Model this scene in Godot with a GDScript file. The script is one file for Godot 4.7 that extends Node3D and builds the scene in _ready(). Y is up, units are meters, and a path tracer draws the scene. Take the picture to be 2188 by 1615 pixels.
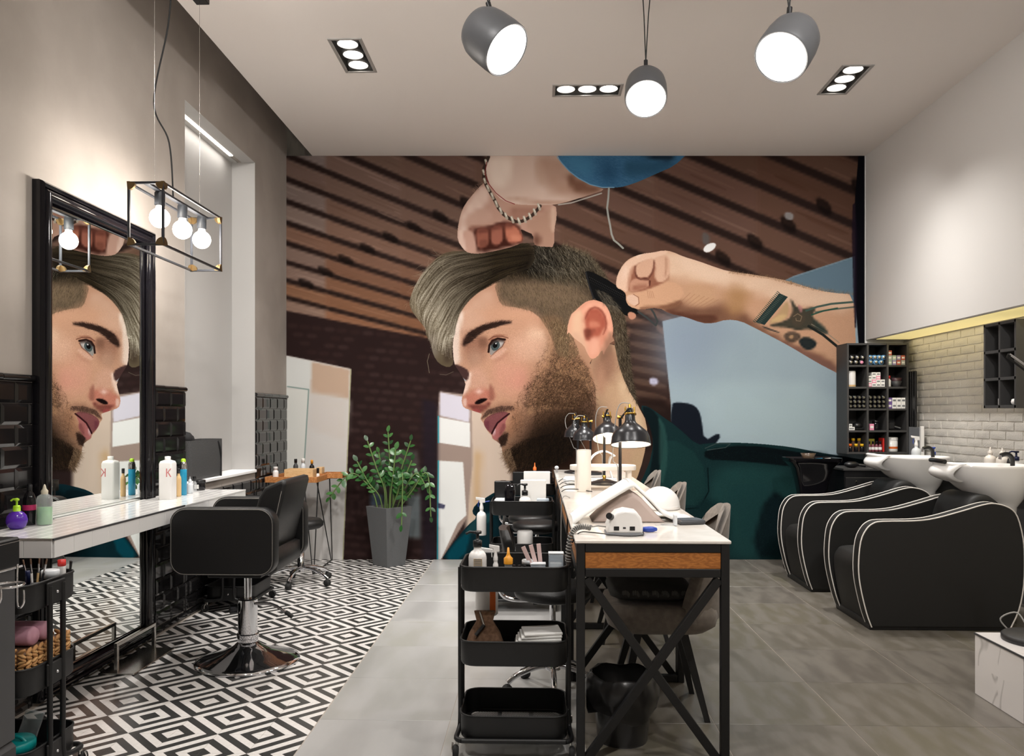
extends Node3D
# A salon: patterned and grey tiled floor, a big photo mural on the end wall, a mirror bar on the left,
# manicure desks in the middle and wash basins on the right. Units are metres, y up, the room runs towards -z.

var rng := RandomNumberGenerator.new()
var taken := {}
var M := {}

# ---------------------------------------------------------------- mesh building
class Shape:
	var st := SurfaceTool.new()
	var xf := Transform3D()
	func _init() -> void:
		st.begin(Mesh.PRIMITIVE_TRIANGLES)
		st.set_smooth_group(-1)
	func smooth(g: int) -> void:
		st.set_smooth_group(g)
	func tri(a: Vector3, b: Vector3, c: Vector3, inside: Vector3) -> void:
		var n := (a - c).cross(a - b)
		var out := n.dot((a + b + c) / 3.0 - inside) >= 0.0
		st.add_vertex(xf * a)
		st.add_vertex(xf * (b if out else c))
		st.add_vertex(xf * (c if out else b))
	func quad(a: Vector3, b: Vector3, c: Vector3, d: Vector3, inside: Vector3) -> void:
		tri(a, b, c, inside)
		tri(a, c, d, inside)
	func box(c: Vector3, s: Vector3, b := 0.0) -> void:
		st.set_smooth_group(-1)
		var h := s / 2.0
		b = minf(b, minf(h.x, minf(h.y, h.z)) * 0.9)
		var v := func(x: int, y: int, z: int, f: int) -> Vector3:
			return c + Vector3(x * (h.x - (0.0 if f == 0 else b)), y * (h.y - (0.0 if f == 1 else b)), z * (h.z - (0.0 if f == 2 else b)))
		for k in [-1, 1]:
			quad(v.call(k, -1, -1, 0), v.call(k, 1, -1, 0), v.call(k, 1, 1, 0), v.call(k, -1, 1, 0), c)
			quad(v.call(-1, k, -1, 1), v.call(1, k, -1, 1), v.call(1, k, 1, 1), v.call(-1, k, 1, 1), c)
			quad(v.call(-1, -1, k, 2), v.call(1, -1, k, 2), v.call(1, 1, k, 2), v.call(-1, 1, k, 2), c)
		if b <= 0.0:
			return
		for p in [-1, 1]:
			for q in [-1, 1]:
				quad(v.call(p, q, -1, 0), v.call(p, q, 1, 0), v.call(p, q, 1, 1), v.call(p, q, -1, 1), c)
				quad(v.call(p, -1, q, 0), v.call(p, 1, q, 0), v.call(p, 1, q, 2), v.call(p, -1, q, 2), c)
				quad(v.call(-1, p, q, 1), v.call(1, p, q, 1), v.call(1, p, q, 2), v.call(-1, p, q, 2), c)
				for r in [-1, 1]:
					tri(v.call(p, q, r, 0), v.call(p, q, r, 1), v.call(p, q, r, 2), c)
	# rings of points joined by a skin; each ring an array of equal length
	func skin(rings: Array, closed := true, caps := true, g := 1) -> void:
		st.set_smooth_group(g)
		var n: int = rings[0].size()
		for i in rings.size() - 1:
			var a: PackedVector3Array = rings[i]
			var b: PackedVector3Array = rings[i + 1]
			var mid := Vector3.ZERO
			for k in n:
				mid += a[k] + b[k]
			mid /= 2.0 * n
			for k in (n if closed else n - 1):
				var l := (k + 1) % n
				quad(a[k], a[l], b[l], b[k], mid)
		if caps:
			st.set_smooth_group(-1)
			var whole := Vector3.ZERO
			for r in rings:
				whole += r[0]
			whole /= rings.size()
			for e in [0, rings.size() - 1]:
				var r: PackedVector3Array = rings[e]
				var m := Vector3.ZERO
				for p in r:
					m += p
				m /= n
				var other: PackedVector3Array = rings[1 if e == 0 else rings.size() - 2]
				var om := Vector3.ZERO
				for p in other:
					om += p
				om /= n
				for k in n:
					tri(m, r[k], r[(k + 1) % n], om)
	func lathe(prof: Array, n := 24, at := Vector3.ZERO, caps := true, g := 1) -> void:
		var rings := []
		for p in prof:
			var r := PackedVector3Array()
			for k in n:
				var a := TAU * k / n
				r.append(at + Vector3(cos(a) * p[0], p[1], sin(a) * p[0]))
			rings.append(r)
		skin(rings, true, caps, g)
	# profile with sharp edges between its pieces
	func turned(prof: Array, n := 24, at := Vector3.ZERO) -> void:
		for i in prof.size() - 1:
			lathe([prof[i], prof[i + 1]], n, at, false, 2 + i)
	func tube(pts: Array, rad: float, n := 8, loop := false, caps := true) -> void:
		var rings := []
		var m := pts.size()
		var up := Vector3.ZERO
		for i in m:
			var f: Vector3 = pts[(i + 1) % m] - pts[i] if (i < m - 1 or loop) else pts[i] - pts[i - 1]
			var g: Vector3 = pts[i] - pts[i - 1] if (i > 0 or loop) else f
			var d := (f.normalized() + g.normalized()).normalized()
			if up == Vector3.ZERO:
				up = Vector3.UP if absf(d.y) < 0.9 else Vector3.RIGHT
			var side := d.cross(up).normalized()
			up = side.cross(d).normalized()
			var r := PackedVector3Array()
			for k in n:
				var a := TAU * k / n
				r.append(pts[i] + (side * cos(a) + up * sin(a)) * rad)
			rings.append(r)
		if loop:
			rings.append(rings[0])
		skin(rings, true, caps and not loop)
	# outline in the xy plane pushed from z0 to z1, with rounded rim of width b
	func slab(poly: PackedVector2Array, z0: float, z1: float, b := 0.0, g := 3) -> void:
		if Geometry2D.is_polygon_clockwise(poly):
			poly = poly.duplicate()
			poly.reverse()
		var steps := 1 if b <= 0.0 else 3
		var n := poly.size()
		var nor := PackedVector2Array()
		for i in n:
			var e1 := (poly[i] - poly[(i + n - 1) % n]).normalized()
			var e2 := (poly[(i + 1) % n] - poly[i]).normalized()
			var t := (e1 + e2).normalized()
			nor.append(Vector2(t.y, -t.x) / maxf(0.5, absf(t.dot(e1))))
		var outs := func(k: float) -> PackedVector2Array:
			var r := PackedVector2Array()
			for i in n:
				r.append(poly[i] - nor[i] * k)
			return r
		st.set_smooth_group(g)
		var all := []
		for k in steps + 1:
			var t := PI / 2 * k / steps
			all.append([b * (1 - sin(t)), z1 - b * (1 - cos(t))])
		for k in range(steps, -1, -1):
			var t := PI / 2 * k / steps
			all.append([b * (1 - sin(t)), z0 + b * (1 - cos(t))])
		if b <= 0.0:
			all = [[0.0, z1], [0.0, z0]]
		var rings := []
		for s in all:
			var o: PackedVector2Array = outs.call(s[0])
			var r := PackedVector3Array()
			for p in o:
				r.append(Vector3(p.x, p.y, s[1]))
			rings.append(r)
		for i in rings.size() - 1:
			for k in n:
				var l := (k + 1) % n
				var a: Vector3 = rings[i][k]
				var d: Vector3 = rings[i][l]
				var mid: Vector3 = (a + d + rings[i + 1][k] + rings[i + 1][l]) / 4.0
				var o2 := (nor[k] + nor[l]) * 0.5
				var push := Vector3(o2.x, o2.y, 0.0) + Vector3(0, 0, 0.6 if i < rings.size() / 2 - 1 else (-0.6 if i > rings.size() / 2 - 1 else 0.0))
				quad(a, d, rings[i + 1][l], rings[i + 1][k], mid - push)
		st.set_smooth_group(g + 1)
		for e in [0, rings.size() - 1]:
			var flat: PackedVector2Array = outs.call(all[e][0])
			var ind := Geometry2D.triangulate_polygon(flat)
			var z: float = all[e][1]
			for t in range(0, ind.size(), 3):
				tri(Vector3(flat[ind[t]].x, flat[ind[t]].y, z), Vector3(flat[ind[t + 1]].x, flat[ind[t + 1]].y, z), Vector3(flat[ind[t + 2]].x, flat[ind[t + 2]].y, z), Vector3(flat[ind[t]].x, flat[ind[t]].y, (z0 + z1) / 2))
	func ball(c: Vector3, r: Vector3, n := 16) -> void:
		var rings := []
		for i in n / 2 + 1:
			var a := PI * clampf(i / (n / 2.0), 0.003, 0.997)
			var ring := PackedVector3Array()
			for k in n:
				var b := TAU * k / n
				ring.append(c + Vector3(sin(a) * cos(b) * r.x, -cos(a) * r.y, sin(a) * sin(b) * r.z))
			rings.append(ring)
		skin(rings, true, false, 1)
	func done() -> ArrayMesh:
		st.generate_normals()
		return st.commit()

static func round_rect(w: float, h: float, r: float, n := 5) -> PackedVector2Array:
	var p := PackedVector2Array()
	for q in 4:
		var c := Vector2((w / 2 - r) * (1 if q == 0 or q == 3 else -1), (h / 2 - r) * (1 if q < 2 else -1))
		for k in n + 1:
			var a := PI / 2 * (q + k / float(n))
			p.append(c + Vector2(cos(a), sin(a)) * r)
	return p

static func curve(pts: Array, per := 6) -> Array:   # Catmull-Rom through 3-D points
	var out := []
	for i in pts.size() - 1:
		var a: Vector3 = pts[maxi(i - 1, 0)]
		var b: Vector3 = pts[i]
		var c: Vector3 = pts[i + 1]
		var d: Vector3 = pts[mini(i + 2, pts.size() - 1)]
		for k in per:
			out.append(b.cubic_interpolate(c, a, d, k / float(per)))
	out.append(pts[-1])
	return out

static func curve2(pts: Array, per := 6, loop := false) -> PackedVector2Array:
	var out := PackedVector2Array()
	var n := pts.size()
	for i in (n if loop else n - 1):
		var a: Vector2 = pts[(i - 1 + n) % n] if loop else pts[maxi(i - 1, 0)]
		var b: Vector2 = pts[i]
		var c: Vector2 = pts[(i + 1) % n]
		var d: Vector2 = pts[(i + 2) % n] if loop else pts[mini(i + 2, n - 1)]
		for k in per:
			out.append(b.cubic_interpolate(c, a, d, k / float(per)))
	if not loop:
		out.append(pts[-1])
	return out

# ---------------------------------------------------------------- nodes
func numbered(called: String) -> String:
	var k: int = taken.get(called, 0)
	taken[called] = k + 1
	return called if k == 0 else "%s_%03d" % [called, k]

func thing(called: String, label: String, category: String, at := Vector3.ZERO, turn := 0.0, group := "") -> Node3D:
	var o := Node3D.new()
	o.name = numbered(called)
	add_child(o)
	o.position = at
	o.rotation.y = turn
	tag(o, label, category, group)
	return o

func tag(o: Node, label: String, category := "", group := "", kind := "") -> void:
	o.set_meta("label", label)
	if category: o.set_meta("category", category)
	if group: o.set_meta("group", group)
	if kind: o.set_meta("kind", kind)

func part(parent: Node, called: String, mesh: Mesh, m: Material, at := Vector3.ZERO, turn := Vector3.ZERO) -> MeshInstance3D:
	var o := MeshInstance3D.new()
	o.mesh = mesh
	o.material_override = m
	if parent == self:
		o.name = numbered(called)
		add_child(o)
	else:
		o.name = called
		parent.add_child(o, true)
	o.position = at
	o.rotation = turn
	return o

func struct(called: String, mesh: Mesh, m: Material, label: String, at := Vector3.ZERO) -> MeshInstance3D:
	var o := part(self, called, mesh, m, at)
	tag(o, label, "", "", "structure")
	return o

func single(called: String, mesh: Mesh, m: Material, label: String, category: String, at := Vector3.ZERO, turn := Vector3.ZERO, group := "") -> MeshInstance3D:
	var o := part(self, called, mesh, m, at, turn)
	tag(o, label, category, group)
	return o

func copy(o: Node3D, label: String, at: Vector3, turn := 0.0, group := "") -> Node3D:
	var base := String(o.name)
	var cut := RegEx.create_from_string("_\\d{3}$").search(base)
	if cut: base = base.left(cut.get_start())
	var c: Node3D = o.duplicate()
	c.name = numbered(base)
	add_child(c)
	c.position = at
	c.rotation.y = turn
	c.set_meta("label", label)
	if group: c.set_meta("group", group)
	return c

static func bx(size: Vector3, b := 0.003, c := Vector3.ZERO) -> ArrayMesh:
	var s := Shape.new()
	s.box(c, size, b)
	return s.done()

static func rod(pts: Array, r: float, n := 8, loop := false) -> ArrayMesh:
	var s := Shape.new()
	s.tube(pts, r, n, loop)
	return s.done()

static func turn_mesh(prof: Array, n := 24, caps := true) -> ArrayMesh:
	var s := Shape.new()
	s.lathe(prof, n, Vector3.ZERO, caps)
	return s.done()

# ---------------------------------------------------------------- materials
func mat(key: String, c: Color, rough := 0.6, metal := 0.0) -> StandardMaterial3D:
	if M.has(key): return M[key]
	var m := StandardMaterial3D.new()
	m.albedo_color = c
	m.roughness = rough
	m.metallic = metal
	M[key] = m
	return m

static func rgb(r: int, g: int, b: int) -> Color:
	return Color8(r, g, b)

func noise_image(sd: int, freq: float, size: int, a: Color, b: Color, octaves := 4, stretch := 1.0) -> Image:
	var n := FastNoiseLite.new()
	n.seed = sd
	n.noise_type = FastNoiseLite.TYPE_SIMPLEX_SMOOTH
	n.frequency = freq
	n.fractal_octaves = octaves
	var src := n.get_seamless_image(size, maxi(4, int(size / stretch)))
	if stretch != 1.0:
		src.resize(size, size, Image.INTERPOLATE_CUBIC)
	src.convert(Image.FORMAT_L8)
	var bytes := src.get_data()
	var out := PackedByteArray()
	out.resize(size * size * 3)
	var pal := PackedByteArray()
	for k in 256:
		var c := a.lerp(b, smoothstep(0.15, 0.85, k / 255.0))
		pal.append(c.r8); pal.append(c.g8); pal.append(c.b8)
	for k in size * size:
		var v := bytes[k] * 3
		out[k * 3] = pal[v]
		out[k * 3 + 1] = pal[v + 1]
		out[k * 3 + 2] = pal[v + 2]
	return Image.create_from_data(size, size, false, Image.FORMAT_RGB8, out)

func noisy(key: String, a: Color, b: Color, rough: float, freq := 0.02, scale := 1.0, metal := 0.0, stretch := 1.0, world := true, sd := 7) -> StandardMaterial3D:
	if M.has(key): return M[key]
	var m := mat(key, Color.WHITE, rough, metal)
	var im := noise_image(sd, freq, 256, a, b, 5, stretch)
	im.generate_mipmaps()
	m.albedo_texture = ImageTexture.create_from_image(im)
	m.uv1_triplanar = true
	m.uv1_world_triplanar = world
	m.uv1_scale = Vector3.ONE * scale
	return m

func bumpy(m: StandardMaterial3D, sd: int, freq: float, depth: float) -> void:
	var n := FastNoiseLite.new()
	n.seed = sd
	n.frequency = freq
	n.fractal_octaves = 3
	var im := n.get_seamless_image(256, 256)
	im.convert(Image.FORMAT_RGBA8)
	im.bump_map_to_normal_map(depth)
	m.normal_enabled = true
	m.normal_texture = ImageTexture.create_from_image(im)

func glow(key: String, c: Color, e: float) -> StandardMaterial3D:
	var m := mat(key, c, 0.5)
	m.emission_enabled = true
	m.emission = c
	m.emission_energy_multiplier = e
	return m

func glass(key: String, c: Color, alpha: float, rough := 0.03) -> StandardMaterial3D:
	var m := mat(key, Color(c.r, c.g, c.b, alpha), rough)
	m.transparency = BaseMaterial3D.TRANSPARENCY_ALPHA
	return m

func area_light(called: String, parent: Node, at: Vector3, size: Vector2, towards: Vector3, c: Color, e: float) -> void:
	var l := AreaLight3D.new()
	l.name = called
	parent.add_child(l, true)
	l.area_size = size
	l.light_color = c
	l.light_energy = e
	l.area_range = 20.0
	l.shadow_enabled = true
	l.position = at
	var up := Vector3.UP if absf(towards.y) < 0.95 else Vector3.FORWARD
	l.basis = Basis.looking_at(towards, up)

func omni(called: String, parent: Node, at: Vector3, r: float, c: Color, e: float) -> void:
	var l := OmniLight3D.new()
	l.name = called
	parent.add_child(l, true)
	l.light_color = c
	l.light_energy = e
	l.light_size = r
	l.omni_range = 20.0
	l.omni_attenuation = 2.0
	l.shadow_enabled = true
	l.position = at

func spot(called: String, parent: Node, at: Vector3, towards: Vector3, angle: float, r: float, c: Color, e: float) -> void:
	var l := SpotLight3D.new()
	l.name = called
	parent.add_child(l, true)
	l.light_color = c
	l.light_energy = e
	l.light_size = r
	l.spot_range = 20.0
	l.spot_attenuation = 2.0
	l.spot_angle = angle
	l.spot_angle_attenuation = 1.0
	l.shadow_enabled = true
	l.position = at
	var up := Vector3.UP if absf(towards.normalized().y) < 0.95 else Vector3.FORWARD
	l.basis = Basis.looking_at(towards, up)

# ---------------------------------------------------------------- scene
const CEIL := 3.918
const WALL_L := -2.43
const SLOT := -2.18             # left edge of the hung ceiling; the wall runs up behind it
const BULK := 3.19
const WALL_R := 3.56
const YAW := 0.03067          # the photograph looks a little to the left of the room's long axis
const END := 7.883            # distance of the mural, square to the view

func _ready() -> void:
	rng.seed = 11
	var cam := Camera3D.new()
	cam.name = "camera"
	add_child(cam)
	cam.position = Vector3(0, 1.4056, 0)
	cam.rotation.y = YAW
	cam.projection = Camera3D.PROJECTION_FRUSTUM
	cam.near = 0.05
	cam.far = 60.0
	cam.size = 0.05 * 1615.0 / 1734.19
	cam.frustum_offset = Vector2(0, 0.05 * 78.27 / 1734.19)
	cam.current = true
	var we := WorldEnvironment.new()
	we.name = "environment"
	add_child(we)
	var env := Environment.new()
	we.environment = env
	env.background_mode = Environment.BG_SKY
	var sky := Sky.new()
	var psm := ProceduralSkyMaterial.new()
	psm.sky_top_color = rgb(120, 150, 190)
	psm.sky_horizon_color = rgb(190, 200, 210)
	psm.ground_bottom_color = rgb(80, 78, 75)
	psm.ground_horizon_color = rgb(150, 150, 150)
	sky.sky_material = psm
	env.sky = sky
	env.tonemap_mode = Environment.TONE_MAPPER_LINEAR
	env.tonemap_exposure = 1.1
	env.sdfgi_enabled = true
	env.ssao_enabled = true
	env.ssil_enabled = true
	materials()
	room()
	ceiling_lamps()
	mural()
	left_wall_things()
	styling_chairs()
	back_left_things()
	desks()
	desk_things()
	trolleys()
	wash_area()
	right_things()
	corner_things()

func materials() -> void:
	mat("ceiling", rgb(232, 226, 222), 0.9)
	mat("right", rgb(206, 203, 200), 0.85)
	noisy("left", rgb(154, 146, 139), rgb(162, 154, 147), 0.85, 0.01, 0.6)
	mat("niche", rgb(178, 176, 174), 0.85)
	noisy("concrete", rgb(92, 88, 82), rgb(122, 118, 110), 0.85, 0.03, 0.9, 0.0, 3.0)
	mat("white_wall", rgb(245, 245, 245), 0.8)
	mat("white_brick", rgb(206, 202, 196), 0.75)
	bumpy(M["white_brick"], 5, 0.06, 1.5)
	M["white_brick"].uv1_triplanar = true
	M["white_brick"].uv1_world_triplanar = true
	M["white_brick"].uv1_scale = Vector3.ONE * 4.0
	mat("mortar", rgb(214, 210, 203), 0.9)
	mat("grout", rgb(168, 158, 148), 0.9)
	mat("black_tile", rgb(26, 25, 26), 0.07)
	mat("black_grout", rgb(34, 33, 34), 0.7)
	mat("white_tile", rgb(228, 227, 226), 0.1)
	mat("tile_grout", rgb(190, 188, 186), 0.8)
	mat("black_gloss", rgb(16, 15, 19), 0.06)
	mat("mirror", rgb(238, 242, 240), 0.0, 1.0)
	mat("chrome", rgb(225, 226, 230), 0.06, 1.0)
	mat("steel", rgb(190, 188, 184), 0.22, 1.0)
	mat("dark_steel", rgb(48, 50, 55), 0.35, 0.5)
	mat("brass", rgb(205, 160, 75), 0.25, 1.0)
	mat("old_brass", rgb(112, 92, 62), 0.35, 0.9)
	mat("leather", rgb(17, 17, 18), 0.45)
	bumpy(M["leather"], 3, 0.12, 0.5)
	M["leather"].uv1_triplanar = true
	M["leather"].uv1_scale = Vector3.ONE * 6.0
	mat("stitch", rgb(132, 128, 122), 0.8)
	mat("black_metal", rgb(18, 18, 19), 0.48, 0.1)
	mat("black_plastic", rgb(20, 20, 22), 0.35)
	mat("rubber", rgb(20, 20, 20), 0.75)
	mat("white_plastic", rgb(232, 230, 228), 0.3)
	mat("cream_plastic", rgb(234, 226, 216), 0.35)
	mat("white_ceramic", rgb(238, 236, 234), 0.06)
	mat("frosted", rgb(214, 218, 222), 0.35)
	mat("grey_plastic", rgb(120, 122, 126), 0.4)
	mat("charcoal", rgb(62, 62, 64), 0.55)
	mat("orange", rgb(226, 110, 40), 0.4)
	mat("amber", rgb(222, 150, 40), 0.4)
	mat("red", rgb(205, 45, 40), 0.4)
	mat("pink", rgb(232, 150, 180), 0.5)
	mat("blue", rgb(40, 70, 165), 0.35)
	mat("navy", rgb(24, 32, 70), 0.35)
	mat("teal", rgb(10, 140, 140), 0.35)
	mat("sky_blue", rgb(40, 150, 190), 0.3)
	mat("green", rgb(40, 150, 50), 0.35)
	mat("lime", rgb(170, 215, 40), 0.35)
	mat("purple", rgb(84, 40, 160), 0.18)
	mat("beige", rgb(214, 180, 130), 0.5)
	mat("brown", rgb(112, 84, 66), 0.8)
	mat("paper", rgb(236, 235, 232), 0.9)
	mat("white_piping", rgb(225, 220, 214), 0.5)
	mat("shelf", rgb(58, 57, 57), 0.6)
	glass("clear", Color(0.92, 0.94, 0.95), 0.22)
	glass("green_gel", rgb(150, 205, 150), 0.75)
	noisy("velvet", rgb(104, 96, 88), rgb(122, 113, 104), 0.95, 0.03, 3.0)
	M["velvet"].rim_enabled = true
	M["velvet"].rim = 0.3
	noisy("felt", rgb(52, 52, 53), rgb(80, 80, 80), 0.95, 0.2, 3.0)
	noisy("pot", rgb(78, 79, 81), rgb(96, 97, 98), 0.85, 0.2, 3.0)
	wood("wood", rgb(150, 92, 48), rgb(196, 138, 84), 1.2)
	wood("pale_wood", rgb(200, 160, 110), rgb(222, 188, 142), 1.2)
	wood("desk_wood", rgb(142, 84, 34), rgb(190, 122, 58), 1.0)

func wood(key: String, a: Color, b: Color, scale: float) -> void:
	var n := FastNoiseLite.new()
	n.seed = 21 + M.size()
	n.frequency = 0.006
	n.domain_warp_enabled = true
	n.domain_warp_amplitude = 25.0
	n.domain_warp_frequency = 0.006
	var size := 512
	var im := Image.create(size, size, false, Image.FORMAT_RGB8)
	for y in size:
		for x in size / 2:
			var v := n.get_noise_2d(x * 0.45, y * 2.0) * 9.0
			var g := 0.5 + 0.5 * sin(v * TAU)
			var f := fposmod(n.get_noise_2d(x * 1.5 + 900.0, y * 14.0) * 3.0, 1.0)
			var c := a.lerp(b, clampf(0.7 * g + 0.3 * f, 0.0, 1.0))
			im.set_pixel(x, y, c)
			im.set_pixel(size - 1 - x, y, c)
	im.generate_mipmaps()
	var m := mat(key, Color.WHITE, 0.45)
	m.albedo_texture = ImageTexture.create_from_image(im)
	m.uv1_triplanar = true
	m.uv1_scale = Vector3.ONE * scale

# ---------------------------------------------------------------- room shell
func bevel_tile(w: float, h: float, t: float, inset: float) -> ArrayMesh:
	# lies in the yz plane, face to +x
	var key := "tile%.3f_%.3f_%.3f" % [w, h, t]
	if M.has(key): return M[key]
	var s := Shape.new()
	inset = minf(inset, minf(w, h) * 0.3)
	var o := [Vector3(0, -h / 2, -w / 2), Vector3(0, h / 2, -w / 2), Vector3(0, h / 2, w / 2), Vector3(0, -h / 2, w / 2)]
	var mid := []
	var top := []
	for p in o:
		mid.append(p + Vector3(t * 0.35, 0, 0))
		top.append(Vector3(t, p.y - signf(p.y) * inset, p.z - signf(p.z) * inset))
	for k in 4:
		var l := (k + 1) % 4
		s.quad(o[k], o[l], mid[l], mid[k], Vector3.ZERO)
		s.quad(mid[k], mid[l], top[l], top[k], Vector3(-0.1, 0, 0))
	s.quad(top[0], top[1], top[2], top[3], Vector3(-0.1, 0, 0))
	M[key] = s.done()
	return M[key]

func pattern_tile() -> ArrayMesh:
	var st := SurfaceTool.new()
	st.begin(Mesh.PRIMITIVE_TRIANGLES)
	st.set_smooth_group(-1)
	var h := 0.0992
	var c := [Vector3(-h, 0, h), Vector3(h, 0, h), Vector3(h, 0, -h), Vector3(-h, 0, -h)]
	var uv := [Vector2(0, 0), Vector2(1, 0), Vector2(1, 1), Vector2(0, 1)]
	for k in [0, 3, 2, 0, 2, 1]:
		st.set_uv(uv[k]); st.add_vertex(c[k])
	for k in 4:
		var l := (k + 1) % 4
		var dn := Vector3(0, -0.008, 0)
		for p in [[c[k], uv[k]], [c[l], uv[l]], [c[l] + dn, uv[l]], [c[k], uv[k]], [c[l] + dn, uv[l]], [c[k] + dn, uv[k]]]:
			st.set_uv(p[1]); st.add_vertex(p[0])
	st.generate_normals()
	return st.commit()

func room() -> void:
	# floor: a screed with grout, tiles set on it
	var s := Shape.new()
	s.box(Vector3(-0.3, -0.157, -3.0), Vector3(8.4, 0.311, 10.6))
	var floor_o := struct("floor", s.done(), M["grout"], "tiled salon floor, patterned on the left and grey on the right")
	var size := 256
	var im := Image.create(size, size, false, Image.FORMAT_RGB8)
	var wear := FastNoiseLite.new()
	wear.seed = 4
	wear.frequency = 0.03
	for y in size:
		for x in size:
			var l1 := (x + y) / float(size)
			var w := wear.get_noise_2d(x, y)
			var c := rgb(222, 218, 215) if int(l1 * 4.0) % 2 == 0 else rgb(58, 58, 57)
			im.set_pixel(x, y, c * (1.0 + 0.05 * w))
	im.generate_mipmaps()
	var pm := mat("pattern", Color.WHITE, 0.22)
	pm.albedo_texture = ImageTexture.create_from_image(im)
	pm.texture_filter = BaseMaterial3D.TEXTURE_FILTER_LINEAR_WITH_MIPMAPS_ANISOTROPIC
	var tm := pattern_tile()
	for j in range(-7, 22):
		for i in range(-7, 0):
			# the white centre of each diamond sits on even rows at odd columns
			var near := posmod(j, 2) == 0
			var left := posmod(i, 2) == 1
			var turn := 0.0
			if near and left: turn = 0.0
			elif near: turn = PI / 2
			elif left: turn = -PI / 2
			else: turn = PI
			part(floor_o, "patterned_tile", tm, pm, Vector3(-1.004 + (i + 0.5) * 0.2, 0, -(3.530 + (j + 0.5) * 0.2)), Vector3(0, turn, 0))
	# grey tiles: paler walkway, browner basin side, whose dimmer light is painted into the colour
	var greys := []
	for k in 3:
		greys.append(noisy("lit_pale_tile%d" % k, rgb(154 + k * 2, 153 + k * 2, 152), rgb(168, 167, 166), 0.3, 0.012, 0.8 + 0.1 * k, 0.0, 3.5, true, 30 + k))
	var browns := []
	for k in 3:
		browns.append(noisy("dim_brown_tile%d" % k, rgb(92 + k * 3, 87 + k * 3, 81), rgb(110, 105, 98), 0.32, 0.02, 1.3 + 0.2 * k, 0.0, 4.0, true, 40 + k))
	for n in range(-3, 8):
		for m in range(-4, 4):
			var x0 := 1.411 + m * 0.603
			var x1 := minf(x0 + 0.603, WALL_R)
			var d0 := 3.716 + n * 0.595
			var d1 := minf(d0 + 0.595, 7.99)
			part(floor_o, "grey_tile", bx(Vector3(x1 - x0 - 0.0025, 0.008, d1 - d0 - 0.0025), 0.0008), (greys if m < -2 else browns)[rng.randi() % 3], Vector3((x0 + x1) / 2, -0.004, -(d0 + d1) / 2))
	# walls
	s = Shape.new()
	s.box(Vector3(-2.63, 2.3, -1.665), Vector3(0.4, 4.7, 7.73))
	s.box(Vector3(-2.63, 4.115, -6.23), Vector3(0.4, 1.07, 1.4))
	s.box(Vector3(-2.63, 0.435, -6.23), Vector3(0.4, 0.97, 1.4))
	s.box(Vector3(-2.63, 2.3, -7.44), Vector3(0.4, 4.7, 1.02))
	var wl := struct("wall_left", s.done(), M["left"], "taupe plaster wall with black tile wainscot on the left")
	# window niche lined in lighter grey
	s = Shape.new()
	s.box(Vector3(-2.73, 2.25, -6.23), Vector3(0.2, 2.66, 1.4))
	s.box(Vector3(-2.53, 2.25, -6.928), Vector3(0.2, 2.66, 0.005))
	s.box(Vector3(-2.53, 2.25, -5.532), Vector3(0.2, 2.66, 0.005))
	s.box(Vector3(-2.605, 3.5775, -6.23), Vector3(0.05, 0.005, 1.39))
	s.box(Vector3(-2.485, 3.5775, -6.23), Vector3(0.11, 0.005, 1.39))
	struct("wall_niche", s.done(), M["niche"], "light grey lining of the tall recess in the left wall")
	struct("trim_1", bx(Vector3(0.215, 0.025, 1.39), 0.004), M["white_wall"], "white sill board in the recess of the left wall", Vector3(-2.52, 0.9215, -6.23))
	# black bevelled tiles
	var pitch := 0.101
	for r in 16:
		var y1 := 1.56 - r * pitch
		var y0 := maxf(y1 - pitch, 0.0)
		var spans := [[3.4, 3.83], [5.0, 5.53], [6.93, 7.81]]
		if y1 < 0.92: spans.append([5.53, 6.93])
		for sp in spans:
			var d := 3.0 + (0.0 if r % 2 else 0.1)
			while d < sp[1]:
				var a := maxf(d, sp[0])
				var b := minf(d + 0.2, sp[1])
				if b - a > 0.02 and y1 - y0 > 0.03:
					part(wl, "black_tile", bevel_tile(snappedf(b - a - 0.002, 0.001), snappedf(y1 - y0 - 0.002, 0.001), 0.011, 0.015), M["black_tile"], Vector3(WALL_L, (y0 + y1) / 2, -(a + b) / 2))
				d += 0.2
	var trim_prof := PackedVector2Array()
	for k in 7:
		trim_prof.append(Vector2(cos(PI * k / 6 - PI / 2) * 0.022, 0.018 * sin(PI * k / 6 - PI / 2)))
	for sp in [[3.4, 3.83], [5.0, 5.53], [6.93, 7.81]]:
		var d: float = sp[0]
		while d < sp[1] - 0.02:
			var w: float = minf(0.198, sp[1] - d)
			s = Shape.new()
			s.slab(trim_prof, -w / 2 + 0.001, w / 2 - 0.001)
			part(wl, "cap_tile", s.done(), M["black_tile"], Vector3(WALL_L, 1.579, -(d + w / 2)))
			d += 0.2
	# end wall, square to the view
	var endwall := Basis(Vector3.UP, YAW)
	s = Shape.new()
	s.box(Vector3(-0.75, 2.35, -0.09), Vector3(8.4, 4.9, 0.16))
	var wb := struct("wall_back", s.done(), M["concrete"], "rough dark concrete end wall that carries the photo mural", endwall * Vector3(0, 0, -END))
	wb.rotation.y = YAW
	s = Shape.new()
	s.box(Vector3(3.66, 2.0, -0.004), Vector3(0.46, 4.0, 0.012))
	var ww := struct("wall_end", s.done(), M["white_wall"], "narrow white strip of end wall beside the cubby shelf", endwall * Vector3(0, 0, -END))
	ww.rotation.y = YAW
	# right: bulkhead over a brick-faced wall
	s = Shape.new()
	s.box(Vector3(3.45, 3.03, -3.0), Vector3(0.52, 1.8, 10.2))
	struct("wall_bulkhead", s.done(), M["right"], "pale upper wall jutting out above the wash basins")
	s = Shape.new()
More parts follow.
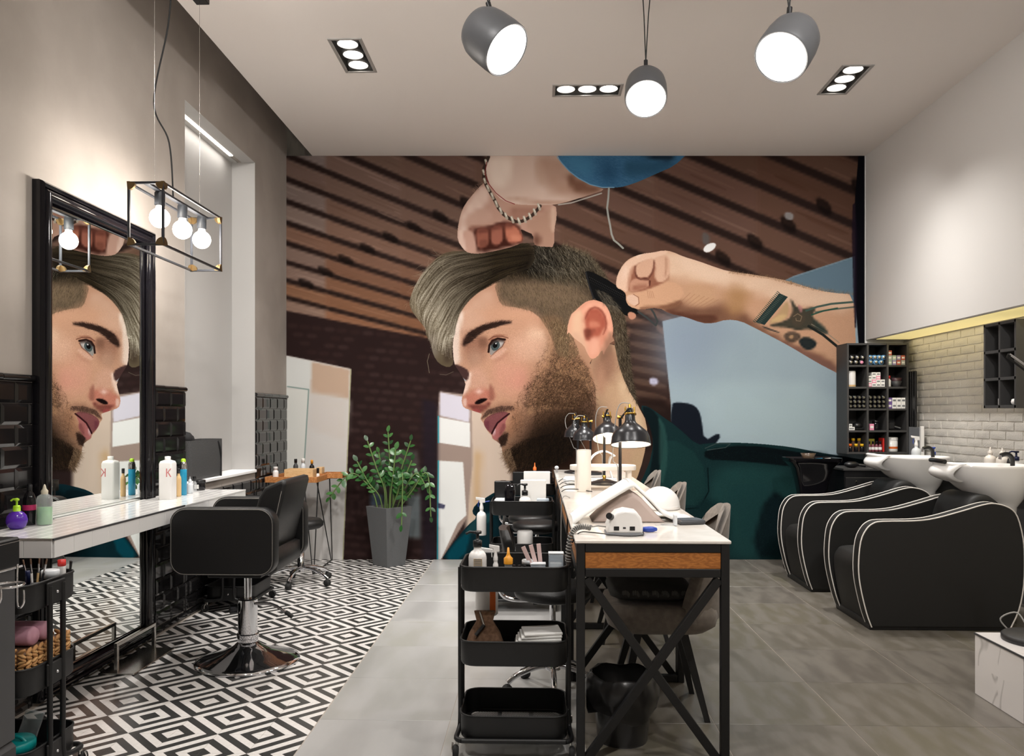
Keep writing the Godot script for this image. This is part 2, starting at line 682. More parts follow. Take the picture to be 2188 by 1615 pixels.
	s.box(Vector3(3.64, 1.1, -3.0), Vector3(0.16, 2.2, 10.2))
	var wr := struct("wall_right", s.done(), M["mortar"], "white brick wall behind the wash basins on the right")
	var bricks := []
	for k in 5:
		var b := Shape.new()
		var w := 0.205
		var h := 0.058
		var t := 0.006 + 0.001 * (k % 3)
		var fr := PackedVector3Array()
		var nx := 6
		var ny := 3
		var grid := []
		for a in nx + 1:
			var col := []
			for c in ny + 1:
				var e := 0.0 if (a == 0 or a == nx or c == 0 or c == ny) else 1.0
				col.append(Vector3(-t * (0.8 + 0.2 * e) - 0.0016 * rng.randf() * e, (c / float(ny) - 0.5) * h + rng.randf_range(-0.0015, 0.0015), (a / float(nx) - 0.5) * w + rng.randf_range(-0.0015, 0.0015)))
			grid.append(col)
		b.smooth(2)
		for a in nx:
			for c in ny:
				b.quad(grid[a][c], grid[a + 1][c], grid[a + 1][c + 1], grid[a][c + 1], Vector3(0.2, 0, 0))
		b.smooth(-1)
		for a in nx:
			for c in [0, ny]:
				var p: Vector3 = grid[a][c]
				var q: Vector3 = grid[a + 1][c]
				b.quad(p, q, Vector3(0, q.y, q.z), Vector3(0, p.y, p.z), Vector3.ZERO)
		for c in ny:
			for a in [0, nx]:
				var p: Vector3 = grid[a][c]
				var q: Vector3 = grid[a][c + 1]
				b.quad(p, q, Vector3(0, q.y, q.z), Vector3(0, p.y, p.z), Vector3.ZERO)
		bricks.append(b.done())
	for r in 19:
		for k in 12:
			var d := 5.5 + k * 0.219 + (0.11 if r % 2 else 0.0)
			if d > 7.95: continue
			part(wr, "brick", bricks[rng.randi() % 5], M["white_brick"], Vector3(WALL_R, 0.83 + r * 0.0695, -d))
	# ceiling with openings for the recessed lamps, and the higher end by the recess on the left
	s = Shape.new()
	var holes := []
	for h in recessed():
		var half := Vector2(0.115, 0.27) if not h[1] else Vector2(0.27, 0.115)
		holes.append(Rect2(h[0] - half, half * 2.0))
	var xs := [SLOT, BULK + 0.02]
	var zs := [-7.99, 2.1]
	for h in holes:
		xs.append_array([h.position.x, h.end.x])
		zs.append_array([h.position.y, h.end.y])
	xs.sort()
	zs.sort()
	for i in xs.size() - 1:
		for j in zs.size() - 1:
			var c := Vector2((xs[i] + xs[i + 1]) / 2, (zs[j] + zs[j + 1]) / 2)
			var open := false
			for h in holes:
				if h.has_point(c): open = true
			if not open:
				s.box(Vector3(c.x, CEIL + 0.04, c.y), Vector3(xs[i + 1] - xs[i], 0.08, zs[j + 1] - zs[j]))
	s.box(Vector3(0.52, CEIL + 0.2, -2.9), Vector3(5.36, 0.04, 10.2))
	struct("ceiling", s.done(), M["ceiling"], "plain off-white ceiling with recessed lamps")
	s = Shape.new()
	s.box(Vector3(-2.3, 4.7, -2.9), Vector3(1.0, 0.1, 10.4))
	s.box(Vector3(-2.14, 4.34, -2.9), Vector3(0.06, 0.72, 10.4))
	struct("ceiling_slot", s.done(), M["ceiling"], "gap above the hung ceiling along the left wall")
	s = Shape.new()
	s.box(Vector3(0.5, 2.3, 2.1), Vector3(6.6, 4.9, 0.12))
	struct("wall_front", s.done(), M["right"], "pale wall behind the viewer")

func recessed() -> Array:   # [centre (x, z), runs across the room]
	return [[Vector2(-1.287, -5.65), false], [Vector2(0.39, -6.30), true], [Vector2(2.31, -6.17), false],
		[Vector2(-1.0, -2.2), false], [Vector2(0.5, -0.6), true], [Vector2(1.7, -1.9), false]]  # this row: unseen fixtures, added to light the mural and the near floor

# ---------------------------------------------------------------- lamps
func ceiling_lamps() -> void:
	var lit := glow("lamp_face", Color(1.0, 0.97, 0.93), 6.0)
	var hot := glow("bulb_face", Color(1.0, 0.95, 0.88), 9.0)
	var names := ["recessed triple spotlight in the ceiling near the left wall", "recessed triple spotlight partly hidden by the middle pendant", "recessed triple spotlight in the ceiling near the right wall", "added triple spotlight brightening the mural, out of view on the left behind the viewer", "added triple spotlight brightening the mural, out of view in the middle behind the viewer", "added triple spotlight brightening the mural, out of view on the right behind the viewer"]
	var k := 0
	for r in recessed():
		var t := thing("recessed_spotlight", names[k], "ceiling lamp", Vector3(r[0].x, CEIL, r[0].y), PI / 2 if r[1] else 0.0, "recessed triple spotlights")
		var f := Shape.new()
		for q in [-1, 1]:
			f.box(Vector3(q * 0.105, -0.002, 0), Vector3(0.022, 0.008, 0.54), 0.002)
			f.box(Vector3(0, -0.002, q * 0.259), Vector3(0.19, 0.008, 0.022), 0.002)
		part(t, "frame", f.done(), mat("fixture_frame", rgb(168, 166, 164), 0.4, 0.3))
		f = Shape.new()
		f.box(Vector3(0, 0.075, 0), Vector3(0.22, 0.006, 0.53))
		for q in [-1, 1]:
			f.box(Vector3(q * 0.107, 0.04, 0), Vector3(0.006, 0.07, 0.53))
			f.box(Vector3(0, 0.04, q * 0.262), Vector3(0.21, 0.07, 0.006))
		part(t, "housing", f.done(), mat("fixture_dark", rgb(120, 119, 118), 0.5))
		for q in [-1, 0, 1]:
			var c := part(t, "lamp", turn_mesh([[0.066, 0.05], [0.074, 0.03], [0.076, 0.008], [0.07, 0.006], [0.062, 0.02]], 20), mat("fixture_ring", rgb(150, 150, 150), 0.35, 0.5), Vector3(0, 0, q * 0.165))
			part(c, "lens", turn_mesh([[0.004, 0.012], [0.064, 0.012], [0.064, 0.02]], 20), lit)
			# gimbal lamps: some point down, some are swivelled toward the mural
			var aim := Vector3(0, -1, 0)
			var power := 3.6
			var cone := 56.0
			if k < 3 and q == 0:
				aim = Vector3(0, -1, -0.62)
			elif k >= 3 and q == 0:
				power = 5.0
				cone = 68.0
			elif k >= 3:  # added lamps behind the viewer, aimed to brighten the mural
				var goal: Vector3 = Vector3([-1.4, 0.3, 1.9][k - 3], [2.9, 2.3, 1.7][q + 1], -7.85)
				aim = goal - (t.position + Vector3(0, 0, 0))
				power = 5.4
				cone = 44.0
			spot("lamp_light", c, Vector3(0, 0.002, 0), (Basis(Vector3.UP, -t.rotation.y) * aim).normalized(), cone, 0.05, Color(1.0, 0.985, 0.965), power)
		k += 1
	# three bell pendants on cords
	var bells := [
		[Vector3(-0.132, 3.029, -3.618), Vector2(0.82, -0.57), 0.78, "grey bell pendant lamp turned to the right, leftmost of three", [Vector3(-0.16, 0, -0.05), Vector3(0.06, 0, 0.0)]],
		[Vector3(0.635, 3.243, -4.752), Vector2(0.02, -1.0), 0.5, "grey bell pendant lamp hanging lowest, middle of three", [Vector3(-0.02, 0, 0.0), Vector3(0.03, 0, 0.0)]],
		[Vector3(1.078, 2.983, -3.625), Vector2(-0.6, -0.8), 0.56, "grey bell pendant lamp turned to the left, rightmost of three", [Vector3(-0.1, 0, 0.0), Vector3(0.05, 0, 0.0)]]]
	for b in bells:
		var t := thing("pendant_lamp", b[3], "pendant lamp", b[0], 0.0, "bell pendant lamps over the desks")
		var near: Vector3 = (Vector3(0, 1.4056, 0) - b[0]).normalized()   # each lamp leans away from the room's entrance by its own angle
		var across := Vector3.UP.cross(near).normalized()
		var lean: Vector3 = across * b[1].x + near.cross(across) * b[1].y
		var dir: Vector3 = (near * sqrt(1.0 - b[2] * b[2]) + lean * b[2]).normalized()
		var y := -dir
		var x := Vector3.UP.cross(y).normalized()
		var bs := Basis(x, y, x.cross(y))
		var s := Shape.new()
		s.xf = Transform3D(bs, Vector3.ZERO)
		s.lathe([[0.112, 0.004], [0.119, 0.0], [0.122, 0.006], [0.124, 0.05], [0.122, 0.125], [0.116, 0.17], [0.1, 0.205], [0.072, 0.23], [0.037, 0.243], [0.004, 0.246]], 40, Vector3.ZERO, false)
		part(t, "shade", s.done(), mat("pendant_grey", rgb(84, 85, 88), 0.45, 0.25))
		s = Shape.new()
		s.xf = Transform3D(bs, Vector3.ZERO)
		s.lathe([[0.002, 0.003], [0.113, 0.003], [0.113, 0.008]], 40, Vector3.ZERO, false)
		part(t, "diffuser", s.done(), lit)
		s = Shape.new()
		s.tube([bs * Vector3(0.0, 0.2, -0.09), bs * Vector3(0.0, 0.235, -0.112)], 0.012, 10)
		part(t, "cord_clip", s.done(), M["black_plastic"])
		var up: float = CEIL - b[0].y
		var clip: Vector3 = bs * Vector3(0.0, 0.222, -0.105)
		for c in b[4]:
			part(t, "cord", rod([clip, clip + Vector3(c.x * 0.5, up * 0.4, c.z), Vector3(clip.x + c.x, up, clip.z + c.z)], 0.0035, 6), M["rubber"])
		part(t, "ceiling_plate", turn_mesh([[0.05, 0.0], [0.05, -0.025], [0.045, -0.03]], 20), M["black_metal"], Vector3(clip.x, up, clip.z))
		area_light("diffuser_light", t, dir * 0.012, Vector2(0.19, 0.19), dir, Color(1.0, 0.985, 0.965), 1.2)
	# wire-frame pendant with three globes over the mirror bar
	var x0 := -2.095
	var x1 := -1.917
	var y0 := 2.28
	var y1 := 2.596
	var d0 := 4.107
	var d1 := 4.865
	var t := thing("cage_pendant", "dark steel cage pendant with three glowing globe bulbs by the mirror", "pendant lamp", Vector3(-2.006, y0, -(d0 + d1) / 2))
	var o := t.position
	var bar := M["dark_steel"] as Material
	for y in [y0, y1]:
		for x in [x0, x1]:
			part(t, "bar", bx(Vector3(0.012, 0.012, d1 - d0), 0.001), bar, Vector3(x, y, -(d0 + d1) / 2) - o)
		for d in [d0, d1]:
			part(t, "bar", bx(Vector3(x1 - x0, 0.012, 0.012), 0.001), bar, Vector3((x0 + x1) / 2, y, -d) - o)
	for x in [x0, x1]:
		for d in [d0, d1]:
			part(t, "bar", bx(Vector3(0.012, y1 - y0, 0.012), 0.001), bar, Vector3(x, (y0 + y1) / 2, -d) - o)
			for y in [y0, y1]:
				var s := Shape.new()
				var sx := 1.0 if x == x0 else -1.0
				var sy := 1.0 if y == y0 else -1.0
				var fan := PackedVector2Array([Vector2(-0.007 * sx, -0.007 * sy)])
				for a in 7:
					fan.append(Vector2(sx * cos(PI / 2 * a / 6) * 0.036, sy * sin(PI / 2 * a / 6) * 0.036))
				s.slab(fan, -0.008, 0.008)
				s.xf = Transform3D(Basis(Vector3.UP, PI / 2), Vector3.ZERO)
				var sd := -1.0 if d == d0 else 1.0
				var fan2 := PackedVector2Array([Vector2(-0.007 * -sd, -0.007 * sy)])
				for a in 7:
					fan2.append(Vector2(-sd * cos(PI / 2 * a / 6) * 0.036, sy * sin(PI / 2 * a / 6) * 0.036))
				s.slab(fan2, -0.008, 0.008)
				part(t, "corner_bracket", s.done(), M["old_brass"], Vector3(x, y, -d) - o)
	part(t, "carrier_bar", bx(Vector3(0.03, 0.012, d1 - d0), 0.001), bar, Vector3(-2.006, y1, -(d0 + d1) / 2) - o)
	for d in [4.26, 4.535, 4.80]:
		part(t, "socket", turn_mesh([[0.004, 0.0], [0.024, 0.0], [0.027, -0.005], [0.027, -0.07], [0.022, -0.074], [0.004, -0.074]], 16), mat("socket", rgb(34, 37, 42), 0.55), Vector3(-2.006, y1 - 0.006, -d) - o)
		var prof := []
		for a in 13:
			var th := PI * a / 14.0
			prof.append([maxf(0.002, sin(th) * 0.053), -cos(th) * 0.053])
		prof.append([0.018, 0.062])
		prof.append([0.016, 0.076])
		var bulb := part(t, "bulb", turn_mesh(prof, 20), hot, Vector3(-2.006, 2.452, -d) - o)
		omni("bulb_light", bulb, Vector3.ZERO, 0.05, Color(1.0, 0.97, 0.93), 0.36)
	for d in [4.2, 4.77]:
		part(t, "suspension_wire", rod([Vector3(-2.006, y1, -d) - o, Vector3(-2.006, CEIL - 0.04, -d) - o], 0.0012, 5), M["steel"])
	part(t, "cord", rod(curve([Vector3(-2.006, y1, -4.42) - o, Vector3(-2.02, 2.9, -4.40) - o, Vector3(-2.1, 3.12, -4.39) - o, Vector3(-2.03, 3.55, -4.41) - o, Vector3(-2.01, CEIL - 0.04, -4.42) - o], 8), 0.0045, 6), M["rubber"])
	part(t, "canopy", bx(Vector3(0.08, 0.05, 0.8), 0.003), M["black_metal"], Vector3(-2.006, CEIL - 0.026, -4.42) - o)
	# light lines in the recess and under the bulkhead
	var led := thing("light_strip", "white light line set into the top of the tall wall recess", "light strip", Vector3(-2.56, 3.574, -6.15))
	part(led, "strip", bx(Vector3(0.03, 0.008, 1.15), 0.001), glow("strip_face", Color(1.0, 0.97, 0.92), 4.0))
	area_light("strip_light", led, Vector3(0, -0.006, 0), Vector2(0.03, 1.15), Vector3.DOWN, Color(1.0, 0.985, 0.96), 0.16)
	led = thing("soffit_light", "warm glowing strip light under the bulkhead above the brick wall", "strip light", Vector3(3.375, 2.126, -5.6))
	part(led, "frame", bx(Vector3(0.355, 0.006, 4.5), 0.001), M["right"], Vector3(0, 0.002, 0))
	part(led, "diffuser", bx(Vector3(0.31, 0.004, 4.46), 0.001), glow("warm_face", Color(1.0, 0.92, 0.64), 0.5), Vector3(0.01, -0.003, 0))
	area_light("panel_light", led, Vector3(0.01, -0.008, 0), Vector2(0.3, 4.4), Vector3.DOWN, Color(1.0, 0.93, 0.74), 0.4)
# ---------------------------------------------------------------- the printed photo mural
# The print is drawn into an Image: filled outlines, soft-edged patches of colour and thousands of single hairs.
const PW := 2048
const PH := 1352

class Print:
	var img: Image
	var rng := RandomNumberGenerator.new()
	static func spans(pts: Array, y: float) -> Array:
		var xs := []
		var n := pts.size() / 2
		for i in n:
			var j := (i + 1) % n
			var y0: float = pts[i * 2 + 1]
			var y1: float = pts[j * 2 + 1]
			if (y0 <= y) != (y1 <= y):
				xs.append(lerpf(pts[i * 2], pts[j * 2], (y - y0) / (y1 - y0)))
		xs.sort()
		return xs
	static func bounds(pts: Array) -> Rect2:
		var r := Rect2(pts[0], pts[1], 0, 0)
		for i in pts.size() / 2:
			r = r.expand(Vector2(pts[i * 2], pts[i * 2 + 1]))
		return r
	static func fill(im: Image, pts: Array, c: Color) -> void:
		var b := bounds(pts)
		for y in range(maxi(0, int(b.position.y)), mini(im.get_height(), int(b.end.y) + 1)):
			var xs := spans(pts, y + 0.5)
			for k in range(0, xs.size() - 1, 2):
				var a := maxi(0, roundi(xs[k]))
				var e := mini(im.get_width(), roundi(xs[k + 1]))
				if e > a:
					im.fill_rect(Rect2i(a, y, e - a, 1), c)
	static func rounded(pts: Array) -> Array:   # one pass of corner cutting
		var out := []
		var n := pts.size() / 2
		for i in n:
			var j := (i + 1) % n
			for f in [0.25, 0.75]:
				out.append(lerpf(pts[i * 2], pts[j * 2], f))
				out.append(lerpf(pts[i * 2 + 1], pts[j * 2 + 1], f))
		return out
	func poly(pts: Array, r: int, g: int, b: int, rounds := 1) -> void:
		for k in rounds:
			pts = rounded(pts)
		fill(img, pts, Color8(r, g, b))
	# an outline filled with one ink whose rim fades over about blur pixels
	func soft(pts: Array, r: int, g: int, b: int, a: float, blur: float, cut := true) -> void:
		var box := bounds(pts).grow(blur * 1.6)
		var f := maxf(1.0, blur / 1.5)
		var w := maxi(4, ceili(box.size.x / f))
		var h := maxi(4, ceili(box.size.y / f))
		var c := Color8(r, g, b)
		var m := Image.create(w * 4, h * 4, false, Image.FORMAT_RGBA8)
		m.fill(Color(c.r, c.g, c.b, 0.0))
		var q := []
		for i in pts.size() / 2:
			q.append((pts[i * 2] - box.position.x) / box.size.x * w * 4)
			q.append((pts[i * 2 + 1] - box.position.y) / box.size.y * h * 4)
		fill(m, rounded(q) if cut else q, Color(c.r, c.g, c.b, a))
		m.shrink_x2()
		m.shrink_x2()
		m.resize(int(box.size.x), int(box.size.y), Image.INTERPOLATE_CUBIC)
		img.blend_rect(m, Rect2i(0, 0, m.get_width(), m.get_height()), Vector2i(box.position))
	func dab(x: float, y: float, c: Color, a: float, r: float) -> void:
		var ri := int(ceil(r))
		for j in range(int(y) - ri, int(y) + ri + 1):
			if j < 0 or j >= img.get_height(): continue
			for i in range(int(x) - ri, int(x) + ri + 1):
				if i < 0 or i >= img.get_width(): continue
				var k := clampf(r + 0.5 - Vector2(i + 0.5 - x, j + 0.5 - y).length(), 0.0, 1.0) * a
				if k > 0.02:
					img.set_pixel(i, j, img.get_pixel(i, j).lerp(c, k))
	func line(pts: Array, width: float, r: int, g: int, b: int, a := 1.0) -> void:
		var c := Color8(r, g, b)
		for i in pts.size() / 2 - 1:
			var p := Vector2(pts[i * 2], pts[i * 2 + 1])
			var q := Vector2(pts[i * 2 + 2], pts[i * 2 + 3])
			var n := maxi(1, int(p.distance_to(q) / maxf(0.7, width * 0.4)))
			for k in n:
				var o := p.lerp(q, k / float(n))
				dab(o.x, o.y, c, a, width / 2)
	# a single hair: thin, curving, fading towards its tip
	func hair(p: Vector2, d: Vector2, length: float, bend: float, c: Color, a: float, thick := 0.6) -> void:
		var n := int(length)
		var w := img.get_width()
		var h := img.get_height()
		for k in n:
			var i := int(p.x)
			var j := int(p.y)
			if i >= 0 and j >= 0 and i < w - 1 and j < h:
				var t := a * (1.0 - 0.7 * k / n)
				img.set_pixel(i, j, img.get_pixel(i, j).lerp(c, t))
				if thick > 1.0:
					img.set_pixel(i + 1, j, img.get_pixel(i + 1, j).lerp(c, t * 0.7))
			p += d
			d = d.rotated(bend / n)
	func inside(pts: Array, p: Vector2) -> bool:
		var xs := spans(pts, p.y)
		for k in range(0, xs.size() - 1, 2):
			if p.x >= xs[k] and p.x < xs[k + 1]: return true
		return false
	func scatter(pts: Array) -> Vector2:
		var b := bounds(pts)
		for k in 30:
			var p := b.position + Vector2(rng.randf(), rng.randf()) * b.size
			if inside(pts, p): return p
		return b.get_center()
	func fur(pts: Array, n: int, dir: Vector2, spread: float, l0: float, l1: float, cols: Array, a: float, bend := 0.4) -> void:
		for k in n:
			var p := scatter(pts)
			var c: Color = cols[rng.randi() % cols.size()]
			hair(p, dir.rotated(rng.randfn(0.0, spread)), rng.randf_range(l0, l1), rng.randf_range(-bend, bend), c, a * rng.randf_range(0.4, 1.0))
	func speckle(pts: Array, n: int, amount: float) -> void:
		for k in n:
			var p := scatter(pts)
			var i := clampi(int(p.x), 0, img.get_width() - 1)
			var j := clampi(int(p.y), 0, img.get_height() - 1)
			var c := img.get_pixel(i, j)
			img.set_pixel(i, j, c * (1.0 + rng.randf_range(-amount, amount)))
	func keep(other: Image, outline: Array) -> void:   # lay this sheet over another inside an outline
		var m := Image.create(img.get_width(), img.get_height(), false, Image.FORMAT_RGBA8)
		fill(m, outline, Color.WHITE)
		other.blit_rect_mask(img, m, Rect2i(0, 0, img.get_width(), img.get_height()), Vector2i.ZERO)
		img = other

func c3(r: int, g: int, b: int) -> Color:
	return Color8(r, g, b)

func mural() -> void:
	var p := Print.new()
	p.rng.seed = 5
	p.img = Image.create(PW, PH, false, Image.FORMAT_RGBA8)
	p.img.fill(c3(50, 38, 35))
	paint_background(p)
	paint_cape(p)
	paint_head(p)
	paint_hands(p)
	p.img.convert(Image.FORMAT_RGB8)
	p.img.generate_mipmaps()
	var m := mat("mural", Color(0.88, 0.88, 0.88), 0.9)
	m.metallic_specular = 0.12
	m.albedo_texture = ImageTexture.create_from_image(p.img)
	m.texture_filter = BaseMaterial3D.TEXTURE_FILTER_LINEAR_WITH_MIPMAPS_ANISOTROPIC
	var w := 5.937
	var x0 := -2.518
	var st := SurfaceTool.new()
	st.begin(Mesh.PRIMITIVE_TRIANGLES)
	st.set_smooth_group(-1)
	var a := Vector3(x0, 0.001, 0)
	var b := Vector3(x0, CEIL - 0.001, 0)
	var c := Vector3(x0 + w, CEIL - 0.001, 0)
	var d := Vector3(x0 + w, 0.001, 0)
	var back := Vector3(0, 0, -0.006)
	var uv := {a: Vector2(0, 1), b: Vector2(0, 0), c: Vector2(1, 0), d: Vector2(1, 1)}
	for v in [a, b, c, a, c, d]:
		st.set_uv(uv[v]); st.add_vertex(v)
	for e in [[a, b], [b, c], [c, d], [d, a]]:
		for v in [e[0], e[1], e[1] + back, e[0], e[1] + back, e[0] + back]:
			st.set_uv(uv[e[0]]); st.add_vertex(v)
	for v in [a, c, b, a, d, c]:
		st.set_uv(uv[v]); st.add_vertex(v + back)
	st.generate_normals()
	var o := single("wall_mural", st.commit(), m, "huge printed photo mural of a bearded man having his hair combed", "mural", Basis(Vector3.UP, YAW) * Vector3(0, 0, -END + 0.0065))
	o.rotation.y = YAW

func paint_background(p: Print) -> void:
	# blurred plank ceiling: boards fan out from the left edge
	var y0 := -330.0
	var k := 0
	while y0 < 655.0:
		var step := lerpf(74.0, 34.0, clampf((y0 + 100.0) / 750.0, 0.0, 1.0))
		var m0 := lerpf(0.43, 0.25, clampf((y0 - 300.0) / 355.0, 0.0, 1.0))
		var m1 := lerpf(0.43, 0.25, clampf((y0 + step - 300.0) / 355.0, 0.0, 1.0))
		var warm := clampf((y0 - 330.0) / 330.0, 0.0, 1.0)
		var t := p.rng.randf_range(-8, 8)
		var q := func(x: float, f: float, m: float) -> Array:
			return [(x - 540.0) * 1.56815, (y0 + step * f + m * (x - 614.0) - 333.0) * 1.56815]
		var xs := [540.0, 700.0, 860.0, 1020.0, 1200.0, 1400.0, 1620.0, 1846.0]
		for s in 7:
			var far := s / 6.0
			var c := Color8(int(124 + t + 28 * warm - 26 * far), int(101 + t + 8 * warm - 30 * far), int(91 + t - 8 * warm - 32 * far))
			if s == 0 and k % 3 != 1: c = c.lerp(Color8(150, 148, 152), 0.35)
			p.soft(q.call(xs[s] - 4, 0.06, m0) + q.call(xs[s + 1] + 4, 0.06, m0) + q.call(xs[s + 1] + 4, 0.8, m1) + q.call(xs[s] - 4, 0.8, m1), c.r8, c.g8, c.b8, 0.95, 13.0, false)
			for g in 5:
				var gx := p.rng.randf_range(xs[s], xs[s + 1])
				var gf := p.rng.randf_range(0.1, 0.7)
				var gl := p.rng.randf_range(40, 130)
				var gv := p.rng.randi_range(-16, 18)
				p.soft(q.call(gx, gf, m0) + q.call(gx + gl, gf, m0) + q.call(gx + gl, gf + 0.09, m0) + q.call(gx, gf + 0.09, m0), clampi(c.r8 + gv, 0, 255), clampi(c.g8 + gv, 0, 255), clampi(c.b8 + gv, 0, 255), 0.6, 6.0)
		# shadow gaps and the dark knots that cross the boards
		p.soft(q.call(540, 0.84, m0) + q.call(1846, 0.84, m0) + q.call(1846, 1.0, m1) + q.call(540, 1.0, m1), 42, 30, 27, 0.7, 11.0, false)
		for s in 2:
			var kx := 640.0 + (560.0 - y0) * 1.02 + s * 420.0
			if kx > 620.0 and kx < 1820.0:
				p.soft(q.call(kx, 0.55, m0) + q.call(kx + 34, 0.6, m0) + q.call(kx + 36, 1.0, m0) + q.call(kx + 4, 0.95, m0), 22, 16, 15, 0.75, 13.0)
		y0 += step
		k += 1
	# dark brick wall under the boards
	p.soft([-63, 494, 116, 519, 345, 566, 580, 610, 737, 638, 910, 732, 1004, 1046, 1004, 1454, -63, 1454], 47, 34, 33, 1.0, 10.0)
	for r in 30:
		for c in 16:
			var bx0 := 614.0 + c * 27.0 + (13.0 if r % 2 else 0.0) + p.rng.randf_range(-3, 3)
			var by0 := 690.0 + r * 17.5 + (bx0 - 614.0) * 0.1
			if by0 > 1190.0 or bx0 > 1000.0 or p.rng.randf() < 0.25: continue
			var x := (bx0 - 540.0) * 1.56815
			var y := (by0 - 333.0) * 1.56815
			var v := p.rng.randi_range(-6, 12)
			p.soft([x, y, x + 36, y + 3, x + 36, y + 20, x, y + 17], 66 + v, 48 + v, 46 + v, 0.45, 11.0)
	# doorway on the left
	p.soft([3, 656, 117, 670, 197, 686, 329, 714, 322, 894, 302, 1377, 3, 1377], 222, 219, 216, 1.0, 6.0, false)
	p.soft([3, 647, 117, 674, 197, 689, 192, 789, 3, 752], 226, 228, 226, 1.0, 8.0, false)
	p.soft([199, 691, 327, 717, 322, 816, 197, 798], 206, 178, 156, 1.0, 12.0, false)
	p.soft([190, 789, 322, 816, 313, 958, 185, 912], 220, 212, 206, 0.8, 30.0, false)
	p.soft([3, 775, 188, 785, 173, 1049, 149, 1377, 3, 1377], 229, 230, 225, 1.0, 5.0, false)
	p.line([117, 773, 188, 783, 172, 1049], 5.0, 150, 170, 165, 0.7)
	p.line([329, 715, 322, 894, 302, 1359], 4.0, 190, 190, 150, 0.5)
	# noticeboard behind the plant
	p.soft([400, 990, 555, 987, 566, 1149, 569, 1286, 523, 1284, 518, 1163, 409, 1177], 88, 82, 80, 0.75, 16.0, false)
	p.soft([518, 1136, 564, 1136, 564, 1282, 523, 1279], 120, 130, 134, 0.8, 14.0, false)
	p.soft([395, 1131, 441, 1136, 441, 1177, 395, 1177], 92, 110, 130, 0.8, 14.0, false)
	# tall window with bright panes
	p.soft([733, 821, 815, 853, 870, 1003, 870, 1377, 715, 1377, 715, 1049], 216, 196, 180, 1.0, 16.0, false)
	p.soft([742, 985, 769, 990, 765, 1140, 733, 1231], 206, 168, 120, 0.6, 30.0, false)
	p.soft([626, 789, 733, 802, 737, 1031, 719, 1213, 619, 1377, 619, 866], 168, 148, 138, 1.0, 8.0, false)
	p.soft([628, 792, 708, 808, 728, 857, 726, 894, 626, 871], 226, 222, 236, 1.0, 8.0, false)
	p.soft([623, 875, 728, 895, 729, 977, 623, 961], 246, 247, 246, 1.0, 5.0, false)
	p.soft([623, 1021, 705, 1026, 716, 1204, 687, 1231, 619, 1377, 619, 1231], 246, 247, 245, 1.0, 5.0, false)
	p.line([622, 873, 622, 963], 5.0, 70, 200, 215, 0.8)
	p.line([622, 1022, 620, 1177, 619, 1355], 5.0, 60, 200, 215, 0.8)
	p.soft([621, 1163, 646, 1170, 642, 1183, 621, 1181], 50, 50, 80, 0.8, 6.0, false)
	p.soft([569, 812, 619, 830, 619, 1368, 569, 1368], 40, 34, 44, 0.7, 20.0, false)
	# right: dark timber corner and the pale blue wall
	p.soft([1239, 560, 1380, 560, 1411, 889, 1505, 1046, 1239, 1046], 52, 38, 34, 0.9, 14.0)
	for r in 7:
		var yy := 700.0 + r * 26.0
		var a := (1345.0 - 540.0) * 1.56815
		var b := (1425.0 - 540.0) * 1.56815
		var y := (yy - 333.0) * 1.56815
		p.soft([a, y, b, y + 26, b, y + 46, a, y + 22], 96, 74, 62, 0.65, 9.0)
	p.soft([1255, 811, 1411, 811, 1411, 983, 1255, 983], 34, 24, 22, 0.8, 24.0)
	p.soft([1372, 554, 1505, 521, 1662, 481, 1811, 403, 2018, 336, 2070, 325, 2070, 1077, 1505, 991, 1402, 889, 1400, 830], 160, 178, 188, 1.0, 5.0, false)
	p.soft([1317, 513, 1600, 481, 1600, 670, 1349, 795], 138, 152, 172, 0.6, 150.0)
	p.soft([1803, 408, 2070, 320, 2070, 513, 1662, 481], 98, 122, 138, 0.95, 8.0, false)
	p.soft([1505, 732, 1976, 764, 1976, 1015, 1505, 968], 172, 191, 198, 0.7, 60.0)
	p.soft([1401, 832, 1424, 826, 1471, 832, 1494, 850, 1504, 883, 1513, 958, 1564, 927, 1566, 951, 1517, 995, 1401, 995], 22, 27, 36, 1.0, 7.0)
	p.speckle([1380, 560, 2039, 560, 2039, 983, 1411, 983], 40000, 0.03)
	p.soft([1503, 254, 1531, 263, 1529, 300, 1508, 300], 96, 92, 92, 0.8, 10.0)
	p.soft([1507, 319, 1517, 300, 1540, 291, 1555, 296, 1547, 314, 1524, 327], 250, 250, 250, 1.0, 4.0)
	p.soft([1326, 748, 1342, 741, 1359, 750, 1356, 767, 1333, 769], 190, 190, 215, 0.9, 10.0)
	p.soft([1781, 187, 1813, 193, 1810, 218, 1781, 212], 150, 150, 152, 0.8, 8.0)

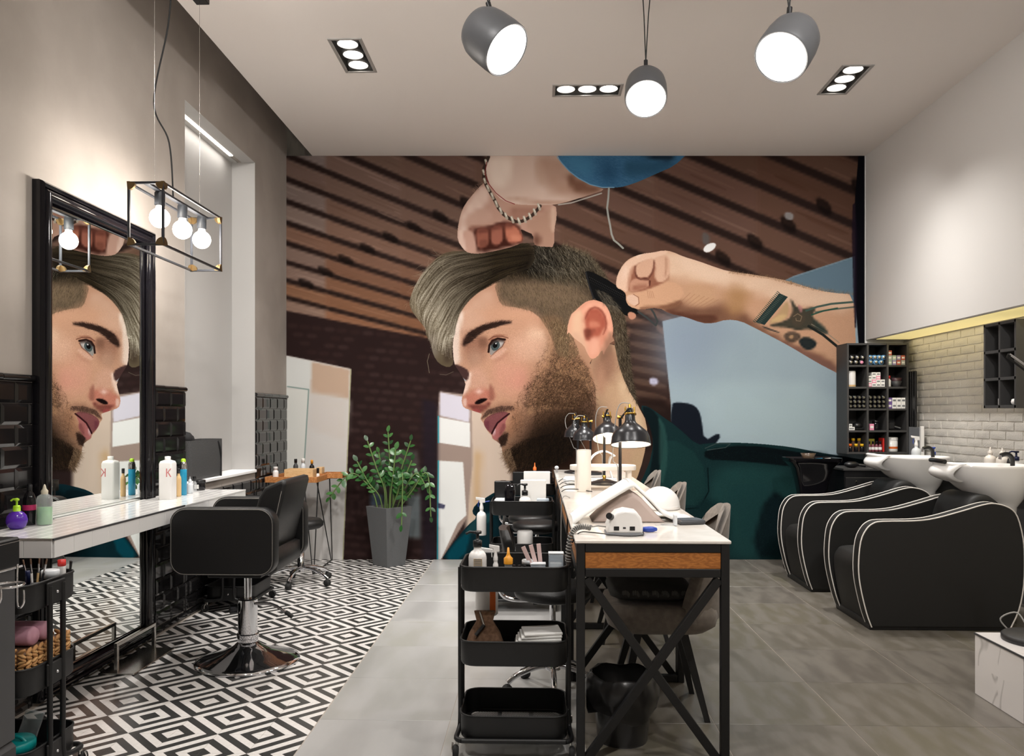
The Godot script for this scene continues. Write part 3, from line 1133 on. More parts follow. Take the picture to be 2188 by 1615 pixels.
func paint_cape(p: Print) -> void:
	p.poly([1295, 836, 1325, 839, 1372, 873, 1422, 908, 1488, 969, 1521, 963, 1600, 960, 1694, 964, 1803, 975, 1882, 991, 1976, 1007, 2070, 1022, 2070, 1407, 1192, 1407, 1255, 1171, 1325, 1046, 1345, 952, 1324, 889], 22, 45, 47)
	p.soft([1505, 1046, 1725, 1022, 1913, 1140, 1819, 1360, 1568, 1360], 32, 66, 66, 0.9, 70.0)
	p.soft([1388, 936, 1505, 1007, 1524, 1140, 1474, 1184, 1349, 1124, 1364, 1015], 26, 54, 54, 1.0, 8.0)
	p.soft([1298, 839, 1336, 845, 1367, 889, 1380, 983, 1349, 1109, 1302, 1187, 1341, 1015, 1342, 936], 14, 24, 27, 0.9, 6.0)
	p.soft([1356, 866, 1386, 913, 1393, 1015, 1371, 1124, 1361, 1015, 1364, 921], 44, 80, 76, 0.7, 9.0)
	p.line([1524, 1046, 1527, 1124, 1498, 1179, 1435, 1184], 4.0, 10, 22, 24, 0.7)
	p.soft([1513, 983, 1662, 968, 1819, 991, 1976, 1022, 1976, 1065, 1741, 1033, 1600, 1021, 1513, 1018], 10, 17, 20, 0.95, 6.0)
	p.line([1515, 980, 1552, 964, 1600, 964, 1584, 977, 1521, 986], 3.0, 60, 74, 74, 0.8)
	p.soft([1725, 1109, 1819, 1171, 1803, 1352, 1662, 1352], 12, 24, 28, 0.85, 22.0)
	p.soft([1788, 983, 2070, 1022, 2070, 1407, 1850, 1407, 1874, 1171], 10, 13, 20, 0.95, 20.0)
	p.soft([1474, 1140, 1600, 1171, 1600, 1360, 1443, 1360], 18, 40, 42, 0.8, 26.0)
	p.fur([1380, 936, 1850, 1015, 1850, 1344, 1380, 1344], 14000, Vector2(0.5, 0.8), 1.2, 2, 5, [c3(50, 94, 90), c3(14, 32, 34)], 0.3)
	# left shoulder
	p.poly([910, 1102, 862, 1112, 815, 1124, 775, 1149, 743, 1171, 734, 1196, 753, 1212, 721, 1237, 690, 1275, 662, 1309, 627, 1360, 1192, 1407, 1192, 1102], 14, 42, 50)
	p.soft([737, 1179, 815, 1132, 894, 1117, 894, 1156, 800, 1187, 753, 1209], 12, 30, 36, 0.9, 8.0)
	p.soft([753, 1212, 815, 1190, 790, 1234, 706, 1281, 721, 1242], 34, 74, 78, 0.8, 8.0)
	p.soft([635, 1356, 698, 1273, 737, 1258, 706, 1356], 8, 78, 94, 0.8, 12.0)
	p.soft([815, 1140, 1192, 1109, 1192, 1407, 847, 1407], 10, 20, 24, 0.8, 30.0)

func paint_head(p: Print) -> void:
	var main := p.img
	# ---- neck
	p.img = main.duplicate()
	p.img.fill(c3(190, 156, 126))
	p.soft([1120, 672, 1208, 626, 1237, 713, 1170, 776, 1137, 751], 150, 112, 92, 0.9, 60.0)
	p.soft([1145, 701, 1178, 701, 1187, 793, 1145, 809], 176, 134, 110, 0.8, 40.0)
	p.soft([1212, 713, 1237, 743, 1312, 893, 1320, 985, 1279, 951, 1245, 826], 218, 190, 158, 0.8, 40.0)
	p.soft([1170, 847, 1245, 910, 1237, 993, 1153, 993], 182, 148, 116, 0.7, 60.0)
	p.soft([1003, 834, 1137, 809, 1153, 893, 1120, 997, 1086, 1102, 961, 1102], 44, 28, 22, 0.95, 90.0)
	p.soft([1103, 893, 1153, 868, 1153, 1035, 1095, 1035], 96, 62, 46, 0.8, 60.0)
	p.soft([1274, 993, 1320, 951, 1320, 1098, 1253, 1098], 196, 168, 132, 0.6, 50.0)
	p.speckle([1128, 680, 1320, 680, 1320, 1098, 1128, 1098], 50000, 0.07)
	p.keep(main, Print.rounded([1124, 676, 1208, 613, 1228, 701, 1258, 772, 1289, 834, 1322, 895, 1318, 972, 1297, 1056, 1270, 1118, 1003, 1118, 1003, 951, 1128, 826]))
	# ---- face
	p.img = main.duplicate()
	p.img.fill(c3(198, 152, 126))
	p.soft([669, 672, 669, 580, 686, 534, 719, 488, 794, 438, 819, 496, 794, 547, 719, 588, 698, 672], 214, 172, 148, 0.9, 40.0)
	p.soft([660, 705, 665, 601, 686, 538, 711, 513, 698, 559, 686, 622, 686, 705], 244, 226, 214, 0.95, 20.0)
	p.soft([665, 571, 686, 576, 690, 651, 698, 701, 669, 697], 238, 214, 200, 0.95, 24.0)
	p.soft([761, 496, 878, 503, 953, 530, 961, 563, 878, 551, 769, 555], 208, 160, 132, 0.9, 50.0)
	p.soft([903, 580, 974, 572, 1003, 622, 999, 680, 919, 680], 226, 188, 162, 0.9, 50.0)
	p.soft([853, 601, 961, 601, 995, 642, 953, 701, 878, 684], 216, 172, 148, 0.8, 60.0)
	p.soft([794, 684, 903, 684, 944, 751, 903, 809, 819, 793], 208, 154, 132, 0.9, 70.0)
	p.soft([861, 726, 928, 726, 919, 776, 861, 784], 206, 144, 126, 0.6, 50.0)
	# eye socket and nose
	p.soft([698, 601, 736, 596, 786, 617, 786, 667, 752, 701, 719, 684], 160, 116, 96, 0.95, 40.0)
	p.soft([719, 651, 777, 651, 769, 701, 727, 717], 186, 146, 124, 0.7, 34.0)
	p.soft([752, 601, 794, 609, 790, 647, 761, 647], 120, 84, 68, 0.7, 24.0)
	p.soft([723, 717, 761, 701, 794, 751, 794, 801, 736, 793, 719, 759], 206, 160, 138, 0.8, 30.0)
	p.soft([711, 751, 727, 722, 736, 726, 727, 776, 715, 801, 702, 809], 236, 208, 194, 0.9, 14.0)
	p.soft([702, 809, 736, 784, 777, 776, 809, 793, 807, 818, 769, 834, 736, 851, 706, 843], 190, 122, 104, 0.95, 24.0)
	p.soft([748, 784, 769, 782, 769, 797, 748, 799], 240, 206, 194, 0.8, 18.0)
	p.soft([702, 822, 711, 809, 719, 818, 715, 843, 706, 839], 228, 192, 178, 0.8, 10.0)
	p.soft([794, 759, 811, 784, 813, 818, 794, 826, 790, 801], 150, 96, 82, 0.8, 14.0)
	p.soft([719, 834, 769, 834, 802, 822, 794, 843, 769, 864, 736, 853], 120, 66, 58, 0.9, 14.0)
	p.soft([742, 831, 752, 819, 771, 812, 790, 814, 777, 824, 757, 834], 22, 12, 12, 1.0, 6.0)
	p.soft([731, 849, 761, 847, 765, 864, 748, 862], 150, 70, 70, 0.8, 8.0)
	# around the mouth
	p.soft([769, 843, 878, 826, 919, 868, 903, 935, 853, 964, 828, 951, 861, 893, 853, 859], 184, 138, 110, 0.9, 36.0)
	p.soft([861, 868, 894, 868, 894, 910, 861, 935, 844, 926], 172, 126, 98, 0.7, 30.0)
	p.soft([823, 964, 861, 951, 903, 943, 894, 985, 853, 997, 836, 989], 186, 146, 120, 0.8, 24.0)
	# far eye
	p.soft([672, 697, 698, 704, 728, 722, 720, 758, 702, 745, 682, 720], 74, 52, 50, 1.0, 8.0)
	p.line([669, 697, 681, 717, 698, 740, 715, 755], 4.0, 170, 180, 190, 0.6)
	# beard shadow
	p.soft([999, 576, 1045, 592, 1095, 659, 1128, 713, 1153, 776, 1153, 876, 1107, 960, 1057, 1027, 970, 1056, 869, 1056, 848, 1027, 836, 997, 861, 968, 911, 943, 911, 901, 903, 843, 932, 776, 970, 701], 132, 98, 74, 0.7, 110.0)
	p.soft([928, 901, 1003, 843, 1120, 809, 1170, 809, 1153, 893, 1112, 960, 1061, 1031, 970, 1060, 878, 1060, 861, 1018, 878, 972], 46, 33, 25, 0.95, 170.0)
	p.soft([944, 951, 1045, 893, 1128, 868, 1128, 943, 1078, 1018, 970, 1056, 911, 1043], 18, 13, 11, 0.95, 120.0)
	p.soft([853, 993, 903, 985, 919, 1035, 878, 1052, 861, 1035], 58, 42, 30, 0.7, 30.0)
	p.soft([1024, 680, 1120, 713, 1128, 776, 1045, 784, 995, 751], 150, 114, 86, 0.6, 50.0)
	p.soft([761, 876, 786, 847, 828, 834, 869, 834, 878, 847, 836, 853, 794, 862, 769, 887], 128, 94, 78, 0.7, 26.0)
	p.soft([819, 939, 857, 922, 853, 951, 836, 972, 819, 960], 62, 40, 34, 0.8, 14.0)
	# lips
	p.poly([773, 887, 790, 871, 819, 859, 842, 856, 859, 862, 842, 877, 820, 895, 801, 931, 790, 924, 777, 906], 128, 76, 78)
	p.soft([776, 893, 794, 885, 794, 910, 790, 922, 779, 908], 108, 56, 66, 0.8, 12.0)
	p.poly([800, 933, 811, 910, 825, 893, 848, 868, 857, 868, 845, 893, 849, 910, 836, 930, 822, 953, 807, 951], 172, 106, 104)
	p.soft([803, 926, 812, 910, 816, 922, 808, 943], 224, 184, 188, 0.8, 8.0)
	p.soft([836, 893, 851, 905, 836, 935, 823, 947], 120, 68, 66, 0.7, 14.0)
	p.line([859, 864, 842, 877, 820, 895, 809, 914, 800, 933], 6.0, 50, 22, 26, 0.85)
	# eyebrow and eye
	p.soft([701, 630, 715, 601, 736, 584, 773, 568, 819, 557, 857, 555, 873, 559, 828, 569, 786, 580, 748, 601, 719, 634, 706, 643], 62, 42, 36, 0.9, 12.0)
	p.fur([701, 634, 719, 597, 769, 569, 828, 557, 869, 558, 819, 572, 769, 588, 727, 626], 1400, Vector2(0.8, -0.45), 0.35, 8, 20, [c3(34, 24, 22), c3(58, 40, 34)], 0.8)
	p.soft([790, 638, 802, 615, 832, 605, 857, 609, 848, 601, 819, 596, 794, 609], 150, 100, 80, 0.8, 10.0)
	p.line([790, 617, 807, 605, 836, 605, 857, 611], 3.0, 110, 70, 56, 0.7)
	p.poly([792, 651, 799, 626, 819, 615, 845, 619, 836, 637, 813, 655, 797, 672], 150, 144, 140)
	p.soft([823, 621, 844, 620, 832, 638, 819, 642], 188, 182, 178, 0.9, 6.0)
	p.poly([796, 638, 802, 621, 816, 617, 827, 625, 828, 638, 818, 652, 803, 653], 72, 84, 86)
	p.poly([803, 636, 809, 626, 818, 626, 821, 635, 816, 643, 807, 644], 14, 14, 16)
	p.soft([794, 626, 819, 614, 848, 617, 844, 625, 819, 622, 799, 638], 60, 44, 40, 0.7, 8.0)
	p.poly([812, 627, 817, 626, 817, 631, 813, 631], 236, 236, 236)
	p.line([790, 657, 793, 634, 803, 619, 821, 612, 848, 616], 7.0, 40, 24, 22, 0.9)
	p.line([797, 673, 813, 657, 836, 639, 845, 622], 3.0, 120, 80, 68, 0.8)
	p.soft([794, 674, 819, 659, 844, 642, 857, 647, 828, 676, 802, 685], 214, 170, 150, 0.8, 12.0)
	p.soft([800, 688, 832, 676, 857, 655, 853, 672, 828, 688], 176, 126, 108, 0.6, 14.0)
	p.speckle([677, 576, 1003, 576, 1003, 951, 702, 951], 140000, 0.08)
	p.speckle([677, 496, 1003, 496, 1003, 670, 677, 670], 50000, 0.05)
	p.keep(main, Print.rounded([794, 425, 736, 459, 702, 496, 681, 551, 671, 601, 668, 670]+[668, 576, 670, 638, 674, 697, 690, 720, 714, 759, 709, 784, 701, 809, 700, 826, 706, 844, 736, 854, 762, 862, 769, 866, 762, 881, 773, 895, 775, 903, 790, 927, 800, 935, 803, 949, 819, 957, 833, 970, 836, 993, 848, 1027, 869, 1049, 919, 1055, 970, 1052, 1003, 1043, 1057, 1022, 1107, 956, 1153, 876, 1145, 743, 1124, 678, 1212, 617]+[1212, 622, 1128, 455, 961, 413]))
	# single beard hairs, some past the outline
	var beard := [1003, 584, 1049, 605, 1091, 659, 1124, 709, 1149, 776, 1149, 868, 1107, 951, 1057, 1018, 970, 1052, 869, 1052, 848, 1027, 838, 997, 861, 968, 911, 947, 903, 901, 899, 851, 928, 784, 965, 705]
	p.fur([999, 576, 1057, 605, 1095, 659, 1128, 709, 1149, 776, 1149, 868, 1107, 951, 970, 1052, 869, 1052, 844, 1018, 836, 993, 853, 964, 886, 943, 869, 901, 869, 843, 903, 776, 944, 713, 978, 642], 4200, Vector2(-0.3, 0.95), 0.8, 8, 22, [c3(60, 42, 32), c3(84, 60, 46)], 0.5, 1.4)
	p.fur([1015, 601, 1053, 617, 1095, 672, 1124, 713, 1149, 776, 1149, 868, 1107, 951, 1057, 1018, 970, 1052, 869, 1052, 853, 1027, 861, 985, 919, 951, 944, 901, 944, 843, 961, 784, 990, 713], 10000, Vector2(-0.2, 0.98), 0.7, 6, 18, [c3(30, 22, 18), c3(52, 38, 28), c3(70, 52, 38)], 0.7, 1.4)
	p.fur([1003, 584, 1049, 605, 1091, 659, 1124, 709, 1145, 776, 1086, 843, 982, 851, 919, 868, 928, 784, 965, 705], 3400, Vector2(-0.3, 0.95), 0.8, 5, 16, [c3(196, 156, 116), c3(166, 126, 90)], 0.5, 1.2)
	p.fur([919, 768, 982, 713, 1107, 751, 1145, 809, 1086, 843, 982, 834, 911, 843], 2600, Vector2(-0.75, 0.6), 0.7, 8, 20, [c3(44, 30, 22), c3(60, 44, 32)], 0.6, 1.4)
	p.fur([844, 989, 903, 951, 1086, 910, 1128, 910, 1057, 1018, 970, 1052, 869, 1052], 5000, Vector2(-0.35, 0.9), 0.6, 10, 26, [c3(16, 12, 10), c3(34, 25, 19), c3(24, 18, 14)], 0.6, 1.2)
	p.soft([903, 993, 970, 951, 1057, 910, 1120, 885, 1116, 935, 1061, 1010, 978, 1039, 911, 1035], 14, 10, 9, 0.7, 170.0)
	p.fur([878, 993, 970, 943, 1086, 893, 1120, 901, 1061, 1010, 978, 1039, 886, 1035], 2600, Vector2(-0.35, 0.9), 0.6, 8, 20, [c3(44, 33, 25), c3(12, 9, 8), c3(62, 47, 34)], 0.45, 1.2)
	p.fur([836, 993, 861, 976, 886, 1047, 865, 1056], 700, Vector2(-0.5, 0.85), 0.5, 10, 24, [c3(60, 44, 34), c3(150, 124, 96)], 0.6, 1.0)
	p.fur([765, 880, 786, 851, 828, 837, 873, 837, 878, 847, 836, 854, 794, 864], 1100, Vector2(-0.4, 0.9), 0.5, 6, 14, [c3(84, 60, 50), c3(58, 42, 36)], 0.5, 0.8)
	p.fur([823, 943, 857, 926, 848, 964, 832, 972], 500, Vector2(0.2, 0.95), 0.6, 6, 14, [c3(40, 28, 24)], 0.6, 0.8)
	# ---- short hair of the side and crown
	main = p.img
	p.img = main.duplicate()
	var side := [823, 384, 857, 346, 940, 294, 1009, 305, 1041, 297, 1086, 314, 1128, 330, 1157, 364, 1187, 405, 1203, 446, 1187, 505, 1153, 484, 1120, 488, 1099, 503, 1057, 538, 1061, 605, 1057, 672, 1020, 672, 999, 601, 953, 526, 878, 506, 836, 503, 823, 480, 810, 438]
	p.soft([811, 438, 836, 371, 944, 288, 1187, 396, 1212, 455, 1153, 496, 1095, 513, 1061, 547, 1061, 680, 1015, 680, 995, 597, 953, 526, 878, 505, 836, 503], 98, 84, 69, 0.95, 40.0)
	p.soft([819, 430, 878, 413, 982, 413, 1107, 455, 1099, 496, 1003, 513, 919, 488, 836, 488], 122, 103, 84, 0.7, 50.0)
	p.soft([819, 405, 857, 338, 940, 288, 1041, 296, 1128, 329, 1187, 396, 1153, 430, 1045, 413, 940, 405, 878, 417], 34, 28, 22, 0.95, 50.0)
	p.soft([878, 363, 940, 296, 1011, 304, 1045, 371, 1003, 413, 919, 396], 12, 10, 9, 0.95, 40.0)
	p.soft([1128, 413, 1203, 438, 1187, 505, 1128, 480], 40, 34, 28, 0.8, 30.0)
	p.soft([953, 534, 1024, 530, 1057, 580, 1057, 680, 1020, 680, 995, 597], 128, 98, 72, 0.6, 30.0)
	p.keep(main, Print.rounded(side))
	p.soft([957, 534, 982, 551, 1003, 597, 1020, 670, 999, 647, 970, 580], 170, 130, 104, 0.5, 20.0)
	p.fur(side, 9000, Vector2(0.25, 0.95), 0.35, 6, 16, [c3(70, 58, 42), c3(48, 40, 30), c3(146, 126, 96), c3(92, 78, 58)], 0.5, 0.5)
	p.fur([940, 296, 1041, 297, 1128, 330, 1157, 364, 1195, 421, 1128, 438, 1024, 421, 919, 396], 4200, Vector2(0.45, 0.85), 0.3, 14, 34, [c3(150, 140, 118), c3(96, 88, 70), c3(18, 15, 13), c3(40, 34, 28)], 0.5, 0.5)
	p.soft([869, 367, 940, 297, 1011, 306, 1041, 371, 1003, 400, 919, 392], 12, 10, 9, 0.6, 70.0)
	p.fur([940, 296, 1041, 297, 1128, 330, 1153, 363, 1086, 396, 1003, 396, 919, 388], 1500, Vector2(0.45, 0.85), 0.3, 14, 34, [c3(170, 162, 144), c3(14, 12, 10), c3(60, 54, 46)], 0.6, 0.5)
	p.fur([1036, 294, 1128, 327, 1187, 402, 1170, 407, 1120, 342, 1036, 306], 700, Vector2(0.3, -0.9), 0.5, 6, 18, [c3(60, 52, 42), c3(130, 118, 96)], 0.6, 0.5)
	p.fur([1003, 550, 1057, 567, 1095, 659, 1057, 684, 1015, 634], 2200, Vector2(-0.1, 0.98), 0.4, 7, 16, [c3(90, 70, 50), c3(186, 160, 124), c3(60, 46, 34)], 0.5, 0.5)
	# ---- quiff
	main = p.img
	p.img = main.duplicate()
	var quiff := [944, 290, 857, 297, 794, 312, 723, 324, 681, 317, 640, 326, 615, 343, 585, 380, 564, 405, 540, 443, 528, 476, 524, 499, 537, 526, 557, 552, 582, 581, 578, 597, 595, 623, 599, 670]+[591, 592, 596, 630, 605, 668, 624, 697, 656, 710, 674, 697, 668, 659, 667, 601, 669, 576]+[668, 670, 673, 601, 686, 547, 706, 496, 740, 460, 794, 430, 819, 407, 878, 392, 944, 371]
	p.img.fill(c3(98, 86, 68))
	p.soft([761, 313, 961, 283, 961, 384, 878, 396, 819, 413, 736, 459, 698, 505, 677, 551, 711, 446, 761, 371], 24, 19, 15, 1.0, 70.0)
	p.soft([698, 329, 769, 317, 736, 388, 677, 455, 640, 517, 610, 572, 602, 513, 635, 413], 96, 84, 62, 0.8, 60.0)
	p.soft([527, 476, 564, 405, 619, 342, 644, 329, 619, 396, 585, 463, 581, 572, 544, 534], 158, 146, 124, 0.9, 50.0)
	p.soft([627, 513, 681, 505, 669, 551, 627, 588, 610, 580], 150, 136, 84, 0.8, 36.0)
	p.soft([585, 588, 627, 597, 627, 680, 598, 680], 140, 130, 118, 0.8, 40.0)
	p.soft([635, 576, 669, 576, 669, 701, 640, 684], 70, 58, 48, 0.9, 30.0)
	p.keep(main, Print.rounded(quiff))
	var guides := [
		[944, 294, 857, 301, 773, 318, 690, 326, 627, 344, 577, 391, 544, 448, 529, 499],
		[944, 329, 857, 339, 773, 355, 690, 373, 635, 407, 598, 457, 564, 521, 581, 580],
		[919, 363, 844, 384, 786, 413, 727, 439, 677, 473, 640, 524, 610, 584, 599, 651],
		[878, 384, 819, 409, 769, 434, 719, 468, 686, 511, 663, 563, 640, 622]+[635, 659],
		[828, 407, 790, 430, 748, 455, 711, 492, 684, 538, 671, 601]+[668, 609, 671, 692]]
	for k in 7000:
		var g := p.rng.randf() * 3.999
		var i := int(g)
		var f := g - i
		var t0 := p.rng.randf() * 5.0
		var n := p.rng.randi_range(22, 60)
		var shade := p.rng.randf()
		var off := Vector2(p.rng.randfn(0, 3.0), p.rng.randfn(0, 3.0))
		for s in n:
			var t := t0 + s * 0.035
			if t >= 6.95: break
			var a := int(t)
			var u := t - a
			var q := off
			var wts := [[i, 1.0 - f], [i + 1, f]]
			for w in wts:
				var gd: Array = guides[w[0]]
				var p0 := Vector2(gd[maxi(a - 1, 0) * 2], gd[maxi(a - 1, 0) * 2 + 1])
				var p1 := Vector2(gd[a * 2], gd[a * 2 + 1])
				var p2 := Vector2(gd[a * 2 + 2], gd[a * 2 + 3])
				var p3 := Vector2(gd[mini(a + 2, 7) * 2], gd[mini(a + 2, 7) * 2 + 1])
				q += p1.cubic_interpolate(p2, p0, p3, u) * w[1]
			var lit := clampf((t - 1.5) / 4.0, 0.0, 1.0)
			var col := c3(20, 16, 13).lerp(c3(78, 67, 50), lit) if shade < 0.5 else c3(62, 52, 38).lerp(c3(214, 206, 188), lit)
			var al := 0.58 * (1.0 - absf(s / float(n) - 0.5))
			var qi := int(q.x)
			var qj := int(q.y)
			for z in 3:
				var px := qi - z
				if px >= 0 and qj >= 0 and px < PW and qj < PH:
					p.img.set_pixel(px, qj, p.img.get_pixel(px, qj).lerp(col, al))
	for k in 60:
		var i := p.rng.randi() % 6
		var q := Vector2(guides[0][8 + (i % 4) * 2], guides[0][9 + (i % 4) * 2]) + Vector2(p.rng.randfn(0, 12), p.rng.randfn(0, 12))
		p.hair(q, Vector2(-0.6, 0.6).rotated(p.rng.randfn(0, 0.7)), p.rng.randf_range(14, 40), p.rng.randf_range(-1.5, 1.5), c3(170, 160, 138), 0.6)
	p.line([592, 663, 585, 688, 592, 728], 1.4, 150, 140, 120, 0.8)
	p.line([627, 732, 648, 734, 673, 723], 1.4, 120, 110, 96, 0.7)
	# ---- hair at the nape, the ear in front of it
	main = p.img
	p.img = main.duplicate()
	p.img.fill(c3(46, 38, 30))
	p.soft([1195, 513, 1253, 551, 1253, 680, 1212, 680], 66, 56, 44, 0.7, 40.0)
	p.soft([1237, 576, 1262, 576, 1287, 834, 1262, 784], 30, 24, 20, 0.8, 20.0)
	var nape := [1153, 480, 1195, 446, 1228, 488, 1250, 547, 1254, 601, 1258, 670]+[1258, 601, 1267, 701, 1275, 763, 1290, 835, 1253, 774, 1226, 701, 1213, 638, 1208, 576]+[1208, 580, 1203, 538, 1187, 505]
	p.keep(main, Print.rounded(nape))
	p.fur(nape, 3600, Vector2(0.25, 0.95), 0.35, 8, 20, [c3(120, 106, 84), c3(24, 19, 16), c3(80, 68, 54), c3(150, 138, 116)], 0.5, 0.5)
	p.fur([1256, 576, 1268, 701, 1291, 834, 1283, 834, 1262, 713, 1249, 576], 500, Vector2(0.75, 0.6), 0.4, 5, 12, [c3(40, 32, 26), c3(96, 84, 68)], 0.6, 0.5)
	main = p.img
	p.img = main.duplicate()
	p.img.fill(c3(222, 158, 132))
	p.soft([1057, 538, 1099, 505, 1112, 551, 1116, 680, 1061, 680], 228, 186, 156, 0.9, 30.0)
	p.soft([1099, 521, 1128, 490, 1170, 492, 1195, 521, 1208, 588, 1195, 622, 1187, 563, 1166, 517, 1132, 505, 1112, 534], 236, 172, 146, 0.9, 12.0)
	p.soft([1109, 551, 1124, 515, 1153, 506, 1178, 528, 1189, 567, 1174, 588, 1157, 618, 1128, 627, 1116, 613, 1119, 576], 168, 88, 70, 0.9, 18.0)
	p.soft([1124, 555, 1145, 551, 1170, 567, 1153, 580, 1128, 580], 206, 130, 106, 0.8, 14.0)
	p.soft([1114, 580, 1137, 584, 1128, 613, 1116, 609], 92, 44, 36, 0.9, 12.0)
	p.soft([1170, 588, 1191, 572, 1187, 622, 1153, 647], 210, 140, 116, 0.8, 14.0)
	p.soft([1120, 613, 1157, 601, 1170, 638, 1149, 674, 1128, 674], 232, 172, 148, 0.8, 24.0)
	p.soft([1107, 576, 1137, 584, 1153, 576, 1128, 621, 1112, 613], 130, 70, 56, 0.7, 16.0)
	p.soft([1057, 584, 1103, 601, 1120, 651, 1128, 680, 1095, 651], 214, 172, 146, 0.8, 20.0)
	p.keep(main, Print.rounded([1057, 542, 1099, 501, 1120, 486, 1149, 482, 1175, 492, 1192, 514, 1204, 551, 1208, 588, 1201, 622, 1180, 653, 1175, 670]+[1171, 647, 1154, 675, 1133, 682, 1120, 661, 1109, 634, 1078, 613, 1053, 584]+[1049, 647]))
	p.soft([1111, 548, 1125, 513, 1153, 502, 1181, 527, 1190, 572, 1175, 603, 1172, 599, 1183, 571, 1175, 531, 1152, 509, 1131, 517, 1116, 549], 128, 62, 50, 0.55, 6.0)
	p.soft([1187, 601, 1208, 584, 1212, 634, 1187, 684, 1157, 684], 130, 98, 80, 0.6, 20.0)

func paint_hands(p: Print) -> void:
	# ---- comb
	p.poly([1113, 388, 1126, 385, 1170, 405, 1212, 430, 1251, 459, 1258, 496, 1297, 522, 1287, 532, 1253, 542, 1222, 506, 1187, 496, 1141, 481, 1121, 425], 20, 20, 21)
	for k in 22:
		var t := k / 21.0
		for r in 3:
			var x := lerpf(1500, 1770, t) + r * 6
			var y := lerpf(985, 1128, t) + r * 22
			p.dab((860 + x * 0.2663 - 540) * 1.56815, (330 + y * 0.2663 - 333) * 1.56815, c3(104, 102, 100), 0.7 - 0.2 * r, 1.1)
	p.line([1116, 390, 1128, 438, 1143, 480], 5.0, 42, 42, 44, 0.9)
	p.fur([1145, 446, 1187, 455, 1228, 505, 1220, 521, 1170, 492], 420, Vector2(0.6, 0.75), 0.3, 12, 30, [c3(120, 112, 96), c3(60, 54, 46)], 0.6, 0.4)
	p.line([1291, 522, 1320, 542, 1350, 568, 1356, 555, 1343, 526, 1333, 511, 1316, 512], 6.5, 62, 66, 66, 1.0)
	# ---- right hand and tattooed forearm
	var main := p.img
	p.img = main.duplicate()
	p.img.fill(c3(204, 160, 130))
	p.soft([1214, 436, 1224, 384, 1293, 324, 1396, 310, 1517, 352, 1592, 384, 1704, 398, 1843, 431, 2025, 459, 2025, 519, 1843, 510, 1657, 454, 1517, 426, 1396, 408, 1284, 370, 1252, 445], 232, 198, 172, 0.95, 40.0)
	p.soft([1424, 324, 1540, 370, 1610, 394, 1601, 426, 1508, 417, 1424, 370], 240, 208, 184, 0.8, 40.0)
	p.soft([1396, 473, 1480, 510, 1564, 492, 1638, 510, 1704, 575, 1797, 627, 1960, 697, 1960, 743, 1797, 650, 1634, 566, 1517, 575, 1424, 547, 1359, 510], 122, 86, 68, 0.95, 34.0)
	p.soft([1680, 585, 1797, 631, 1960, 701, 1960, 743, 1797, 650], 128, 92, 82, 0.8, 24.0)
	p.soft([1582, 436, 1657, 436, 1666, 492, 1620, 547, 1582, 529], 178, 136, 96, 0.8, 40.0)
	p.soft([1377, 510, 1471, 533, 1564, 533, 1545, 566, 1471, 557, 1387, 529], 92, 58, 46, 0.9, 16.0)
	p.soft([1452, 426, 1545, 436, 1564, 482, 1499, 510, 1452, 482], 206, 164, 130, 0.8, 40.0)
	# fingers: shaded palm, then the curled fingers over it
	p.soft([1252, 384, 1284, 361, 1317, 353, 1349, 353, 1382, 370, 1401, 412, 1359, 436, 1317, 453, 1275, 460, 1256, 450], 150, 98, 78, 0.95, 14.0)
	p.soft([1282, 370, 1303, 353, 1336, 341, 1348, 353, 1344, 384, 1327, 409, 1293, 411, 1280, 394], 220, 176, 150, 1.0, 9.0)
	p.soft([1342, 341, 1377, 330, 1396, 339, 1400, 384, 1388, 417, 1359, 426, 1345, 408, 1349, 370], 222, 180, 154, 1.0, 10.0)
	p.soft([1265, 419, 1289, 409, 1321, 404, 1332, 421, 1329, 438, 1298, 450, 1269, 457, 1261, 445], 200, 150, 126, 1.0, 8.0)
	p.soft([1271, 436, 1298, 431, 1326, 431, 1321, 443, 1293, 451, 1271, 456], 160, 108, 88, 0.8, 12.0)
	p.soft([1217, 431, 1221, 399, 1242, 362, 1271, 342, 1303, 329, 1340, 324, 1377, 317, 1396, 324, 1359, 338, 1317, 347, 1284, 363, 1271, 384, 1262, 426, 1254, 459, 1238, 448, 1220, 441], 236, 198, 174, 1.0, 8.0)
	p.soft([1238, 384, 1252, 366, 1261, 370, 1252, 408, 1238, 426], 246, 214, 194, 0.7, 16.0)
	p.soft([1262, 384, 1275, 366, 1284, 370, 1271, 395, 1261, 436, 1253, 454, 1254, 426], 190, 138, 114, 0.7, 10.0)
	p.soft([1279, 370, 1284, 366, 1283, 392, 1293, 412, 1321, 406, 1331, 417, 1324, 418, 1290, 416, 1279, 398], 92, 50, 40, 0.8, 6.0)
	p.soft([1343, 347, 1348, 350, 1346, 386, 1329, 413, 1324, 409, 1340, 384], 104, 60, 48, 0.75, 6.0)
	p.soft([1326, 415, 1334, 418, 1331, 438, 1327, 437], 84, 42, 34, 0.8, 5.0)
	p.soft([1381, 338, 1389, 340, 1389, 380, 1383, 410, 1378, 408, 1383, 375], 176, 128, 104, 0.6, 8.0)
	p.soft([1284, 330, 1303, 327, 1298, 339, 1285, 345], 250, 222, 204, 0.6, 10.0)
	p.soft([1249, 473, 1270, 461, 1312, 454, 1359, 436, 1401, 417, 1452, 450, 1424, 492, 1377, 506, 1298, 513, 1265, 506, 1252, 492], 214, 168, 136, 1.0, 8.0)
	p.soft([1293, 506, 1377, 503, 1433, 482, 1443, 501, 1377, 519, 1303, 519], 132, 92, 70, 0.8, 12.0)
	p.soft([1251, 469, 1275, 464, 1291, 473, 1294, 495, 1280, 504, 1257, 492], 226, 190, 168, 0.95, 6.0)
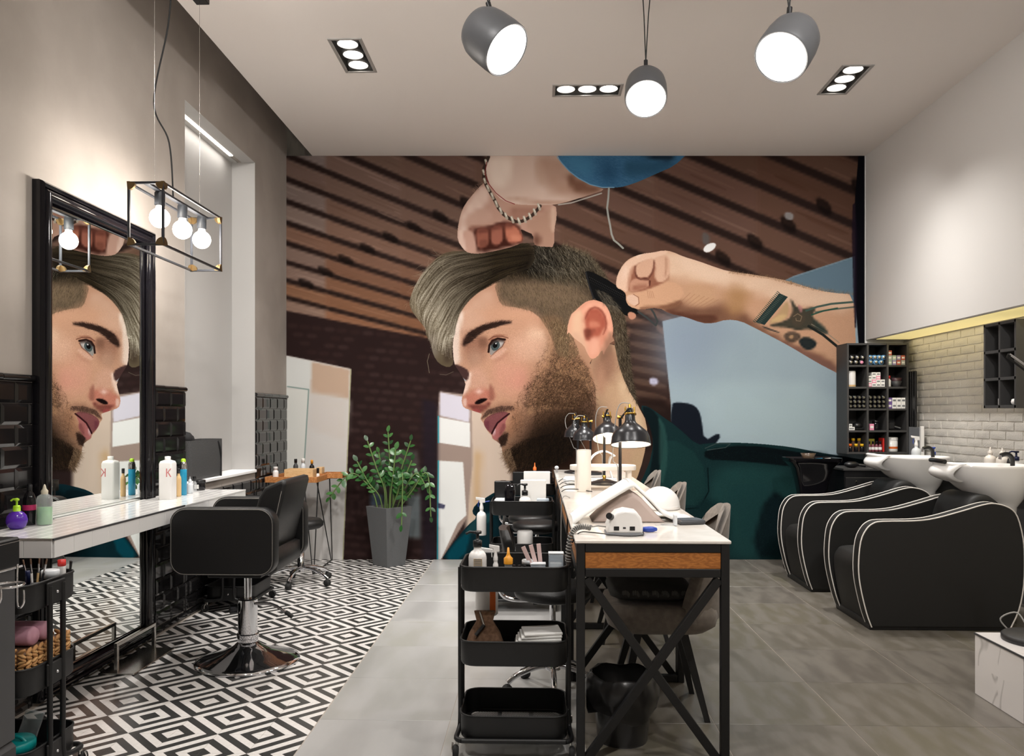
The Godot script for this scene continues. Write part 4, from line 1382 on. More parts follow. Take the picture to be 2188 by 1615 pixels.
	p.line([1275, 464, 1292, 474, 1294, 495, 1281, 504], 2.5, 150, 104, 84, 0.7)
	for k in 4:
		p.line([(1240 + (480 + k * 12) * 0.29722 - 540) * 1.56815, (480 + 476 * 0.29722 - 333) * 1.56815, (1240 + (488 + k * 14) * 0.29722 - 540) * 1.56815, (480 + 530 * 0.29722 - 333) * 1.56815], 2.0, 170, 124, 98, 0.35)
	for k in 7:
		p.line([(1240 + (700 + k * 30) * 0.29722 - 540) * 1.56815, (480 + (575 + k * 4) * 0.29722 - 333) * 1.56815, (1240 + (790 + k * 34) * 0.29722 - 540) * 1.56815, (480 + (490 + k * 8) * 0.29722 - 333) * 1.56815], 3.0, 160, 116, 90, 0.16)
	p.speckle([1219, 319, 2016, 417, 2016, 697, 1238, 529], 120000, 0.05)
	# tattoo: an open cut-throat clipper with comb teeth
	p.poly([1764, 460, 1792, 473, 1714, 567, 1684, 557], 44, 58, 56, 0)
	for k in 22:
		var t := k / 21.0
		p.line([(1240 + lerpf(1428, 1256, t) * 0.29722 - 540) * 1.56815, (480 + lerpf(490, 702, t) * 0.29722 - 333) * 1.56815, (1240 + lerpf(1412, 1240, t) * 0.29722 - 540) * 1.56815, (480 + lerpf(480, 690, t) * 0.29722 - 333) * 1.56815], 2.4, 60, 74, 66, 0.9)
		p.line([(1240 + lerpf(1440, 1268, t) * 0.29722 - 540) * 1.56815, (480 + lerpf(500, 706, t) * 0.29722 - 333) * 1.56815, (1240 + lerpf(1462, 1290, t) * 0.29722 - 540) * 1.56815, (480 + lerpf(512, 716, t) * 0.29722 - 333) * 1.56815], 1.6, 96, 108, 98, 0.6)
	p.soft([1792, 478, 1760, 529, 1718, 567, 1774, 552, 1797, 529], 190, 158, 118, 0.9, 10.0)
	p.soft([1797, 469, 1827, 517, 1890, 503, 1869, 547, 1941, 601, 1862, 578, 1825, 587, 1797, 576, 1715, 570, 1788, 552, 1813, 529], 58, 58, 50, 0.9, 10.0)
	p.soft([1727, 557, 1769, 529, 1792, 533, 1769, 557], 214, 182, 132, 0.8, 10.0)
	p.soft([1797, 529, 1825, 519, 1853, 538, 1843, 566, 1811, 575], 82, 72, 60, 0.8, 10.0)
	p.line([1811, 538, 1825, 529, 1839, 538, 1834, 554, 1820, 552, 1819, 543], 2.5, 150, 128, 104, 0.6)
	p.soft([1825, 496, 1843, 510, 1839, 529, 1829, 519], 190, 130, 130, 0.7, 8.0)
	p.line([1853, 519, 1890, 506, 1937, 496, 2018, 489], 7.0, 70, 92, 84, 0.8)
	p.line([1885, 524, 1937, 515, 2018, 506], 6.0, 96, 104, 94, 0.7)
	p.line([1871, 533, 1913, 519, 1960, 510], 5.0, 40, 80, 66, 0.7)
	p.line([1862, 571, 1909, 599, 1960, 641], 9.0, 36, 40, 38, 0.9)
	p.line([1871, 564, 1918, 590, 1965, 627], 3.0, 150, 140, 124, 0.6)
	p.soft([1699, 568, 1760, 589, 1769, 596, 1718, 580], 40, 44, 46, 0.9, 6.0)
	p.soft([1774, 599, 1806, 585, 1843, 603, 1815, 627, 1788, 622], 70, 60, 52, 0.8, 10.0)
	p.soft([1797, 603, 1811, 599, 1811, 613, 1797, 613], 206, 162, 120, 0.7, 6.0)
	p.soft([1825, 617, 1853, 603, 1890, 622, 1885, 641, 1862, 653, 1839, 643], 34, 42, 44, 0.95, 10.0)
	p.soft([1871, 538, 1918, 575, 1932, 603, 1890, 585], 48, 60, 56, 0.8, 14.0)
	p.keep(main, Print.rounded([1216, 429, 1221, 398, 1242, 361, 1265, 342, 1303, 328, 1340, 324, 1377, 316, 1405, 321, 1443, 338, 1494, 353, 1540, 370, 1592, 387, 1657, 395, 1727, 406, 1797, 420, 1867, 443, 1937, 459, 2018, 464, 2018, 624, 2025, 762, 1955, 727, 1890, 693, 1797, 637, 1727, 600, 1680, 576, 1634, 553, 1587, 548, 1540, 562, 1503, 560, 1447, 539, 1396, 529, 1359, 508, 1298, 516, 1261, 506, 1249, 485, 1251, 464, 1238, 450, 1220, 443]))
	p.fur([1592, 387, 1727, 405, 1867, 443, 2011, 464, 2011, 468, 1867, 450, 1727, 413, 1592, 394], 900, Vector2(0.5, -0.85), 0.5, 5, 14, [c3(176, 142, 108), c3(110, 84, 62)], 0.5, 0.6)
	p.soft([1256, 529, 1265, 522, 1284, 529, 1286, 543, 1270, 552, 1259, 543], 196, 140, 116, 1.0, 4.0)
	p.soft([2017, -20, 2070, -20, 2070, 638, 2017, 638], 14, 14, 20, 1.0, 3.0)
	p.soft([2004, 168, 2023, 152, 2023, 576, 2014, 576], 30, 22, 34, 0.8, 5.0)
	# ---- left hand over the crown
	main = p.img
	p.img = main.duplicate()
	p.img.fill(c3(182, 144, 128))
	p.soft([694, 288, 686, 246, 698, 192, 736, 133, 777, 91, 802, 133, 769, 179, 736, 229], 214, 186, 172, 0.95, 30.0)
	p.soft([711, 204, 769, 171, 811, 192, 794, 229, 744, 238, 711, 246], 190, 154, 138, 0.9, 24.0)
	p.soft([719, 233, 794, 238, 828, 229, 794, 246, 748, 254, 727, 263], 134, 92, 78, 0.8, 14.0)
	p.soft([694, 288, 711, 263, 744, 283, 752, 321, 719, 329], 206, 168, 150, 0.8, 16.0)
	p.soft([736, 246, 790, 240, 836, 219, 878, 225, 899, 243, 913, 288, 878, 300, 752, 329, 742, 288], 62, 32, 26, 1.0, 16.0)
	p.soft([750, 248, 769, 242, 789, 245, 794, 271, 790, 300, 769, 311, 755, 309, 749, 283], 146, 90, 74, 1.0, 12.0)
	p.soft([799, 244, 819, 234, 834, 232, 841, 263, 838, 288, 823, 301, 803, 299, 797, 271], 154, 96, 80, 1.0, 12.0)
	p.soft([843, 231, 865, 229, 885, 238, 899, 258, 908, 283, 886, 294, 857, 294, 848, 271], 182, 114, 92, 1.0, 12.0)
	p.soft([751, 246, 790, 242, 836, 223, 878, 229, 878, 242, 836, 242, 790, 256, 752, 263], 104, 60, 50, 0.75, 16.0)
	p.soft([757, 283, 790, 279, 790, 304, 761, 311], 110, 66, 54, 0.6, 14.0)
	p.soft([861, 263, 890, 263, 903, 283, 869, 288], 206, 136, 110, 0.6, 16.0)
	p.soft([692, 288, 698, 263, 719, 248, 741, 258, 748, 288, 752, 321, 723, 328, 702, 313], 196, 156, 140, 1.0, 14.0)
	p.soft([686, 283, 690, 254, 702, 246, 711, 288, 719, 321, 702, 313], 224, 194, 180, 0.8, 12.0)
	p.soft([911, 229, 961, 192, 1015, 175, 1018, 212, 1009, 263, 1009, 313, 944, 304, 938, 263], 168, 132, 114, 0.95, 24.0)
	p.soft([936, 263, 965, 263, 961, 304, 940, 300], 96, 64, 52, 0.8, 20.0)
	p.soft([995, 171, 1018, 167, 1018, 246, 999, 263], 206, 176, 156, 0.7, 18.0)
	p.soft([899, 225, 970, 183, 1003, 167, 919, 171, 857, 171, 861, 212], 150, 110, 94, 0.8, 24.0)
	p.keep(main, Print.rounded([790, 85, 769, 94, 744, 121, 711, 162, 696, 196, 686, 246, 686, 283, 706, 314, 723, 326, 757, 329, 819, 318, 880, 302, 910, 286, 904, 263, 896, 244, 919, 255, 939, 263, 941, 296, 957, 303, 986, 305, 1010, 306, 1010, 246, 1019, 204, 1015, 160, 919, 154, 836, 121]))
	p.fur([736, 121, 752, 96, 790, 83, 769, 104, 744, 129], 120, Vector2(-0.7, -0.6), 0.4, 6, 14, [c3(150, 120, 104)], 0.5, 0.5)
	# ---- forearm of the left arm, sleeve and bracelet
	main = p.img
	p.img = main.duplicate()
	p.img.fill(c3(206, 180, 166))
	p.soft([786, -5, 878, -5, 857, 100, 811, 112, 786, 70], 226, 206, 192, 0.9, 40.0)
	p.soft([940, -5, 1028, -5, 1095, 79, 1187, 112, 1086, 146, 982, 121], 176, 142, 124, 0.9, 50.0)
	p.soft([1045, 50, 1107, 85, 1187, 112, 1128, 133, 1066, 121], 116, 82, 66, 0.95, 30.0)
	p.soft([819, 133, 919, 158, 1024, 167, 1128, 133, 1045, 154, 919, 146], 176, 140, 122, 0.8, 20.0)
	p.soft([940, 20, 970, 12, 986, 87, 961, 104], 190, 158, 140, 0.6, 30.0)
	p.keep(main, Print.rounded([790, -13, 1020, -13, 1036, 25, 1066, 54, 1107, 85, 1153, 105, 1182, 114, 1128, 131, 1066, 151, 1013, 164, 961, 166, 878, 163, 836, 151, 807, 121, 790, 88, 782, 58, 783, 20]))
	main = p.img
	p.img = main.duplicate()
	p.img.fill(c3(62, 106, 140))
	p.fur([1020, -5, 1411, -5, 1411, 35, 1212, 107, 1086, 75], 5000, Vector2(0.9, 0.2), 0.2, 6, 16, [c3(96, 140, 170), c3(40, 76, 108)], 0.35)
	p.soft([1020, -9, 1128, -9, 1153, 70, 1095, 75], 70, 120, 152, 0.8, 40.0)
	p.soft([1149, 12, 1212, 20, 1237, 96, 1170, 100], 38, 72, 102, 0.7, 70.0)
	p.soft([1253, 4, 1411, 20, 1411, 45, 1295, 79, 1237, 62], 46, 82, 108, 0.8, 36.0)
	p.soft([1279, -9, 1411, -9, 1411, 20, 1337, 12], 28, 40, 52, 0.9, 20.0)
	p.keep(main, Print.rounded([1015, -13, 1462, -13, 1411, 35, 1358, 57, 1295, 86, 1245, 103, 1212, 107, 1170, 107, 1128, 96, 1086, 75, 1057, 50, 1032, 20]))
	p.line([1020, 4, 1036, 25, 1061, 52, 1091, 75, 1130, 96, 1170, 106, 1212, 106], 4.0, 120, 160, 186, 0.6)
	p.line([1024, 164, 1066, 158, 1120, 141, 1170, 125], 4.5, 176, 172, 164, 0.7)
	p.line([1193, 109, 1191, 141, 1187, 175, 1191, 204, 1197, 233, 1202, 263, 1210, 283, 1224, 294, 1242, 311], 6.5, 158, 158, 152, 1.0)
	var chain := [790, 4, 775, 41, 774, 73, 782, 98, 796, 123, 811, 150, 823, 175, 840, 196, 859, 210, 882, 221, 903, 219, 921, 210, 938, 198, 953, 181, 966, 164]
	for i in chain.size() / 2 - 1:
		var a := Vector2(chain[i * 2], chain[i * 2 + 1])
		var b := Vector2(chain[i * 2 + 2], chain[i * 2 + 3])
		p.line([a.x, a.y, b.x, b.y], 11.0, 58, 46, 40, 0.9)
	for i in chain.size() / 2 - 1:
		for h in 1:
			var a := Vector2(chain[i * 2], chain[i * 2 + 1]).lerp(Vector2(chain[i * 2 + 2], chain[i * 2 + 3]), 0.5)
			var d := Vector2(3.5, 10.0) if i > 2 else Vector2(2.5, 8.0)
			p.line([a.x - d.x, a.y - d.y, a.x + d.x, a.y + d.y], 8.5, 172, 163, 148, 0.95)
			p.line([a.x - d.x, a.y - d.y, a.x + d.x * 0.3, a.y], 3.0, 228, 222, 208, 0.8)
	p.line([784, 20, 778, 58, 790, 93, 815, 125, 848, 151, 878, 162], 2.2, 120, 30, 34, 0.8)

# ---------------------------------------------------------------- small ware
func bottle(called: String, label: String, at: Vector3, r: float, h: float, m: Material, cr: float, ch: float, cm: Material, kind := "cap", group := "", turn := 0.0) -> Node3D:
	var t := thing(called, label, "bottle" if kind != "jar" else "jar", at, turn, group)
	if kind == "jar":
		part(t, "body", turn_mesh([[r * 0.2, 0.0], [r * 0.94, 0.0], [r, 0.004], [r, h * 0.93], [r * 0.95, h], [r * 0.3, h]], 20), m)
	else:
		part(t, "body", turn_mesh([[r * 0.2, 0.0], [r * 0.9, 0.0], [r, 0.005], [r, h * 0.72], [r * 0.93, h * 0.8], [r * 0.72, h * 0.87], [cr * 0.85, h * 0.92], [cr * 0.85, h]], 20), m)
	match kind:
		"cap", "jar":
			part(t, "cap", turn_mesh([[cr * 0.2, h], [cr, h], [cr, h + ch * 0.9], [cr * 0.9, h + ch], [cr * 0.1, h + ch]], 16), cm)
		"dropper":
			part(t, "cap", turn_mesh([[cr, h], [cr, h + ch * 0.35], [cr * 0.6, h + ch * 0.45], [cr * 0.35, h + ch * 0.6], [cr * 0.2, h + ch], [0.001, h + ch]], 14), cm)
		"pump":
			var s := Shape.new()
			s.lathe([[cr * 0.3, h], [cr, h], [cr, h + ch * 0.38], [cr * 0.8, h + ch * 0.42], [cr * 0.35, h + ch * 0.44], [cr * 0.35, h + ch * 0.8], [cr * 0.9, h + ch * 0.84], [cr * 0.9, h + ch], [0.001, h + ch]], 16)
			s.tube([Vector3(0, h + ch * 0.92, 0), Vector3(-cr * 1.7, h + ch * 0.95, 0), Vector3(-cr * 2.6, h + ch * 0.82, 0)], cr * 0.28, 8)
			part(t, "pump", s.done(), cm)
		"spray":
			var s := Shape.new()
			s.lathe([[cr, h], [cr, h + ch * 0.2], [cr * 0.8, h + ch * 0.3], [cr * 0.6, h + ch * 0.55]], 14)
			s.slab(PackedVector2Array([Vector2(-cr * 2.8, h + ch), Vector2(cr * 1.6, h + ch * 0.9), Vector2(cr * 1.8, h + ch * 0.55), Vector2(-cr * 1.0, h + ch * 0.5), Vector2(-cr * 1.1, h + ch * 0.75), Vector2(-cr * 2.8, h + ch * 0.8)]), -cr * 0.45, cr * 0.45, 0.002)
			part(t, "spray_head", s.done(), M["white_plastic"])
			s = Shape.new()
			s.tube([Vector3(-cr * 1.2, h + ch * 0.7, 0), Vector3(-cr * 1.7, h + ch * 0.5, 0), Vector3(-cr * 1.6, h + ch * 0.2, 0)], cr * 0.2, 6)
			part(t, "trigger", s.done(), cm)
	return t

# flat lettering on a thing, facing local +z
func lettering(parent: Node, words: String, height: float, m: Material, at: Vector3, turn := Vector3.ZERO, bold := false) -> void:
	var tm := TextMesh.new()
	tm.text = words
	var f := SystemFont.new()
	f.font_names = PackedStringArray(["Droid Sans"])
	if bold: f.font_weight = 700
	tm.font = f
	tm.font_size = 32
	tm.pixel_size = height / 24.0
	tm.depth = 0.0006
	part(parent, "print", tm, m, at, turn)

func ring(w: float, d: float, r: float, y: float) -> PackedVector3Array:
	var out := PackedVector3Array()
	for p in round_rect(w, d, r, 4):
		out.append(Vector3(p.x, y, p.y))
	return out

func tray_mesh(w: float, d: float, h: float, r := 0.06, open := false) -> ArrayMesh:
	var s := Shape.new()
	s.skin([ring(w - 0.012, d - 0.012, r, 0.0), ring(w, d, r, 0.01), ring(w, d, r, h)], true, false)
	s.skin([ring(w - 0.006, d - 0.006, r, h), ring(w - 0.006, d - 0.006, r, 0.008)], true, false, 2)
	s.smooth(-1)
	var fl := ring(w - 0.008, d - 0.008, r, 0.006)
	var fi := ring(w - 0.05, d - 0.05, r * 0.7, 0.006)
	for k in fl.size():
		if open:
			s.quad(fl[k], fl[(k + 1) % fl.size()], fi[(k + 1) % fl.size()], fi[k], Vector3(0, -1, 0))
			continue
		s.tri(Vector3(0, 0.006, 0), fl[k], fl[(k + 1) % fl.size()], Vector3(0, -1, 0))
	var rim := []
	for p in round_rect(w, d, r, 4):
		rim.append(Vector3(p.x, h, p.y))
	s.tube(rim, 0.0045, 6, true)
	return s.done()

var trolley0: Node3D
func trolley(label: String, at: Vector3, turn: float) -> Node3D:
	if trolley0:
		return copy(trolley0, label, at, turn)
	var t := thing("utility_trolley", label, "trolley", at, turn, "black three tier trolleys")
	trolley0 = t
	var bm := M["black_metal"] as Material
	for y in [0.075, 0.378, 0.682]:
		var tray := part(t, "tray", tray_mesh(0.44, 0.345, 0.1, 0.06, y < 0.1), bm, Vector3(0, y, 0))
		if y < 0.1:   # perforated bottom: a fine lattice one can see the floor through
			var net := Shape.new()
			for k in range(-26, 27):
				for e in [-1, 1]:
					var c := k * 0.0115
					var lo := maxf(-0.2, c - 0.15)
					var hi := minf(0.2, c + 0.15)
					if hi - lo < 0.02: continue
					var p := Vector3(lo, 0.005, e * (lo - c))
					var q := Vector3(hi, 0.005, e * (hi - c))
					var side := Vector3(0.0017, 0, -e * 0.0017)
					net.quad(p - side, q - side, q + side, p + side, Vector3(0, -1, 0))
			for e in [-1, 1]:
				net.box(Vector3(e * 0.07, 0.004, 0), Vector3(0.02, 0.004, 0.3))
			var mesh_floor := part(tray, "mesh_floor", net.done(), bm)
			mesh_floor.set_meta("kind", "stuff")
	for z in [-1, 1]:
		part(t, "base_bar", rod([Vector3(-0.212, 0.078, z * 0.177), Vector3(0.212, 0.078, z * 0.177)], 0.0105, 10), bm)
	for e in [-1, 1]:
		for z in [-1, 1]:
			part(t, "post", rod(curve([Vector3(e * 0.229, 0.76, z * 0.042), Vector3(e * 0.229, 0.3, z * 0.042), Vector3(e * 0.229, 0.12, z * 0.042), Vector3(e * 0.232, 0.085, z * 0.07), Vector3(e * 0.236, 0.078, z * 0.15), Vector3(e * 0.21, 0.078, z * 0.178)], 4), 0.0105, 10), bm)
			var c := part(t, "caster", bx(Vector3(0.012, 0.03, 0.02), 0.003), M["steel"], Vector3(e * 0.232, 0.062, z * 0.155))
			var s := Shape.new()
			s.xf = Transform3D(Basis(Vector3.FORWARD, PI / 2), Vector3(e * 0.005, -0.034, z * 0.01))
			s.lathe([[0.005, -0.011], [0.022, -0.011], [0.028, -0.007], [0.028, 0.007], [0.022, 0.011], [0.005, 0.011]], 18)
			part(c, "wheel", s.done(), M["rubber"])
			s = Shape.new()
			s.tube([Vector3(e * 0.018, 0.0, 0), Vector3(e * 0.02, -0.02, z * 0.008), Vector3(e * 0.018, -0.036, z * 0.01)], 0.004, 6)
			part(c, "fork", s.done(), M["steel"])
		for y in [0.125, 0.428, 0.732]:
			part(t, "clamp", bx(Vector3(0.012, 0.085, 0.115), 0.004), bm, Vector3(e * 0.226, y, 0))
			part(t, "screw", turn_mesh([[0.001, 0.006], [0.005, 0.005], [0.006, 0.0]], 10), M["chrome"], Vector3(e * 0.232, y, 0), Vector3(0, 0, -e * PI / 2))
	return t

# ---------------------------------------------------------------- mirror bar
func left_wall_things() -> void:
	# standing mirror
	var t := thing("wall_mirror", "tall mirror in a glossy black moulded frame standing behind the white counter", "mirror", Vector3(WALL_L, 0.015, -4.418))
	var prof := [[0.0, 0.0], [0.0, 0.035], [0.06, 0.05], [0.14, 0.056], [0.24, 0.05], [0.3, 0.04], [0.36, 0.05], [0.5, 0.06], [0.66, 0.056], [0.8, 0.04], [0.88, 0.026], [0.94, 0.028], [1.0, 0.018], [1.0, 0.0]]
	var hw := 0.583
	var hh := 2.526
	var fw := 0.108
	var oc := [Vector2(-hw, 0), Vector2(hw, 0), Vector2(hw, hh), Vector2(-hw, hh)]
	var ic := [Vector2(-hw + fw, fw), Vector2(hw - fw, fw), Vector2(hw - fw, hh - fw), Vector2(-hw + fw, hh - fw)]
	for k in 4:
		var l := (k + 1) % 4
		var s := Shape.new()
		var ra := PackedVector3Array()
		var rb := PackedVector3Array()
		for q in prof:
			var a: Vector2 = oc[k].lerp(ic[k], q[0])
			var b: Vector2 = oc[l].lerp(ic[l], q[0])
			ra.append(Vector3(q[1], a.y, a.x))
			rb.append(Vector3(q[1], b.y, b.x))
		s.skin([ra, rb], false, false)
		part(t, "frame_rail", s.done(), M["black_gloss"])
	part(t, "mirror_glass", bx(Vector3(0.006, hh - 2 * fw + 0.01, 2 * (hw - fw) + 0.01), 0.0), M["mirror"], Vector3(0.016, hh / 2, 0))
	# tiled counter, notched round the mirror frame
	t = thing("tiled_counter", "long white tiled counter shelf running in front of the mirror", "counter", Vector3(-2.0, 0.82, -4.39))
	var o := t.position
	var s := Shape.new()
	s.box(Vector3(-2.177, 0.8505, -4.39) - o, Vector3(0.36, 0.075, 2.2), 0.002)
	s.box(Vector3(-2.379, 0.8505, -4.42) - o, Vector3(0.044, 0.075, 0.93), 0.0)
	s.box(Vector3(-2.385, 0.8505, -3.555) - o, Vector3(0.056, 0.075, 0.53), 0.0)
	s.box(Vector3(-2.385, 0.8505, -5.25) - o, Vector3(0.056, 0.075, 0.48), 0.0)
	part(t, "body", s.done(), M["tile_grout"])
	var long_tile := bx(Vector3(0.0575, 0.006, 0.198), 0.0015)
	for r in 6:
		var d := 3.29 - (0.1 if r % 2 else 0.0)
		while d < 5.49:
			var a := maxf(d, 3.29)
			var b := minf(d + 0.2, 5.49)
			if b - a > 0.03:
				part(t, "top_tile", long_tile if b - a > 0.199 else bx(Vector3(0.0575, 0.006, b - a - 0.002), 0.0015), M["white_tile"], Vector3(-2.025 - r * 0.06, 0.8915, -(a + b) / 2) - o)
			d += 0.2
	for k in 16:
		var w := 0.143 if k < 15 else 0.055
		part(t, "front_tile", bx(Vector3(0.007, 0.072, w - 0.002), 0.001), M["white_tile"], Vector3(-1.9935, 0.85, -(3.29 + k * 0.143 + w / 2)) - o)
	for k in 3:
		part(t, "front_tile", bx(Vector3(0.118, 0.072, 0.007), 0.001), M["white_tile"], Vector3(-2.057 - k * 0.12, 0.85, -3.2865) - o)
	part(t, "edge_trim", bx(Vector3(0.008, 0.009, 1.25), 0.001), M["charcoal"], Vector3(-1.9925, 0.8905, -3.91) - o)
	part(t, "edge_trim", bx(Vector3(0.008, 0.009, 0.95), 0.001), M["white_tile"], Vector3(-1.9925, 0.8905, -5.015) - o)
	part(t, "edge_trim", bx(Vector3(0.36, 0.009, 0.008), 0.001), M["steel"], Vector3(-2.175, 0.8905, -3.2855) - o)
	# bottles on the counter
	var top := 0.8945
	t = thing("pump_bottle", "round purple pump bottle with a lime green pump on the counter", "bottle", Vector3(-2.325, top, -3.56))
	part(t, "body", turn_mesh([[0.01, 0.0], [0.025, 0.001], [0.036, 0.012], [0.043, 0.03], [0.0435, 0.042], [0.039, 0.06], [0.028, 0.073], [0.016, 0.079], [0.013, 0.082]], 28), M["purple"])
	part(t, "collar", turn_mesh([[0.005, 0.078], [0.0155, 0.078], [0.015, 0.1], [0.013, 0.105], [0.002, 0.106]], 20), M["lime"])
	s = Shape.new()
	s.lathe([[0.0045, 0.105], [0.0045, 0.125], [0.01, 0.127], [0.011, 0.134], [0.004, 0.138], [0.001, 0.138]], 14)
	s.tube([Vector3(0, 0.132, 0), Vector3(-0.014, 0.133, 0.003), Vector3(-0.024, 0.126, 0.004)], 0.0042, 8)
	part(t, "pump", s.done(), M["lime"])
	t = thing("black_bottle", "slim glossy black bottle with pink print behind the purple pump bottle", "bottle", Vector3(-2.35, top, -3.69))
	part(t, "body", turn_mesh([[0.01, 0.0], [0.026, 0.0], [0.027, 0.005], [0.029, 0.07], [0.027, 0.12], [0.019, 0.145], [0.011, 0.155], [0.011, 0.16]], 24), M["black_gloss"])
	part(t, "cap", turn_mesh([[0.011, 0.158], [0.012, 0.185], [0.008, 0.19], [0.001, 0.19]], 16), M["black_plastic"])
	part(t, "label_band", turn_mesh([[0.0293, 0.07], [0.0284, 0.095]], 24), mat("magenta", rgb(180, 40, 95), 0.4))
	t = thing("gel_bottle", "clear squeeze bottle half full of green gel with a pointed nozzle", "bottle", Vector3(-2.285, top, -3.7))
	part(t, "body", turn_mesh([[0.01, 0.001], [0.032, 0.001], [0.034, 0.006], [0.034, 0.115], [0.03, 0.132], [0.016, 0.142], [0.012, 0.144]], 24), M["clear"])
	part(t, "gel", turn_mesh([[0.002, 0.003], [0.031, 0.003], [0.0325, 0.008], [0.0325, 0.082], [0.002, 0.083]], 24), M["green_gel"])
	part(t, "nozzle", turn_mesh([[0.015, 0.142], [0.0155, 0.158], [0.009, 0.166], [0.0055, 0.18], [0.002, 0.188], [0.0005, 0.188]], 16), mat("ivory", rgb(206, 198, 178), 0.5))
	# bottles by the far end of the mirror
	t = thing("shampoo_bottle", "large square white bottle with a pink letter beside the black mirror frame", "bottle", Vector3(-2.235, top, -4.85))
	s = Shape.new()
	s.skin([ring(0.076, 0.076, 0.012, 0.0), ring(0.08, 0.08, 0.012, 0.004), ring(0.08, 0.08, 0.012, 0.215), ring(0.07, 0.07, 0.014, 0.23), ring(0.036, 0.036, 0.014, 0.237)])
	part(t, "body", s.done(), M["white_plastic"])
	part(t, "cap", turn_mesh([[0.017, 0.237], [0.017, 0.258], [0.001, 0.26]], 18), M["white_plastic"])
	lettering(t, "K", 0.05, mat("print_pink", rgb(205, 120, 120), 0.6), Vector3(0.022, 0.16, 0.0405), Vector3.ZERO)
	bottle("lotion_bottle", "slim beige lotion bottle between the white bottle and the blue can", Vector3(-2.235, top, -5.0), 0.016, 0.145, M["beige"], 0.009, 0.03, M["black_plastic"])
	t = thing("spray_can", "blue aerosol can with a lime green cap on the counter", "spray can", Vector3(-2.245, top, -5.09))
	part(t, "body", turn_mesh([[0.018, 0.0], [0.0215, 0.003], [0.0215, 0.19], [0.018, 0.2], [0.017, 0.203]], 24), M["sky_blue"])
	part(t, "collar", turn_mesh([[0.0218, 0.165], [0.0218, 0.19], [0.019, 0.205], [0.016, 0.212]], 24), M["chrome"])
	part(t, "cap", turn_mesh([[0.015, 0.21], [0.014, 0.226], [0.009, 0.232], [0.001, 0.233]], 18), M["lime"])
	bottle("dropper_bottle", "small translucent white nozzle bottle beside the blue can", Vector3(-2.25, top, -5.2), 0.019, 0.075, M["frosted"], 0.01, 0.035, M["frosted"], "dropper")
	bottle("perfume_bottle", "small clear bottle with black cap behind the nozzle bottle", Vector3(-2.28, top, -5.34), 0.015, 0.07, M["clear"], 0.011, 0.03, M["black_plastic"])
	t = bottle("cream_jar", "low black jar with a white label at the counter's far end", Vector3(-2.285, top, -5.43), 0.038, 0.05, M["black_gloss"], 0.04, 0.02, M["black_plastic"], "jar")
	part(t, "label_patch", bx(Vector3(0.03, 0.028, 0.002), 0.0), M["paper"], Vector3(-0.004, 0.026, 0.0375))
	# foot rest
	t = thing("foot_rest", "stainless steel foot rest with a raised bar on the floor under the counter", "foot rest", Vector3(-2.27, 0.0, -4.56))
	part(t, "plate", bx(Vector3(0.2, 0.008, 0.5), 0.003), M["steel"], Vector3(0, 0.004, 0))
	for z in [-0.225, 0.205]:
		part(t, "post", bx(Vector3(0.02, 0.135, 0.02), 0.002), M["steel"], Vector3(-0.02, 0.075, z))
	part(t, "bar", bx(Vector3(0.02, 0.02, 0.45), 0.002), M["steel"], Vector3(-0.02, 0.151, -0.01))
	# felt bag in the niche
	t = thing("felt_basket", "charcoal felt storage basket with a strap on the window sill", "basket", Vector3(-2.53, 0.935, -5.95))
	s = Shape.new()
	var rings := []
	for k in 6:
		var f := k / 5.0
		rings.append(ring(0.17 + 0.006 * sin(f * PI), 0.60 + 0.03 * f, 0.04, 0.285 * f))
	s.skin(rings, true, false)
	rings.clear()
	for k in 2:
		rings.append(ring(0.155, 0.6, 0.035, 0.285 - 0.1 * k))
	s.skin(rings, true, false, 2)
	s.skin([ring(0.155, 0.6, 0.035, 0.285), ring(0.171, 0.63, 0.04, 0.285)], true, false, 4)
	s.box(Vector3(0, 0.16, 0), Vector3(0.14, 0.02, 0.56))
	part(t, "body", s.done(), M["felt"])
	part(t, "strap", rod(curve([Vector3(0.086, 0.27, -0.2), Vector3(0.094, 0.2, -0.23), Vector3(0.09, 0.1, -0.25), Vector3(0.093, -0.08, -0.24), Vector3(0.096, -0.19, -0.24)], 5), 0.008, 6), mat("strap", rgb(28, 28, 30), 0.8))
	part(t, "side_handle", rod(curve([Vector3(0.02, 0.2, -0.31), Vector3(0.02, 0.18, -0.345), Vector3(0.02, 0.12, -0.34), Vector3(0.02, 0.1, -0.31)], 5), 0.006, 6), M["strap"])
	s = Shape.new()
	s.ball(Vector3(0, 0.285, 0.2), Vector3(0.07, 0.06, 0.09), 12)
	s.ball(Vector3(0.03, 0.3, 0.24), Vector3(0.05, 0.05, 0.06), 10)
	single("folded_cloth", s.done(), M["strap"], "crumpled black cloth poking out of the felt basket", "cloth", t.position)

